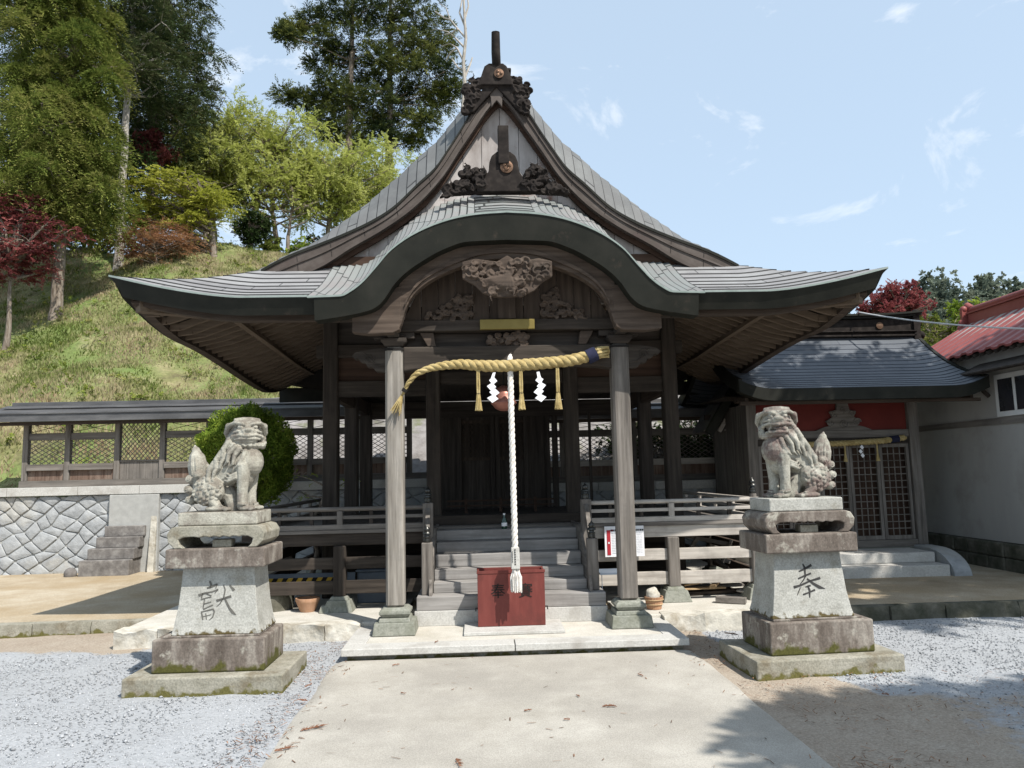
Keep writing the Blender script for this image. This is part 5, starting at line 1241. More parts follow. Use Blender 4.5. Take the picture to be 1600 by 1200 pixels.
place(dr_, hou, 790, 362, .00104, .675, -.03-.005, M['ink'])
place(dl, xian, 742, 440, .00117, .66, .03+.0, M['carve_shade'])

def lion(name, label, loc, rz, mirror, mouth_open, m):
    """voxel-fused carving; local axes: u forward (the way it faces), v toward its left, w up, in millimetres"""
    t = thing(name, label, 'lion statue', loc, 'pair of stone guardian lions', rz)
    b = MB(); S = .001; s = -1 if mirror else 1
    def Pt(u, w, v): return (s*u*S, -v*S, w*S)          # +v faces the viewer side (-Y)
    def E(u, w, v, ru, rw, rv, rot=0, n=16, m_=10):
        # rot: in the u-w plane, degrees
        o = len(b.v); b.ell((0, 0, 0), (ru*S, rv*S, rw*S), rot=(0, R(-rot*s), 0), n=n, m=m_)
        c = Pt(u, w, v); b.v[o:] = [(x+c[0], y+c[1], z+c[2]) for x, y, z in b.v[o:]]
    def C(pts, rs, n=12):
        P = [Vector(Pt(*p)) for p in pts]; rs = [r*S for r in rs]
        b.tube(P, rs, n)
        for p, r in zip(P, rs): b.ell(p, (r, r, r), n=12, m=8)
    # trunk
    C([(-165,175,0),(-60,270,0),(60,370,0),(150,420,0)], [118,112,118,112])
    E(195,395,0,95,125,118); E(150,300,0,80,110,95); C([(-60,180,0),(30,110,0),(60,30,0)], [95,70,70])
    C([(40,430,0),(90,540,0),(120,600,0)], [120,118,112])
    # forelegs
    for v in (-78, 78):
        C([(165,370,v*.95),(165,260,v),(160,150,v),(162,45,v)], [66,52,42,44]); E(192,22,v,64,26,48)
        for k in (-30,-10,10,30): E(240,18,v+k,20,18,11,n=10,m_=8)
        C([(205,52,v-30),(212,54,v),(205,52,v+30)], [10,10,10]); C([(120,50,v),(150,60,v+44*np.sign(v)),(190,55,v+44*np.sign(v))],[9,9,9])
        # shoulder tuft of flames
        for q in range(3): C([(120,300-q*16,v*1.45),(75-q*10,285-q*22,v*1.5),(45-q*12,300-q*25,v*1.4)], [17,13,5])
    # hind legs
    for v in (-88, 88):
        E(-120,170,v,140,128,72,rot=18); E(-40,22,v*1.25,100,27,46); C([(-70,80,v*1.2),(-30,40,v*1.25)],[45,34])
        for k in (-28,-9,9,28): E(48,18,v*1.25+k,22,18,11,n=10,m_=8)
        C([(-40,48,v*1.25+20*np.sign(v)),(20,46,v*1.25+26*np.sign(v))],[9,8])
        rr = random.Random(7)
        for gu in range(-4, 5):
            for gw in range(-4, 5):
                u, w = gu*37+(gw % 2)*18+rr.uniform(-9, 9), gw*33+rr.uniform(-8, 8)
                if (u/128)**2+(w/114)**2 < .95 and rr.random() < .88:
                    k = math.sqrt(max(0, 1-(u/140)**2-(w/128)**2)); ca, sa = math.cos(R(18)), math.sin(R(18))
                    U, Wz = -120+u*ca-w*sa, 170+u*sa+w*ca
                    q_ = rr.uniform(14, 23); E(U, Wz, v+np.sign(v)*71*k, q_,q_*.85,12, rot=rr.uniform(0, 90), n=10, m_=8)
    # tail: flame with curls
    C([(-235,190,0),(-262,280,0),(-262,360,0),(-272,430,0),(-290,500,0),(-300,540,0)], [58,62,74,62,34,9])
    for v in (-62,-38,-13,13,38,62):
        q = math.sqrt(max(0,1-(v/80)**2))
        for sg in (1,):
            C([(-262+70*q*0-6,300,v),(-262-10+72*q*.9*0,370,v*1.12),(-280,450,v*.8),(-298,530,v*.15)], [9,12,10,4])
    for a in (-1, 1):
        for q in range(4): C([(-262+a*(18+q*15),300,66-q*14),(-264+a*(20+q*17),375,70-q*15),(-282+a*(12+q*11),455,50-q*10),(-298,525,8)], [8,11,9,4])
        for q in range(4): C([(-262+a*(18+q*15),300,-66+q*14),(-264+a*(20+q*17),375,-70+q*15),(-298,525,-8)], [8,11,4])
    for (u,w,v,r) in [(-300,265,30,44),(-310,265,-35,40),(-318,180,25,42),(-318,182,-35,40),(-308,95,20,40),(-300,95,-38,38),(-225,300,60,38),(-225,300,-60,38)]:
        E(u,w,v,r,r,r); 
        for q in range(14): pass
        pts=[]; 
        for q in range(16):
            a=q/15*1.6*6.283; rad=r*.78*(1-.85*q/15); pts.append((u-10+rad*math.cos(a), w+rad*math.sin(a), v+(1 if v>0 else -1)*math.sqrt(max(0,r*r-rad*rad))*.95))
        C(pts,[6]*16,n=6)
    # ------- head, turned toward the viewer
    hc = (150, 640, 0); A = R(60)          # yaw of the face toward +v
    def H(f, w, sd):                        # head-local: f forward, w up, sd sideways
        return (hc[0]+f*math.cos(A)-sd*math.sin(A), hc[1]+w, hc[2]+f*math.sin(A)+sd*math.cos(A))
    def HE(f, w, sd, rf, rw, rs_, n=14):
        o = len(b.v); b.ell((0,0,0),(rf*S,rs_*S,rw*S),n=n,m=10)
        ca, sa = math.cos(A), math.sin(A); c = H(f,w,sd); out=[]
        for x,y,z in b.v[o:]:
            ff, ss = x, y                    # ell x->f, y->side
            u = ff*ca-ss*sa; v = ff*sa+ss*ca
            out.append((s*(u+c[0]*S), -(v+c[2]*S), z+c[1]*S))
        b.v[o:] = out
    def HC(pts, rs_, n=8): C([H(*p) for p in pts], rs_, n)
    HE(0,0,0,108,100,118); HE(-10,52,0,100,50,112); HE(40,-20,0,80,80,108)
    for sd in (-1,1):
        HE(20,75,sd*70,60,26,48); HE(-60,-10,sd*95,50,90,34)
    HE(85,-12,0,58,50,80); HE(30,78,0,88,26,100)
    HE(135,18,0,26,24,40); HE(128,8,-34,22,19,20); HE(128,8,34,22,19,20)
    for sd in (-1,1):
        HE(104,36,sd*52,24,20,28); HE(122,36,sd*53,10,10,13)
        HC([(118,52,sd*12),(122,66,sd*45),(98,74,sd*92),(60,62,sd*122)],[15,19,18,13]); HC([(112,16,sd*40),(100,14,sd*80)],[9,7])
        HC([(134,-8,sd*30),(112,4,sd*70),(80,-4,sd*104)],[13,13,10])
        # cheek whorls, ears
        HC([(70,-40,sd*112),(40,-60,sd*120),(0,-70,sd*122)],[18,18,16])
        HC([(20,62,sd*118),(-20,50,sd*140),(-70,0,sd*150),(-100,-50,sd*142)],[20,28,26,10])
    HC([(40,98,-90),(60,104,-30),(60,104,30),(40,98,90)],[16,18,18,16])
    zlo = -52 if not mouth_open else -92
    HC([(92,-34,-100),(120,-26,-62),(142,-34,0),(120,-26,62),(92,-34,100)],[13,15,17,15,13])
    HC([(84,zlo-8,-92),(112,zlo-4,-60),(130,zlo-4,0),(112,zlo-4,60),(84,zlo-8,92)],[13,15,16,15,13])
    HE(58,zlo-26,0,70,26,84)
    if mouth_open:
        for sd in (-1,1): HC([(112,-34,sd*58),(112,-62,sd*56)],[13,6]); HC([(110,zlo,sd*72),(108,zlo+30,sd*70)],[12,6])
        HE(100,-66,0,40,12,40); HE(116,-70,46*1,20,20,20)
    else:
        for sd in (-1,1): HC([(124,-36,sd*50),(122,-58,sd*49)],[11,6])
    # curls of the beard and mane
    for k, sd in enumerate((-120,-92,-58,-20,20,58,92,120)):
        f = 62-abs(sd)*.35; HE(f+18,-122 if mouth_open else -108,sd,34,31,29); 
        p=[]
        for q in range(14):
            a=q/13*1.5*6.283; rad=20*(1-.85*q/13); p.append((f+50,(-122 if mouth_open else -108)+rad*math.sin(a),sd+rad*math.cos(a)))
        HC(p,[5]*14,n=6)
    for sd in (-1,1):
        for f,w in [(30,-95),(-10,-110),(-50,-95),(-85,-70),(-20,-60)]:
            HE(f,w,sd*126,33,33,28)
            HC([(f+20*math.cos(q),w+20*math.sin(q),sd*(150-q)) for q in np.linspace(0,5.5,9)],[6]*9,n=6)
    # flowing mane on the back and neck
    for v in (-110,-72,-30,30,72,110):
        for q in range(3):
            u0, w0 = 70-q*60-abs(v)*.1, 560-q*85
            C([(u0,w0,v*1.08),(u0-40,w0-60,v*1.16),(u0-48,w0-120,v*1.17),(u0-95,w0-160,v*1.04)],[26,24,17,6])
            C([(u0+34,w0-20,v*1.10),(u0+4,w0-80,v*1.18),(u0-10,w0-128,v*1.16),(u0-48,w0-165,v*1.05)],[17,17,12,5])
    for v in (-118,-60,60,118):
        C([(150,500,v),(110,440,v*1.08),(100,380,v*1.1),(60,350,v*1.05)],[22,19,14,5])
        C([(190,480,v*.85),(175,420,v*1.0),(150,370,v*1.12),(120,350,v*1.12)],[22,19,14,5])
        C([(120,520,v*1.12),(70,460,v*1.2),(60,400,v*1.2),(20,360,v*1.1)],[22,20,15,5])
        C([(215,470,v*.7),(215,410,v*.85),(195,350,v*.95),(170,320,v*1.0)],[16,15,11,4])
    E(230,0,0,1,1,1)
    o = b.build('carved_body', m, t, rel=False, remesh=.0040)
    return t
lion('guardian_lion', 'closed mouthed pale stone guardian lion on the left pedestal', (-2.37, 6.36, 1.337), R(-9), False, False, M['lion'])
lion('guardian_lion', 'open mouthed stone guardian lion with reddish stains on the right pedestal', (2.36, 6.28, 1.337), R(3.5+9), True, True, M['lion_r'])
# ------------------------------------------------------------------ retaining wall and roofed lattice fence
def clip_line(x0, x1, z0, z1, px, pz, k):
    """line z = pz + k (x-px) clipped to the rectangle"""
    xa, xb = x0, x1
    if k > 0: xa = max(xa, px+(z0-pz)/k); xb = min(xb, px+(z1-pz)/k)
    else: xa = max(xa, px+(z1-pz)/k); xb = min(xb, px+(z0-pz)/k)
    if xb-xa < .005: return None
    return (xa, pz+k*(xa-px)), (xb, pz+k*(xb-px))
def lattice(b, x0, x1, z0, z1, y, sp, k, w=.010, th=.010):
    n = int(((x1-x0)+(z1-z0)/k)/sp)+2
    for i in range(n):
        for s in (1, -1):
            px = (x0-(z1-z0)/k+i*sp) if s > 0 else (x0+i*sp)
            r = clip_line(x0, x1, z0, z1, px, z0, k*s)
            if r: b.beam((r[0][0], y+.006*s, r[0][1]), (r[1][0], y+.006*s, r[1][1]), th, w)
    return b
def wall_and_fence():
    rs = random.Random(12)
    t = thing('retaining_wall', 'long blue grey wall of irregular fitted stones under the roofed fence', 'stone wall', (-2, 12.9, 0))
    X0, X1, Z0, Z1 = -11.5, 6.4, .05, 1.375
    b = MB(); b.box(X0, X1, 12.93, 13.25, 0, Z1-.02); b.build('wall_core', M['mortar'], t)
    # jittered diagonal lattice of stones
    a = .178; J = {}
    def node(i, j):
        if (i, j) not in J: bx_, bz_ = (i+j)*a*.98, (i-j)*a*.72; J[(i, j)] = (bx_+.04*math.sin(bz_*5.1+bx_*2.3)+rs.uniform(-.062, .062), bz_+.04*math.sin(bx_*3.7+1)+rs.uniform(-.058, .058))
        return J[(i, j)]
    b = MB()
    for i in range(-60, 60):
        for j in range(-60, 60):
            q = [node(i, j), node(i+1, j), node(i+1, j+1), node(i, j+1)]
            if rs.random() < .18: continue_ = False
            cx, cz = sum(p[0] for p in q)/4, sum(p[1] for p in q)/4
            zc = cz+.7
            if not (X0+.1 < cx < X1-.1 and Z0-.08 < zc < Z1+.05): continue
            P = []
            for k in range(4):      # round the corners a little, stay inside the wall
                p, nx = q[k], q[(k+1) % 4]
                for f in (.10, .5, .90):
                    x = p[0]*(1-f)+nx[0]*f; z = p[1]*(1-f)+nx[1]*f
                    x = cx+(x-cx)*(.975+rs.uniform(-.008, .008)); z = cz+(z-cz)*(.967+rs.uniform(-.008, .008)); P.append((min(max(x, X0), X1), min(max(z+.7, Z0), Z1)))
            y = 12.90+rs.uniform(-.012, .012); n = len(P)
            c = (sum(p[0] for p in P)/n, sum(p[1] for p in P)/n)
            I1 = [(c[0]+(x-c[0])*.90, c[1]+(z-c[1])*.90) for x, z in P]; I2 = [(c[0]+(x-c[0])*.5, c[1]+(z-c[1])*.5) for x, z in P]
            vs = [(x, y+.024, z) for x, z in P]+[(x, y+.006, z) for x, z in I1]+[(x, y-.004+rs.uniform(-.004, .004), z) for x, z in I2]+[(c[0], y-.006, c[1])]
            fs = [(r*n+k, r*n+(k+1) % n, (r+1)*n+(k+1) % n, (r+1)*n+k) for r in range(2) for k in range(n)]+[(2*n+k, 2*n+(k+1) % n, 3*n) for k in range(n)]
            b.add(vs, fs)
    b.build('fitted_stones', M['wallstone'], t, smooth=35)
    b = MB(); b.box(-6.40, -5.60, 12.82, 12.92, .05, 1.372); b.build('plain_panel', M['mortar'], t, bevel=.01)
    b = MB(); b.prism([(12.72, .1), (12.86, .1), (12.86, 1.25), (12.84, 1.2)], -5.72, -5.62, axis='x'); b.build('sloping_buttress', M['stone_white'], t, bevel=.01)
    # granite capping, lower on the right where the fence steps down
    x = X0
    while x < X1:
        l = rs.uniform(.9, 1.3); x1 = min(x+l, X1); dz = 0 if x < -1 else -.13
        b = MB(); b.box(x+.003, x1-.003, 12.84, 13.34, 1.382+dz, 1.522+dz)
        b.build('coping_stone', M['granite'], t, bevel=.006); x = x1
    s = thing('stone_stairs', 'four dark stone steps against the blue grey wall', 'steps', (-6.2, 12.5, 0))
    for k in range(4):
        b = MB(); sh = .07*k; b.box(-6.64+sh, -5.86+sh*.35, 12.40+.12*k, 12.86, .10 if k == 0 else .19+.17*k-.0, .36+.17*k)
        b.build('step', M['stepstone'], s, bevel=.012)
    b = MB(); b.ell((-6.78, 12.45, .16), (.10, .08, .10), n=12, m=8); tag(b.build('field_stone', M['stepstone'], None, smooth=60), 'small dark stone at the foot of the dark stone steps', 'stone')

    f = thing('roofed_fence', 'long weathered lattice fence with its own narrow roof on top of the stone wall', 'fence', (-2, 13.1, 1.5))
    posts_l = [-7.93, -7.24, -6.42, -5.67, -4.9, -4.1, -3.19, -2.35, -1.5]; posts_r = [-.6, .3, 1.15, 2.4, 3.87, 5.2]
    for seg, (xa, xb, dz, posts) in enumerate([(-8.0, -1.0, 0, posts_l), (-1.0, 6.0, -.13, posts_r)]):
        z = lambda v: v+dz
        b = MB(); b.box(xa, xb, 13.04, 13.16, z(1.525), z(1.63)); b.build('sill', W['greyx'], f, bevel=.004)
        for p in posts:
            b = MB(); b.box(p-.045, p+.045, 13.055, 13.145, z(1.631), z(2.60)); b.build('post', W['greyz'], f, bevel=.004)
        pp = posts+([] if seg == 0 else [])
        for p, q in zip(pp, pp[1:]):
            a, c = p+.05, q-.05; gate = (seg == 0 and abs(p+6.42) < .01)
            b = MB(); nb = max(2, int((c-a)/.1))
            for i in range(nb): b.box(a+(c-a)*i/nb, a+(c-a)*(i+1)/nb-.004, 13.09, 13.105, z(1.632), z(1.92 if gate else 1.80))
            b.build('board_panel', W['boardz'] if not gate else W['greyz'], f)
            if gate:
                b = MB(); b.box(a, c, 13.07, 13.12, z(1.921), z(1.95)); b.build('rail', W['greyx'], f)
                b = MB(); lattice(b, a, c, z(1.95), z(2.58), 13.10, .072, 1.15, w=.009); b.build('lattice_panel', W['greyz'], f)
            else:
                b = MB(); b.box(p+.046, q-.046, 13.03, 13.13, z(1.80), z(1.905)); b.build('rail', W['palex'] if seg else W['greyx'], f, bevel=.004)  # right-hand rails paler, with sunlight put into the wood colour
                b = MB(); b.box(p+.046, q-.046, 13.07, 13.13, z(2.31), z(2.43)); b.build('rail', W['greyx'], f, bevel=.004)
                b = MB(); lattice(b, a, c, z(1.907), z(2.308), 13.10, .118, .62, w=.009); b.build('lattice_panel', W['greyx'], f)
                b = MB()
                for k in (1, -1):
                    z0_, z1_ = (2.44, 2.59) if k > 0 else (2.59, 2.44); b.beam((a, 13.1+.01*k, z(z0_)), (c, 13.1+.01*k, z(z1_)), .008, .008)
                b.build('crossed_brace', M['black'], f)
        b = MB(); x0 = xa-.35 if seg == 0 else xa+.002
        b.prism([(12.66, z(2.60)), (12.66, z(2.72)), (12.90, z(2.80)), (13.04, z(2.86)), (13.16, z(2.86)), (13.30, z(2.80)), (13.54, z(2.72)), (13.54, z(2.60)), (13.1, z(2.68))], x0, xb, axis='x')
        rf = b.build('roof', M['darkroof'], f)
        b = MB(); b.prism([(12.64, z(2.722)), (12.90, z(2.805)), (12.90, z(2.825)), (12.64, z(2.742))], x0-.02, xb, axis='x'); b.prism([(12.86, z(2.83)), (13.05, z(2.885)), (13.05, z(2.90)), (12.86, z(2.845))], x0+.1, xb, axis='x')
        b.build('roof_course', M['darkroof'], rf)
        b = MB(); b.box(x0+.2, xb, 13.0, 13.2, z(2.87), z(2.95)); b.build('ridge_cap', M['darkroof'], rf, bevel=.006)
        b = MB(); b.box(x0+.05, xb, 12.74, 12.80, z(2.545), z(2.60)); b.build('eave_board', W['brownx'], rf)
wall_and_fence()

# ------------------------------------------------------------------ side shrine on the right
def side_shrine():
    t = thing('side_shrine', 'small side shrine with a blue grey roof, red panels and lattice doors', 'shrine', (4.92, 10.9, .12))
    X0, X1, YF_ = 3.62, 6.20, 10.9
    b = MB(); b.box(X0-.1, X1+.06, 10.72, 12.7, .10, .40); b.build('stone_base', M['granite_g'], t, bevel=.01)
    for x in (X0, X1-.15):
        b = MB(); b.box(x, x+.15, 10.86, 11.01, .402, 2.52); b.build('post', W['greyz'], t, bevel=.01)
    b = MB(); b.box(X0+.151, X1-.151, 10.88, 10.98, 1.99, 2.10); b.build('beam', W['greyx'], t, bevel=.006)
    b = MB(); b.box(X0+.151, X1-.151, 10.93, 10.96, 2.101, 2.52); b.build('red_panel', M['red_panel'], t)
    b = MB(); b.box(X0-.15, X1+.15, 10.80, 10.92, 2.525, 2.62); b.build('eave_beam', W['brownx'], t)
    b = MB(); cx = 5.08
    b.prism([(cx-.42, 2.102), (cx+.42, 2.102), (cx+.30, 2.15), (cx+.2, 2.17), (cx+.26, 2.24), (cx+.16, 2.30), (cx+.20, 2.38), (cx+.10, 2.40), (cx+.08, 2.5), (cx-.08, 2.5), (cx-.10, 2.40), (cx-.20, 2.38), (cx-.16, 2.30), (cx-.26, 2.24), (cx-.2, 2.17), (cx-.30, 2.15)], 10.88, 10.925)
    for x, z, r in [(-.2, 2.22, .06), (.2, 2.22, .06), (-.13, 2.34, .05), (.13, 2.34, .05), (0, 2.2, .07), (0, 2.4, .05)]: b.spiral((cx+x, 10.875, z), r, t=.2, flip=1 if x > 0 else -1)
    b.build('carved_strut', W['greyx'], t)
    b = MB(); b.box(X0+.15, X1-.15, 10.87, 11.0, .402, .50); b.build('door_sill', W['greyx'], t)
    b = MB(); b.box(X0+.16, X1-.16, 11.02, 11.05, .5, 1.99); b.build('inner_screen', W['redz'], t)
    n = 5; w = (X1-X0-.32)/n
    for k in range(n):
        x0 = X0+.16+w*k+.004; x1 = x0+w-.008
        b = MB(); st = .042
        b.box(x0, x0+st, 10.90, 10.94, .505, 1.89); b.box(x1-st, x1, 10.90, 10.94, .505, 1.89); b.box(x0+st, x1-st, 10.90, 10.94, 1.84, 1.89); b.box(x0+st, x1-st, 10.90, 10.94, .505, .56)
        d = b.build('lattice_door', W['greyz'], t)
        b = MB()
        for i in range(1, 4): x = x0+st+(x1-x0-2*st)*i/4; b.box(x-.006, x+.006, 10.912, 10.924, .56, 1.84)
        for i in range(1, 13): z = .56+1.28*i/13; b.box(x0+st, x1-st, 10.914, 10.926, z-.006, z+.006)
        b.build('door_grid', W['greyx'], d)
    b = MB(); b.box(X0+.155, X1-.155, 10.90, 10.93, 1.892, 1.988); b.build('transom', W['darkx'], t)
    for x in (X0+.02, X1-.05):
        b = MB(); b.box(x, x+.03, 11.01, 12.5, .402, 2.52); b.build('side_wall', W['greyz'], t)
    b = MB(); b.box(X0+.02, X1-.02, 12.5, 12.53, .402, 2.52); b.build('rear_wall', W['darkz'], t)
    # roof: concave slopes
    prof = herm([0, .4, .8, 1.2, 1.6], [2.63, 2.78, 2.99, 3.27, 3.62]); A, B_ = 3.20, 6.66
    b = MB(); K = 16
    for back in (0, 1):
        for k in range(K):
            d0, d1 = 1.6*k/K, 1.6*(k+1)/K; rows = []
            for d, up in ((d0, .008), (d1, 0)):
                row = []
                for i in range(31):
                    x = A+(B_-A)*i/30; e = min(x-A, B_-x); z = float(prof(d))+up+.13*max(0, 1-e/.5)**2*(1-d/2)
                    row.append((x, 9.9+d if not back else 13.1-d, z))
                rows.append(row)
            vs = rows[0]+rows[1]; fs = [(i, i+1, 32+i, 31+i) for i in range(30)]; uv = [[(vs[j][0]+k*.27, (k+(0 if j < 31 else 1))*.12) for j in q] for q in fs]
            o = len(vs); vs += [(x, y, z-.01) for x, y, z in rows[0]]; fs += [(i, i+1, o+i+1, o+i) for i in range(30)]; uv += [[(0, k*.12)]*4]*30
            b.add(vs, fs, uv)
    rf = b.build('roof', M['blue_roof'], t)
    b = MB()
    pts = [(A+(B_-A)*i/30) for i in range(31)]
    zt = [2.632+.13*max(0, 1-min(x-A, B_-x)/.5)**2 for x in pts]
    b.ribbon(pts, zt, [z-.16 for z in zt], 9.892, 10.05); b.build('eave_edge', M['fascia'], rf)
    for x0 in (A-.01, B_-.05):
        b = MB(); ds = np.linspace(0, 1.6, 12); e = .13*(1-ds/2)
        tp = [(9.9+d, float(prof(d))+ee+.012) for d, ee in zip(ds, e)]; bt = [(9.9+d+.02, float(prof(d))+ee-.16) for d, ee in zip(ds, e)]
        b.prism(tp+[(13.1-(y-9.9), z) for y, z in reversed(tp[:-1])]+[(13.1-(y-9.9), z) for y, z in bt[:-1]]+list(reversed(bt)), x0, x0+.06, axis='x'); b.build('verge_board', M['fascia'], rf)
    b = MB(); zz = lambda d: float(prof(d))
    for i in range(22):
        x = 3.35+.15*i; b.beam((x, 10.06, 2.50), (x, 10.9, 2.60), .05, .055)
    b.build('rafter_row', W['brownx'], rf)
    b = MB(); b.box(A+.05, B_-.05, 10.03, 10.09, 2.43, 2.475); b.build('eave_board', W['brownx'], rf)
    b = MB(); b.box(A+.12, B_-.1, 10.95, 12.1, 2.62, 2.64); b.build('soffit', W['darkx'], rf)
    # box ridge
    b = MB(); b.box(3.3, 6.56, 11.40, 11.60, 3.60, 3.86); b.box(3.26, 6.60, 11.36, 11.64, 3.58, 3.61); b.box(3.26, 6.60, 11.34, 11.66, 3.65, 3.67)
    rd = b.build('roof_ridge', M['oni'], t, bevel=.008)
    b = MB(); xs = np.linspace(3.15, 6.70, 20); zc = 3.90+.05*np.abs((xs-4.92)/1.78)**4; b.ribbon(xs, zc+.03, zc-.0, 11.30, 11.70); b.ribbon(xs, zc-.002, zc-.035, 11.35, 11.65); b.build('ridge_cap', M['fascia'], rd, smooth=40)
    b = MB(); b.lathe([(.001, 0), (.055, 0), (.055, .015), (.001, .02)], (0, 0, 0), 18); b.v = [(6.02+x, 11.395-z, 3.755+y) for x, y, z in b.v]; b.build('crest', M['crest'], rd)
    b = MB()
    b.box(6.56, 6.66, 11.36, 11.64, 3.5, 3.92); b.ell((6.66, 11.5, 3.78), (.07, .12, .10)); b.ell((6.70, 11.5, 3.60), (.08, .14, .08)); b.ell((6.70, 11.45, 3.42), (.06, .12, .07)); b.ell((6.62, 11.40, 3.95), (.05, .08, .06))
    b.build('ridge_end', M['oni'], rd, smooth=50)
    # steps
    b = MB(); b.box(3.2, 5.86, 9.86, 10.74, .10, .262); b.build('step', M['granite'], t, bevel=.01)
    b = MB(); b.box(3.3, 5.84, 10.14, 10.74, .264, .398); b.build('step', M['granite'], t, bevel=.01)
    b = MB(); prof2 = [(9.80, .11)]+[(9.80+.62*(1-math.cos(a)), .11+.33*math.sin(a)) for a in np.linspace(0.05, 1.571, 12)]+[(10.70, .44), (10.70, .11)]
    b.prism(prof2, 5.88, 6.12, axis='x'); b.build('curved_cheek_stone', M['wallstone'], t, bevel=.01)
    s = thing('shrine_straw_rope', 'slender straw rope with two paper streamers hung across the side shrine doors', 'straw rope', (5, 10.8, 1.95))
    b = twisted([(4.1, 10.83, 1.94), (4.5, 10.80, 1.90), (5.0, 10.79, 1.905), (5.6, 10.80, 1.93), (5.95, 10.82, 1.975)], .04, 3, .16, .66); b.build('twisted_rope', M['rope'], s, smooth=70)
    b = MB(); b.tube([(5.72, 10.80, 1.945), (5.84, 10.81, 1.96)], .052, 12); b.build('navy_binding', M['navy'], s)
    for x in (4.45, 5.02, 5.50):
        b = MB(); b.tube([(x, 10.78, 1.90), (x, 10.78, 1.74)], .012, 6); b.lathe([(.012, .0), (.03, -.11), (.001, -.11)], (x, 10.78, 1.75), 10); b.build('straw_tassel', M['rope'], s)
    for x in (4.75, 5.25):
        b = MB()
        for k in range(3): z = 1.86-.06*k; c = x+.012*(-1)**k; b.prism([(c-.03, z-.012), (c, z+.02), (c+.03, z-.02), (c, z-.05)], 10.755-.003*k, 10.757-.003*k)
        b.build('paper_streamer', M['paper'], s)
side_shrine()

# short passage roof between the hall and the side shrine
t = thing('passage_roof', 'short dark lean to roof with pale rafter tips behind the right eave of the hall', 'roof', (3.6, 12.0, 2.6))
b = MB()
b.beam((3.28, 11.6, 2.12), (3.78, 11.6, 2.93), .10, .13); b.build('barge_board', M['fascia'], t, bevel=.006)
b = MB(); b.add([(3.30, 11.66, 2.20), (3.80, 11.66, 2.98), (3.80, 12.6, 2.98), (3.30, 12.6, 2.20)], [(0, 1, 2, 3)]); b.add([(3.30, 11.66, 2.17), (3.80, 11.66, 2.95), (3.80, 12.6, 2.95), (3.30, 12.6, 2.17)], [(0, 1, 2, 3)]); b.build('roof_sheet', M['darkroof'], t)
for k in range(5):
    b = MB(); x = 3.42+.11*k; b.beam((x-.10, 11.9, 2.17), (x+.02, 11.9, 2.36), .05, .06); b.build('rafter_tip', W['palex'], t)
b = MB(); b.box(3.35, 4.0, 11.98, 12.04, 2.36, 2.45); b.box(3.86, 3.95, 11.96, 12.05, .12, 2.36); b.build('frame', W['brownx'], t)

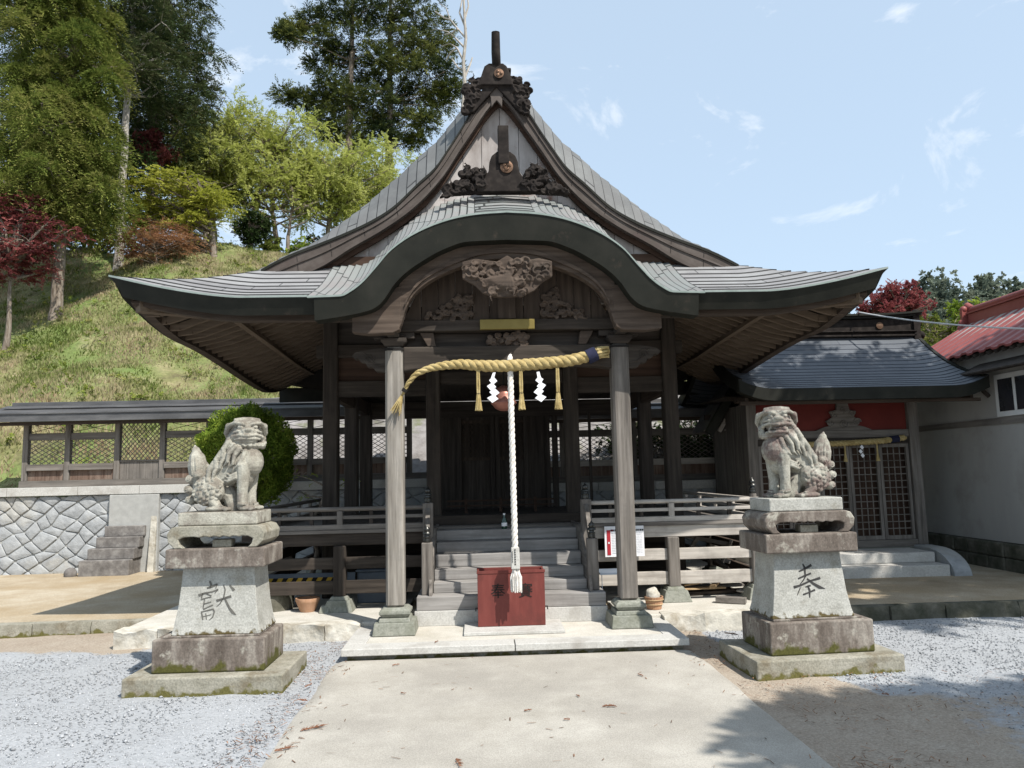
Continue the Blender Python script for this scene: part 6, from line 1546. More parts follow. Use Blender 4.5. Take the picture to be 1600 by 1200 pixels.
# ------------------------------------------------------------------ white building with a red metal roof
def white_building():
    t = thing('white_house', 'white walled house with a red corrugated metal roof at the right edge', 'house', (7.8, 9.8, .12))
    X0, X1, Y0, Y1 = 6.86, 9.2, 8.2, 12.1
    b = MB(); b.box(X0, X1, Y0, Y1, .50, 3.22); b.prism([(X0, 3.221), (X1, 3.221), ((X0+X1)/2, 3.93)], Y0, Y1); b.build('wall', M['white_wall'], t)
    b = MB(); rs = random.Random(3); y = Y0-.02
    while y < Y1:
        l = rs.uniform(.3, .55); z = .09
        while z < .49: h = .2; b.box(X0-.03-rs.random()*.03, X0+.3, y+.006, min(y+l, Y1+.02)-.006, z+.004, min(z+h, .50)); z += h
        y += l
    b.box(X0+.01, X1, Y0, Y1, .08, .499); b.build('foundation', M['foundation'], t, bevel=.02)
    b = MB(); b.box(X0-.018, X0, Y0, Y1, 2.10, 2.19); b.build('wall_band', W['greyy'], t)
    # roof
    sl_ = .57; rz = 3.10+sl_*1.42; cx = 8.08
    for sx in (-1, 1):
        b = MB(); n = 100; vs = []
        for i in range(n+1):
            y = Y0-.35+(Y1+.12-Y0+.35)*i/n; h = .022*(1 if (i//3) % 2 else -1)*.6
            vs += [(cx+sx*1.42, y, 3.14+h), (cx, y, rz+.04+h), (cx+sx*1.42, y, 3.11+h), (cx, y, rz+.01+h)]
        b.add(vs, [(4*i, 4*i+1, 4*i+5, 4*i+4) for i in range(n)]+[(4*i+2, 4*i+6, 4*i+7, 4*i+3) for i in range(n)]+[(4*i, 4*i+4, 4*i+6, 4*i+2) for i in range(n)])
        b.build('roof_slope', M['red_metal'], t)
    b = MB()
    for i in range(24): y = Y0-.25+i*.15; b.beam((cx-1.40, y, 3.07), (cx-1.1, y, 3.07+.3*sl_), .05, .05)
    b.build('rafter_row', W['darkx'], t)
    b = MB(); b.box(cx-.09, cx+.09, Y0-.3, Y1+.06, rz, rz+.16); b.box(cx-.12, cx+.12, Y0-.3, Y1+.08, rz+.165, rz+.19); b.tube([(cx, Y0-.3, rz+.24), (cx, Y1+.1, rz+.24)], .06, 10); b.build('ridge_tiles', M['red_metal'], t, smooth=40)
    b = MB(); y = Y1+.1; b.box(cx-.16, cx+.16, y, y+.06, rz-.06, rz+.26)
    for sx in (-1, 1): b.ell((cx+sx*.15, y+.03, rz+.02), (.07, .05, .07)); b.ell((cx+sx*.19, y+.03, rz-.07), (.06, .05, .06)); b.ell((cx+sx*.11, y+.03, rz+.26), (.06, .05, .06))
    b.tube([(cx, y-.02, rz+.26), (cx, y+.1, rz+.34)], .06, 10); b.build('ridge_end_tile', M['red_metal'], t, smooth=40)
    b = MB(); b.box(X0-.03, X0-.002, 9.28, 10.05, 2.20, 2.78); w_ = b.build('window', M['frame_white'], t, bevel=.004)
    b = MB(); b.box(X0-.034, X0-.031, 9.35, 9.98, 2.27, 2.71); b.build('pane', M['glass'], w_)
    b = MB(); b.box(X0-.036, X0-.0345, 9.64, 9.69, 2.27, 2.71); b.build('sash', M['frame_white'], w_)
    b = MB(); b.beam((X0-.32, 8.9, 2.80), (X0-.32, 10.35, 2.80), .03, .03); b.add([(X0-.36, 8.9, 2.82), (X0-.36, 10.35, 2.82), (X0, 10.35, 2.98), (X0, 8.9, 2.98), (X0-.36, 8.9, 2.80), (X0-.36, 10.35, 2.80), (X0, 10.35, 2.95), (X0, 8.9, 2.95)], [(0, 1, 2, 3), (4, 7, 6, 5), (0, 4, 5, 1), (1, 5, 6, 2), (0, 3, 7, 4)])
    for yy in (9.0, 10.2): b.beam((X0-.3, yy, 2.79), (X0-.01, yy, 2.5), .035, .045)
    b.build('window_hood', W['darkx'], t)
white_building()
b = MB(); P0, P1 = Vector((5.66, 11.3, 3.955)), Vector((6.68, 8.65, 3.16)); pts = [P0.lerp(P1, i/12)+Vector((0, 0, -.10*4*(i/12)*(1-i/12)*.6)) for i in range(13)]
b.tube(pts, .012, 6); tag(b.build('overhead_cable', M['cable'], None), 'pale cable running from the side shrine ridge to the red roofed house', 'cable')

# ------------------------------------------------------------------ trees
LEAF = dict(
 cedar=leafmat('cedar_needles', [(.04, .065, .016), (.10, .135, .03), (.17, .20, .045), (.24, .235, .075)], .35),
 dark=leafmat('dark_conifer_needles', [(.018, .03, .016), (.04, .06, .025), (.075, .10, .04), (.11, .115, .06)], .2),
 fir=leafmat('fir_needles', [(.014, .026, .018), (.035, .052, .025), (.09, .11, .035), (.19, .20, .06)], .2),
 spring=leafmat('fresh_spring_leaves', [(.20, .24, .05), (.32, .36, .08), (.43, .46, .125), (.50, .52, .20)], .5),
 yellow=leafmat('yellow_green_leaves', [(.19, .21, .025), (.31, .33, .05), (.42, .42, .09)], .45),
 redm=leafmat('dark_red_maple_leaves', [(.10, .03, .034), (.19, .055, .055), (.29, .10, .09)], .35),
 redb=leafmat('bright_red_maple_leaves', [(.15, .035, .04), (.24, .065, .07), (.32, .11, .105)], .4),
 orange=leafmat('reddish_bare_twigs_and_buds', [(.16, .08, .04), (.30, .15, .08), (.38, .22, .12)], .35),
 shrub=leafmat('glossy_shrub_leaves', [(.07, .12, .018), (.14, .21, .03), (.25, .32, .05), (.38, .40, .07)], .35),
 deep=leafmat('deep_green_leaves', [(.012, .022, .010), (.03, .05, .018), (.06, .085, .03)], .2),
 far=leafmat('distant_wood_leaves', [(.075, .10, .085), (.12, .15, .115), (.165, .195, .145), (.21, .23, .17)], .3),
)
def leaf_cloud(cl, n_per, ll, lw, seed, mode='broad', droop=.3):
    """cl: list of (centre, (rx,ry,rz)); twigs bearing leaflets; returns verts, faces, tints"""
    rs = np.random.RandomState(seed); Vs = []; Ts = []; K = 16
    TL = dict(needle=.62, broad=.42, layer=.5, far=.0)[mode]
    for (c, r) in cl:
        r = np.array(r); m = max(4, int(n_per*rs.uniform(.7, 1.3)/K)); sz = float(r.max()); tl = TL*min(1, sz/.55) if mode != 'far' else sz*.5
        d = rs.normal(size=(m, 3)); d /= np.linalg.norm(d, axis=1)[:, None]
        p0 = np.array(c)+d*(rs.rand(m)**.55)[:, None]*r*.85
        if mode == 'needle': a = d*np.array([1, 1, .35])+rs.normal(size=(m, 3))*.35+np.array([0, 0, .12])
        elif mode == 'layer': a = (d+rs.normal(size=(m, 3))*.5)*np.array([1, 1, .18])
        else: a = d+rs.normal(size=(m, 3))*.7+np.array([0, 0, .25])
        a /= np.linalg.norm(a, axis=1)[:, None]; L_ = tl*rs.uniform(.5, 1.2, m)
        t = (np.arange(K)+rs.rand(m, K))/K
        dr = droop if mode == 'needle' else (.12 if mode == 'layer' else .1)
        p = p0[:, None]+a[:, None]*(L_[:, None]*t)[:, :, None]; p[:, :, 2] -= dr*L_[:, None]*t*t*1.6
        up = np.array([0, 0, 1.])+rs.normal(size=(m, 3))*.35; s = np.cross(a, up); s /= np.linalg.norm(s, axis=1)[:, None]+1e-9
        sg = np.where(np.arange(K) % 2 == 0, 1, -1)[None, :, None]; mixa = rs.uniform(.3, 1.0, (m, K, 1))
        ld = a[:, None]*(.75 if mode == 'needle' else .5)+s[:, None]*sg*mixa*.8+rs.normal(size=(m, K, 3))*(.18 if mode != 'far' else .8)
        ld[:, :, 2] -= (droop*.6*t if mode == 'needle' else 0); ld /= np.linalg.norm(ld, axis=2)[:, :, None]
        nr = np.cross(a, s)[:, None]+rs.normal(size=(m, K, 3))*.45; w = np.cross(ld, nr); w /= np.linalg.norm(w, axis=2)[:, :, None]+1e-9
        LL = ll*rs.uniform(.65, 1.3, (m, K, 1))*(1.15-.5*t[:, :, None]); WW = lw*rs.uniform(.7, 1.3, (m, K, 1))
        Vs.append(np.stack([p, p+ld*LL*.5-w*WW*.5, p+ld*LL, p+ld*LL*.5+w*WW*.5], 2).reshape(-1, 3))
        base = rs.uniform(.2, .72)+rs.normal(0, .13, m); Ts.append(np.clip(base[:, None]+t*.28+rs.normal(0, .07, (m, K)), 0, 1).ravel())
    V = np.concatenate(Vs); T = np.concatenate(Ts)
    return V, np.arange(len(V)).reshape(-1, 4), T
def make_tree(name, label, cat, base, trunk, cl, leaf, n_per, ll, lw, seed, mode='broad', bark='bark', tr=.2, limbs=True, group=None, droop=.3, limb_r=.05, crown='crown'):
    x, y, z = base; t = thing(name, label, cat, base, group); rs = random.Random(seed)
    b = MB(); P = [Vector((x+p[0], y+p[1], z+p[2])) for p in trunk]; n = len(P)
    fine = []
    for i in range(n-1):
        for k in range(4): q = P[i].lerp(P[i+1], k/4); fine.append(q+Vector((rs.uniform(-.03, .03), rs.uniform(-.03, .03), 0))*min(1, tr*5))
    fine.append(P[-1]); m_ = len(fine); b.tube(fine, [tr*(1.25 if i == 0 else 1)*(1-.8*(i/(m_-1))**1.1)+.01 for i in range(m_)], 9)
    if limbs:
        for (c, r) in cl:
            c = Vector(c); h = min(range(m_), key=lambda i: abs(fine[i].z-(c.z-.35*((Vector((c.x, c.y))-Vector((x, y))).length))))
            s = fine[h]; d = (c-s).length
            mid = s.lerp(c, .5)+Vector((rs.uniform(-.1, .1)*d, rs.uniform(-.1, .1)*d, rs.uniform(-.05, .08)*d)); e = c+Vector((rs.uniform(-.3, .3)*r[0], rs.uniform(-.3, .3)*r[1], .2*r[2]))
            b.tube([s, mid, e], [limb_r, limb_r*.6, limb_r*.2], 5)
            for k in range(3):
                a = e.lerp(mid, rs.random()*.6); v = Vector((rs.uniform(-1, 1)*r[0], rs.uniform(-1, 1)*r[1], rs.uniform(-.3, 1)*r[2])); b.tube([a, a+v*.5+Vector((0, 0, .04)), a+v], [limb_r*.3, limb_r*.2, limb_r*.08], 4)
    b.build('trunk', M[bark], t, smooth=60)
    V, F, T = leaf_cloud(cl, n_per, ll, lw, seed, mode, droop)
    me = fast_mesh(crown, V-np.array(base), F, T, 4); me.materials.append(LEAF[leaf]); o = bpy.data.objects.new(crown, me); COL.objects.link(o); o.parent = t
    return t
# placing things along a measured bearing: a pixel of the 1600 px wide photograph at a chosen depth
CAMR = SC.camera.matrix_world.to_3x3()
def bear(px, py, Y):
    d = CAMR @ Vector(((px-800)/1176.8, -(py-600)/1176.8, -1)); k = Y/d.y; return (-.3+d.x*k, Y, 1.6+d.z*k)
def conifer_clumps(x, y, z0, z1, r0, seed, step=.55, per=6, flat=.5, size=.75, top=.15, ex=.75):
    rs = random.Random(seed); cl = []; z = z0
    while z < z1:
        q = (z-z0)/(z1-z0); R_ = r0*((1-q)**ex*(1-top)+top)*rs.uniform(.75, 1.15)
        n = max(2, int(per*(.4+.6*(1-q)))); a0 = rs.random()*6.28
        for k in range(n):
            a = a0+6.28*k/n+rs.uniform(-.3, .3); rr = R_*rs.uniform(.35, .95); s = size*rs.uniform(.6, 1.15)*(.55+.45*(1-q))
            cl.append(((x+rr*math.cos(a), y+rr*math.sin(a), z+rs.uniform(-.3, .3)*step-.15*rr), (s, s, s*flat)))
        z += step*rs.uniform(.8, 1.2)
    return cl
def ball_clumps(c, r, n, seed, size=.35, low=-1):
    rs = random.Random(seed); cl = []
    while len(cl) < n:
        d = Vector((rs.gauss(0, 1), rs.gauss(0, 1), rs.gauss(0, 1))).normalized()*rs.uniform(.35, 1)
        if d.z < low: continue
        s = size*rs.uniform(.6, 1.3); cl.append(((c[0]+d.x*r[0], c[1]+d.y*r[1], c[2]+d.z*r[2]), (s*r[0], s*r[1], s*r[2]*.8)))
    return cl
TG = 'trees on the hillside behind the fence'
def hz(x, y): return float(hill_z(np.array([x]), np.array([y]))[0])
# 1 big cedar, left
x, y, _ = bear(88, 485, 20.5); z = hz(x, y)
make_tree('cedar_tree', 'big olive green cedar with drooping sprays at the left edge', 'tree', (x, y, z), [(0,0,-.3),(.05,0,2),(.15,0,6),(.1,0,11),(0,0,14)], conifer_clumps(x-.2, y, z+3.0, z+13.6, 1.7, 3, step=.42, per=8, flat=.75, size=.62, ex=.45), 'cedar', 1500, .15, .028, 31, 'needle', tr=.155, group=TG, droop=.55)
# 2 tall pale trunk
x, y, _ = bear(186, 405, 23.5); z = hz(x, y)
make_tree('tall_cedar', 'tall cedar with a bare pale trunk right of the olive green cedar', 'tree', (x, y, z), [(0,0,-.3),(.0,0,3),(.1,0,6.5),(.2,0,10),(.3,0,15)], conifer_clumps(x+.2, y, z+6.3, z+15, 1.5, 5, step=.6, per=6, size=.7, ex=.4), 'dark', 1000, .14, .03, 32, 'needle', bark='bark_pale', tr=.13, group=TG)
x, y, _ = bear(20, 380, 25); z = hz(x, y)
make_tree('tall_cedar', 'dark cedar half hidden behind the olive green cedar at the left edge', 'tree', (x, y, z), [(0,0,-.3),(0,0,6),(0,0,15)], conifer_clumps(x, y, z+3.5, z+15, 2.3, 6, step=.6, per=7, size=.85, ex=.4), 'dark', 600, .16, .035, 33, 'needle', tr=.2, group=TG)
# 3 dark conifer right of the cedars
x, y, _ = bear(235, 395, 27); z = hz(x, y)
make_tree('dark_conifer', 'dark green conifer rising between the pale trunk and the spring green trees', 'tree', (x, y, z), [(0,0,-.3),(0,0,6),(.2,0,15)], conifer_clumps(x+.4, y, z+4.6, z+15, 2.6, 7, step=.55, per=7, size=.8, flat=.6, ex=.6), 'dark', 1200, .15, .033, 34, 'needle', tr=.22, group=TG)
# 5 shaded understorey
x, y, _ = bear(140, 380, 25.2); z = hz(x, y)
make_tree('evergreen_shrub', 'deep green shaded evergreen shrubs at the foot of the cedars', 'shrub', (x, y, z), [(0,0,-.2),(0,0,.8)], ball_clumps((x-.6, y, z+1.9), (3.6, 1.2, 2.5), 80, 8), 'deep', 480, .13, .06, 35, tr=.08, group=TG)
x, y, _ = bear(392, 385, 26); z = hz(x, y)
make_tree('round_evergreen', 'dark round evergreen below the spring green trees', 'shrub', (x, y, z), [(0,0,-.2),(0,0,.8)], ball_clumps((x, y, z+.8), (.65, .6, .85), 22, 9), 'deep', 500, .09, .04, 36, tr=.08, group=TG)
# 6 yellow green maple
x, y, _ = bear(335, 395, 24); z = hz(x, y); c = bear(276, 318, 24)
make_tree('yellow_maple', 'yellow green spreading maple in front of the spring green trees', 'tree', (x, y, z), [(0,0,-.2),(-.1,0,.8),(-.35,0,1.7),(-.6,0,2.6)], ball_clumps(c, (2.0, 1.0, 1.2), 60, 10, size=.25), 'yellow', 430, .075, .05, 37, 'layer', tr=.1, group=TG)
# 7 spring green trees
for px, py, Y, r, n, sd, l, base in ((318, 262, 27.2, (1.7, 1.3, 1.9), 50, 19, 'pale spring green tree behind the yellow maple', 318), (330, 240, 28.5, (2.5, 1.8, 2.3), 80, 11, 'spring green tree at the left of the row on the crest', 330), (425, 265, 29, (2.6, 1.8, 2.5), 85, 12, 'tallest spring green tree in the middle of the row on the crest', 428), (520, 290, 29.5, (2.4, 1.7, 2.1), 70, 13, 'thin spring green tree beside the sweeping roof', 505), (598, 312, 31, (2.1, 1.5, 2.6), 64, 14, 'sparse spring green tree seen against the sky by the roof', 600)):
    c = bear(px, py, Y); bx_, by_, _ = bear(base, 390, Y); z = hz(bx_, by_); h = c[2]-z
    make_tree('spring_tree', l, 'tree', (bx_, by_, z), [(0,0,-.3),(.1,0,h*.3),((c[0]-bx_)*.6,0,h*.6),(c[0]-bx_,0,h*1.1)], ball_clumps(c, r, int(n*1.25), sd, size=.29), 'spring', 640 if n > 50 else 400, .08, .042, 40+sd, tr=.13, group=TG, limb_r=.045)
x, y, _ = bear(450, 388, 28); z = hz(x, y)
make_tree('bare_branched_tree', 'small grey tree with open dark branches on the crest', 'tree', (x, y, z), [(0,0,-.2),(0,0,.9),(.15,0,2.2)], ball_clumps((x+.1, y, z+2.1), (1.3, .8, .9), 18, 15), 'spring', 30, .09, .05, 56, tr=.09, group=TG, limb_r=.035)
# 8.. reds
c = bear(18, 372, 19); x, y, z = c[0], c[1], hz(c[0], c[1])
make_tree('red_maple', 'dark red layered maple at the left edge of the bank', 'tree', (x, y, z), [(0,0,-.2),(.05,0,.8),(0,0,2.2)], ball_clumps((c[0], c[1], c[2]), (1.35, 1.0, 1.15), 44, 16, size=.27), 'redm', 420, .075, .04, 57, 'layer', tr=.08, group=TG)
c = bear(238, 232, 26); x, y, z = c[0], c[1], hz(c[0], c[1])
make_tree('red_maple', 'small dull red maple crown between the pale trunk and the spring green trees', 'tree', (x, y, z), [(0,0,-.2),(.05,0,2),(0,0,c[2]-z)], ball_clumps(c, (.9, .7, .75), 26, 17), 'redm', 360, .09, .05, 58, tr=.07, group=TG)
c = bear(245, 378, 22.8); x, y, z = c[0], c[1], hz(c[0], c[1])
make_tree('reddish_bush', 'thin orange brown budding bush on the bank below the yellow maple', 'bush', (x, y, z), [(0,0,-.2),(0,0,.5)], ball_clumps((c[0], c[1], z+.65), (1.25, .7, .7), 40, 18), 'orange', 420, .07, .02, 59, 'layer', tr=.04, group=TG, limb_r=.02)
# 12 tall firs behind
c = bear(545, 200, 36); x, y, z = c[0], c[1], hz(c[0], c[1])
cl = [(bear(px, py, 36+random.Random(i).uniform(-1, 1)), (s*1.15, s*1.1, s*.7)) for i, (px, py, s) in enumerate([(460,48,.5),(445,55,.4),(485,30,.6),(505,60,.7),(520,20,.8),(530,85,.7),(500,100,.7),(515,130,.7),(540,150,.8),(500,155,.55),(470,155,.6),(445,148,.5),(520,180,.8),(545,200,.8),(500,190,.55),(560,110,.8),(565,60,.9),(555,20,.8),(575,10,.8),(530,-20,.9),(560,-50,.9),(590,150,.7),(575,185,.7),(560,225,.45),(548,160,.7),(590,90,.8),(540,-60,.8),(520,215,.5)])]
make_tree('tall_fir', 'tall dark fir with ragged branches left of its twin behind the roof', 'tree', (x, y, z), [(0,0,-.3),(0,0,8),(.2,0,16)], cl, 'fir', 1900, .22, .045, 61, 'needle', tr=.28, group=TG, droop=.1)
c = bear(608, 200, 37); x, y, z = c[0], c[1], hz(c[0], c[1])
cl = [(bear(px, py, 37+random.Random(i+50).uniform(-1, 1)), (s*1.15, s*1.1, s*.7)) for i, (px, py, s) in enumerate([(620,10,.9),(650,25,.9),(680,40,.8),(660,60,.9),(690,75,.7),(630,60,.8),(610,90,.8),(640,105,.8),(670,110,.8),(700,110,.7),(705,140,.6),(680,150,.7),(650,150,.8),(620,140,.7),(610,175,.8),(640,190,.75),(600,205,.7),(665,190,.6),(690,165,.6),(625,220,.45),(650,222,.4),(600,30,.8),(640,-20,.9),(600,-40,.9),(670,-10,.8),(580,130,.7),(655,80,.7),(590,195,.7)])]
make_tree('tall_fir', 'tall dark fir nearest the roof peak, right of its twin', 'tree', (x, y, z), [(0,0,-.3),(0,0,8),(.1,0,17)], cl, 'fir', 1900, .22, .045, 62, 'needle', tr=.28, group=TG, droop=.1)
# 13 bare tree beside the ridge
x, y, _ = bear(727, 200, 34); z = hz(x, y); t = thing('bare_tree', 'leafless grey tree standing beside the roof peak', 'tree', (x, y, z), TG)
b = MB(); P = [bear(px, py, 34) for px, py in ((712,380),(720,220),(726,130),(724,95),(728,60),(726,30),(724,-10))]; b.tube([(x, y, z-.3)]+P, [.12,.11,.10,.09,.08,.07,.06,.05], 8)
for br in ([(724,95),(714,75),(703,68),(690,72)], [(728,60),(715,45),(703,30),(697,12),(685,5)], [(728,45),(718,20),(722,0),(716,-15)], [(726,75),(712,60),(700,50),(680,45),(672,50)], [(725,110),(715,105),(706,92)], [(703,30),(694,28),(680,18)], [(726,30),(732,10),(730,-10)], [(727,120),(735,100),(738,90)], [(714,75),(704,82),(697,95)], [(715,45),(706,52),(694,54)]):
    b.tube([bear(a, c, 34+.2*i) for i, (a, c) in enumerate(br)], [.055-.011*i for i in range(len(br))], 5)
b.build('trunk', M['bark_pale'], t, smooth=60)
# crest shrubs
for i, (px, Y, r, lf, l) in enumerate([(500, 27.5, .8, 'deep', 'low dark shrub on the crest nearest the roof'), (470, 27, .6, 'shrub', 'low green shrub on the crest left of the low dark shrub'), (300, 26.5, .7, 'shrub', 'green shrub on the bank under the yellow maple'), (420, 27.5, .7, 'cedar', 'olive shrub on the crest under the spring green trees')]):
    x, y, _ = bear(px, 385, Y); z = hz(x, y)
    make_tree('crest_shrub', l, 'shrub', (x, y, z), [(0,0,-.2),(0,0,.3)], ball_clumps((x, y, z+.25), (r, r*.8, .45), 16, 70+i), lf, 260, .08, .045, 71+i, tr=.04, group='low shrubs on the crest')

# dark hedge behind the right part of the fence
for i, xx in enumerate((2.6, 3.5, 4.3)):
    make_tree('evergreen_hedge', ('dark evergreen bush behind the fence just right of the hall posts', 'dark evergreen bush behind the fence under the passage roof', 'dark evergreen bush behind the fence hidden by the side shrine')[i], 'bush', (xx, 13.9, 1.2), [(0,0,-.2),(0,0,.4)], ball_clumps((xx, 13.95, 1.95), (.65, .35, .75), 26, 80+i), 'deep', 420, .06, .032, 81+i, tr=.04, group='evergreen bushes behind the fence')

# clipped round bush in front of the wall
x, y, z = -3.82, 11.6, .12; t = thing('round_topiary', 'clipped round bush with fresh yellow green leaves behind the left lion', 'bush', (x, y, z))
b = MB(); b.tube([(x, y, z-.1), (x+.03, y, z+.6), (x, y, z+1.5)], [.07, .06, .03], 8)
rs_ = random.Random(2)
for k in range(26):
    a = rs_.random()*6.28; r = rs_.uniform(.2, .5); b.tube([(x, y, z+.7+rs_.random()*.6), (x+r*.6*math.cos(a), y+r*.6*math.sin(a), z+1.5+rs_.random()*.3), (x+r*math.cos(a), y+r*math.sin(a), z+1.6+rs_.random()*.5)], [.02, .013, .005], 5)
b.build('trunk', M['bark'], t, smooth=60)
rs = np.random.RandomState(4); n = 46000; d = rs.normal(size=(n, 3)); d /= np.linalg.norm(d, axis=1)[:, None]
bump_ = 1+.16*(vnoise(np.arctan2(d[:, 1], d[:, 0])*3+20, d[:, 2]*3+20, .7, 44)-.5)*2+.16*(vnoise(np.arctan2(d[:, 1], d[:, 0])*3+20, d[:, 2]*3+20, 1.9, 45)-.5)*2
p = np.array([x, y, z+1.82])+d*(bump_*(.60+.40*rs.rand(n)**.35))[:, None]*np.array([.70, .68, .70]); a = d*.7+rs.normal(size=(n, 3))*.7+np.array([0, 0, .3]); a /= np.linalg.norm(a, axis=1)[:, None]
s = np.cross(a, rs.normal(size=(n, 3))); s /= np.linalg.norm(s, axis=1)[:, None]; L_ = .055*rs.uniform(.6, 1.4, n)[:, None]; W_ = .020*rs.uniform(.7, 1.3, n)[:, None]
V = np.stack([p-a*L_*.5, p-s*W_*.5, p+a*L_*.5, p+s*W_*.5], 1).reshape(-1, 3)
me = fast_mesh('crown', V-np.array([x, y, z]), np.arange(4*n).reshape(-1, 4), np.clip(.35+.35*vnoise(p[:, 0]+9, p[:, 2], .18, 3)+rs.normal(0, .16, n)-.1, 0, 1), 4); me.materials.append(LEAF['shrub'])
o = bpy.data.objects.new('crown', me); COL.objects.link(o); o.parent = t

# small gnarled plant between the posts at the left
make_tree('dwarf_pine', 'small gnarled pine with thin tufts in front of the wall left of the hall', 'plant', (-2.75, 11.2, .14), [(0,0,0),(.1,0,.4),(-.05,0,.75),(.12,0,1.0),(.22,0,1.3)],
          [((-2.95, 11.2, 1.62), (.16,.12,.05)), ((-2.62, 11.2, 1.55), (.15,.12,.05)), ((-2.35, 11.25, 1.32), (.15,.1,.05)), ((-2.2, 11.2, 1.52), (.12,.1,.05)), ((-2.85, 11.2, 1.30), (.12,.1,.04)), ((-2.5, 11.15, 1.2), (.12,.1,.04))], 'shrub', 110, .035, .012, 91, 'needle', tr=.035, limb_r=.018)

# trees at right, beyond the side shrine
RG = 'trees beyond the side shrine'
c = bear(1402, 482, 30); x, y = c[0], c[1]; z = hz(x, y)
make_tree('red_maple', 'bright red maple rounding up behind the ridge of the side shrine', 'tree', (x, y, z), [(0,0,-.3),(0,0,2.5),(0,0,c[2]-z)], ball_clumps((c[0], c[1], c[2]-.0), (1.45, 1.3, 1.2), 80, 20, size=.25), 'redb', 420, .09, .05, 63, tr=.12, group=RG)
c = bear(1522, 522, 25); x, y = c[0], c[1]; z = hz(x, y)
make_tree('leafy_tree', 'bright green leafy tree left of the red ridge tiles', 'tree', (x, y, z), [(0,0,-.3),(0,0,2.0),(0,0,c[2]-z)], ball_clumps((c[0], c[1], c[2]), (1.1, 1.0, 1.15), 44, 21, size=.28), 'shrub', 360, .09, .05, 64, tr=.1, group=RG)
c = bear(1462, 530, 24); x, y = c[0], c[1]; z = hz(x, y)
make_tree('leafy_tree', 'olive brown tree between the red maple and the red metal roof', 'tree', (x, y, z), [(0,0,-.3),(0,0,2.0),(0,0,c[2]-z)], ball_clumps((c[0], c[1], c[2]-.3), (1.0, .9, 1.3), 40, 22, size=.28), 'cedar', 330, .085, .045, 65, tr=.1, group=RG)
c = bear(1335, 525, 33); x, y = c[0], c[1]; z = hz(x, y)
make_tree('leafy_tree', 'dull green tree left of the bright red maple', 'tree', (x, y, z), [(0,0,-.3),(0,0,2.0),(0,0,c[2]-z)], ball_clumps((c[0], c[1], c[2]), (1.6, 1.2, 1.1), 40, 23, size=.3), 'far', 360, .12, .07, 66, tr=.1, group=RG)
c = bear(1590, 505, 27); x, y = c[0], c[1]; z = hz(x, y)
make_tree('leafy_tree', 'green tree behind the red metal roof at the right edge', 'tree', (x, y, z), [(0,0,-.3),(0,0,2.0),(0,0,c[2]-z)], ball_clumps((c[0]+.3, c[1], c[2]-.2), (1.3, 1.1, 1.0), 40, 24, size=.3), 'shrub', 330, .10, .055, 67, tr=.1, group=RG)

# distant wooded ridge
def far_ridge():
    xs = np.linspace(15, 150, 60); ys = np.linspace(60, 150, 24); X, Y = np.meshgrid(xs, ys)
    def rz(X, Y): return 1+(18.8+2.2*np.sin(X/9.)+1.5*np.sin(X/4.3+1))*smooth01((Y-58)/34)*smooth01((X-14)/26)
    Z = rz(X, Y); n = 60
    me = bpy.data.meshes.new('far_hill'); me.from_pydata(np.stack([X, Y, Z], -1).reshape(-1, 3).tolist(), [], [(j*n+i, j*n+i+1, (j+1)*n+i+1, (j+1)*n+i) for j in range(23) for i in range(n-1)])
    me.materials.append(mat('far_hill_undergrowth', [(.03, .04, .02), (.06, .07, .035)], scale=.3, bump=0)); me.polygons.foreach_set('use_smooth', [True]*len(me.polygons))
    o = bpy.data.objects.new('far_hill', me); COL.objects.link(o); struct(o)
    rs = np.random.RandomState(77); cl = []
    for i in range(1500):
        x = rs.uniform(28, 125); y = rs.uniform(62, 96); z = float(rz(np.array(x), np.array(y)))
        h = rs.uniform(1.6, 3.4); cl.append(((x, y, z+h*.4), (h*.42, h*.42, h*.62)))
        if rs.rand() < .45: cl.append(((x, y, z+h*.95), (h*.16, h*.16, h*.5)))
    V, F, T = leaf_cloud(cl, 110, .5, .32, 78, 'far'); me = fast_mesh('distant_wood', V, F, T, 4); me.materials.append(LEAF['far'])
    o = bpy.data.objects.new('distant_wood', me); COL.objects.link(o); stuff(o, 'dull green wood covering the distant ridge at the right', 'wood')
far_ridge()

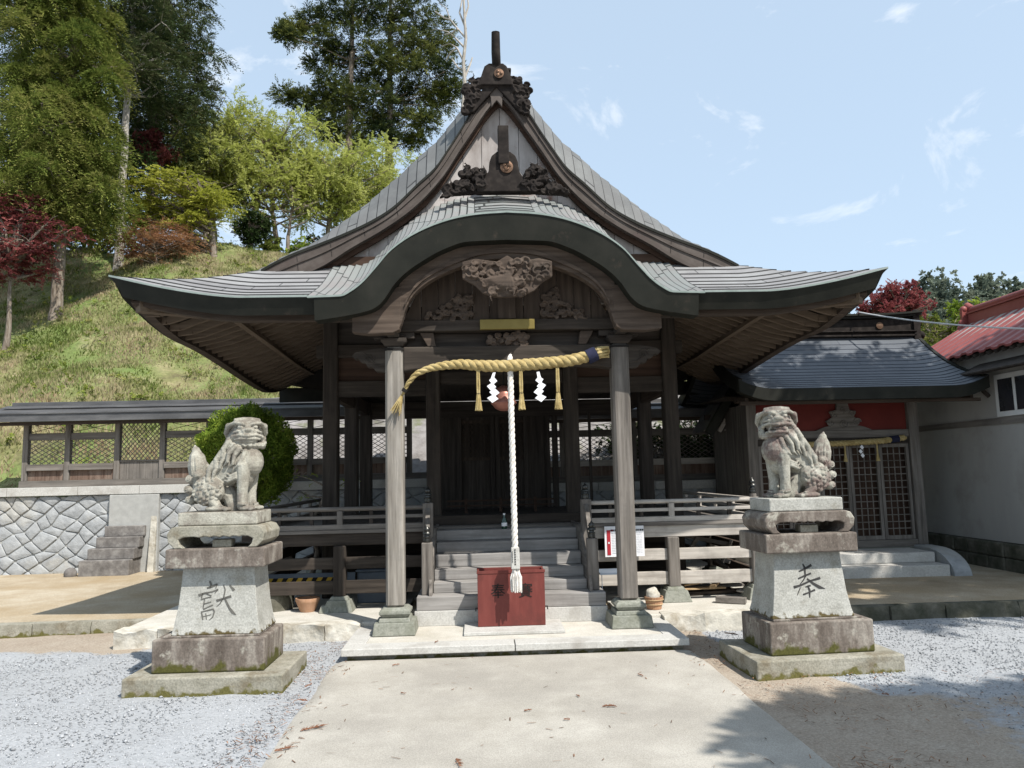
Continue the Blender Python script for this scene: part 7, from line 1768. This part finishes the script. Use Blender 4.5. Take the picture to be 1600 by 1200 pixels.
# tall trees behind and beside the photographer that throw the dappled shade
for nm, lab_, (x, y), cs, sd in (('shade_cedar', 'tall cedar beyond the red roofed house shading the side shrine', (10.8, 4.2), [((7.4, 6.94, 8.5), (1.0, 0.6, 0.3)), ((8.5, 7.12, 8.8), (1.0, 0.6, 0.3)), ((7.5, 6.94, 9.8), (0.7, 0.5, 0.3)), ((9.4, 6.36, 9.2), (0.9, 0.6, 0.3)), ((8.7, 6.46, 8.6), (1.0, 0.5, 0.4)), ((9.4, 6.6, 8.2), (1.0, 0.5, 0.4)), ((8.7, 4.48, 8.3), (0.9, 0.35, 0.25)), ((9.9, 4.16, 8.5), (1.0, 0.4, 0.25)), ((10.5, 4.8, 8.1), (0.9, 0.5, 0.3)), ((9.3, 3.24, 8.7), (0.9, 0.25, 0.2)), ((10.2, 3.16, 8.5), (0.9, 0.25, 0.2)), ((8.35, 3.02, 8.4), (0.5, 0.15, 0.15)), ((10.5, 5.28, 9.2), (0.9, 0.6, 0.4))], 1),
        ('shade_cedar', 'tall cedar to the right of the path shading the lower right ground', (8.6, -1.6), [((6.2, 0.22, 7.8), (0.7, 0.22, 0.2)), ((7.3, 0.08, 8.2), (0.8, 0.2, 0.2)), ((8.2, 0.25, 8.0), (0.8, 0.2, 0.2)), ((5.4, 0.25, 7.0), (0.6, 0.2, 0.2)), ((6.6, -0.04, 7.4), (0.8, 0.22, 0.2)), ((7.7, -0.21, 7.6), (0.8, 0.22, 0.2)), ((6.2, -0.76, 7.6), (1.0, 0.25, 0.2)), ((7.6, -1.1, 8), (0.9, 0.25, 0.2)), ((9.0, -0.1, 8), (0.8, 0.3, 0.2))], 2)):
    make_tree(nm, lab_, 'tree', (x, y, 0), [(0,0,-.2),(0,0,4),(0,0,8),(-.2,0,11)], cs, 'cedar', 1500, .22, .075, 100+sd, 'needle', tr=.25, limb_r=.05)

rs = np.random.RandomState(15); cl = []
for i in range(420):
    x = rs.uniform(-19, -1.5); y = 14+12*rs.rand(); z = hz(x, y); q = rs.uniform(.08, .24)
    if y < 15.6 and x > -5.3: continue
    cl.append(((x, y, z+q*.4), (q*1.3, q*1.3, q*.7)))
V, F, T = leaf_cloud(cl, 110, .06, .022, 16); me = fast_mesh('bank_weeds', V, F, T, 4); me.materials.append(leafmat('weed_leaves', [(.05, .075, .015), (.12, .17, .03), (.22, .26, .05), (.33, .30, .12)], .3))
o = bpy.data.objects.new('bank_weeds', me); COL.objects.link(o); stuff(o, 'low clumps of weeds dotted over the grassy bank', 'weeds')
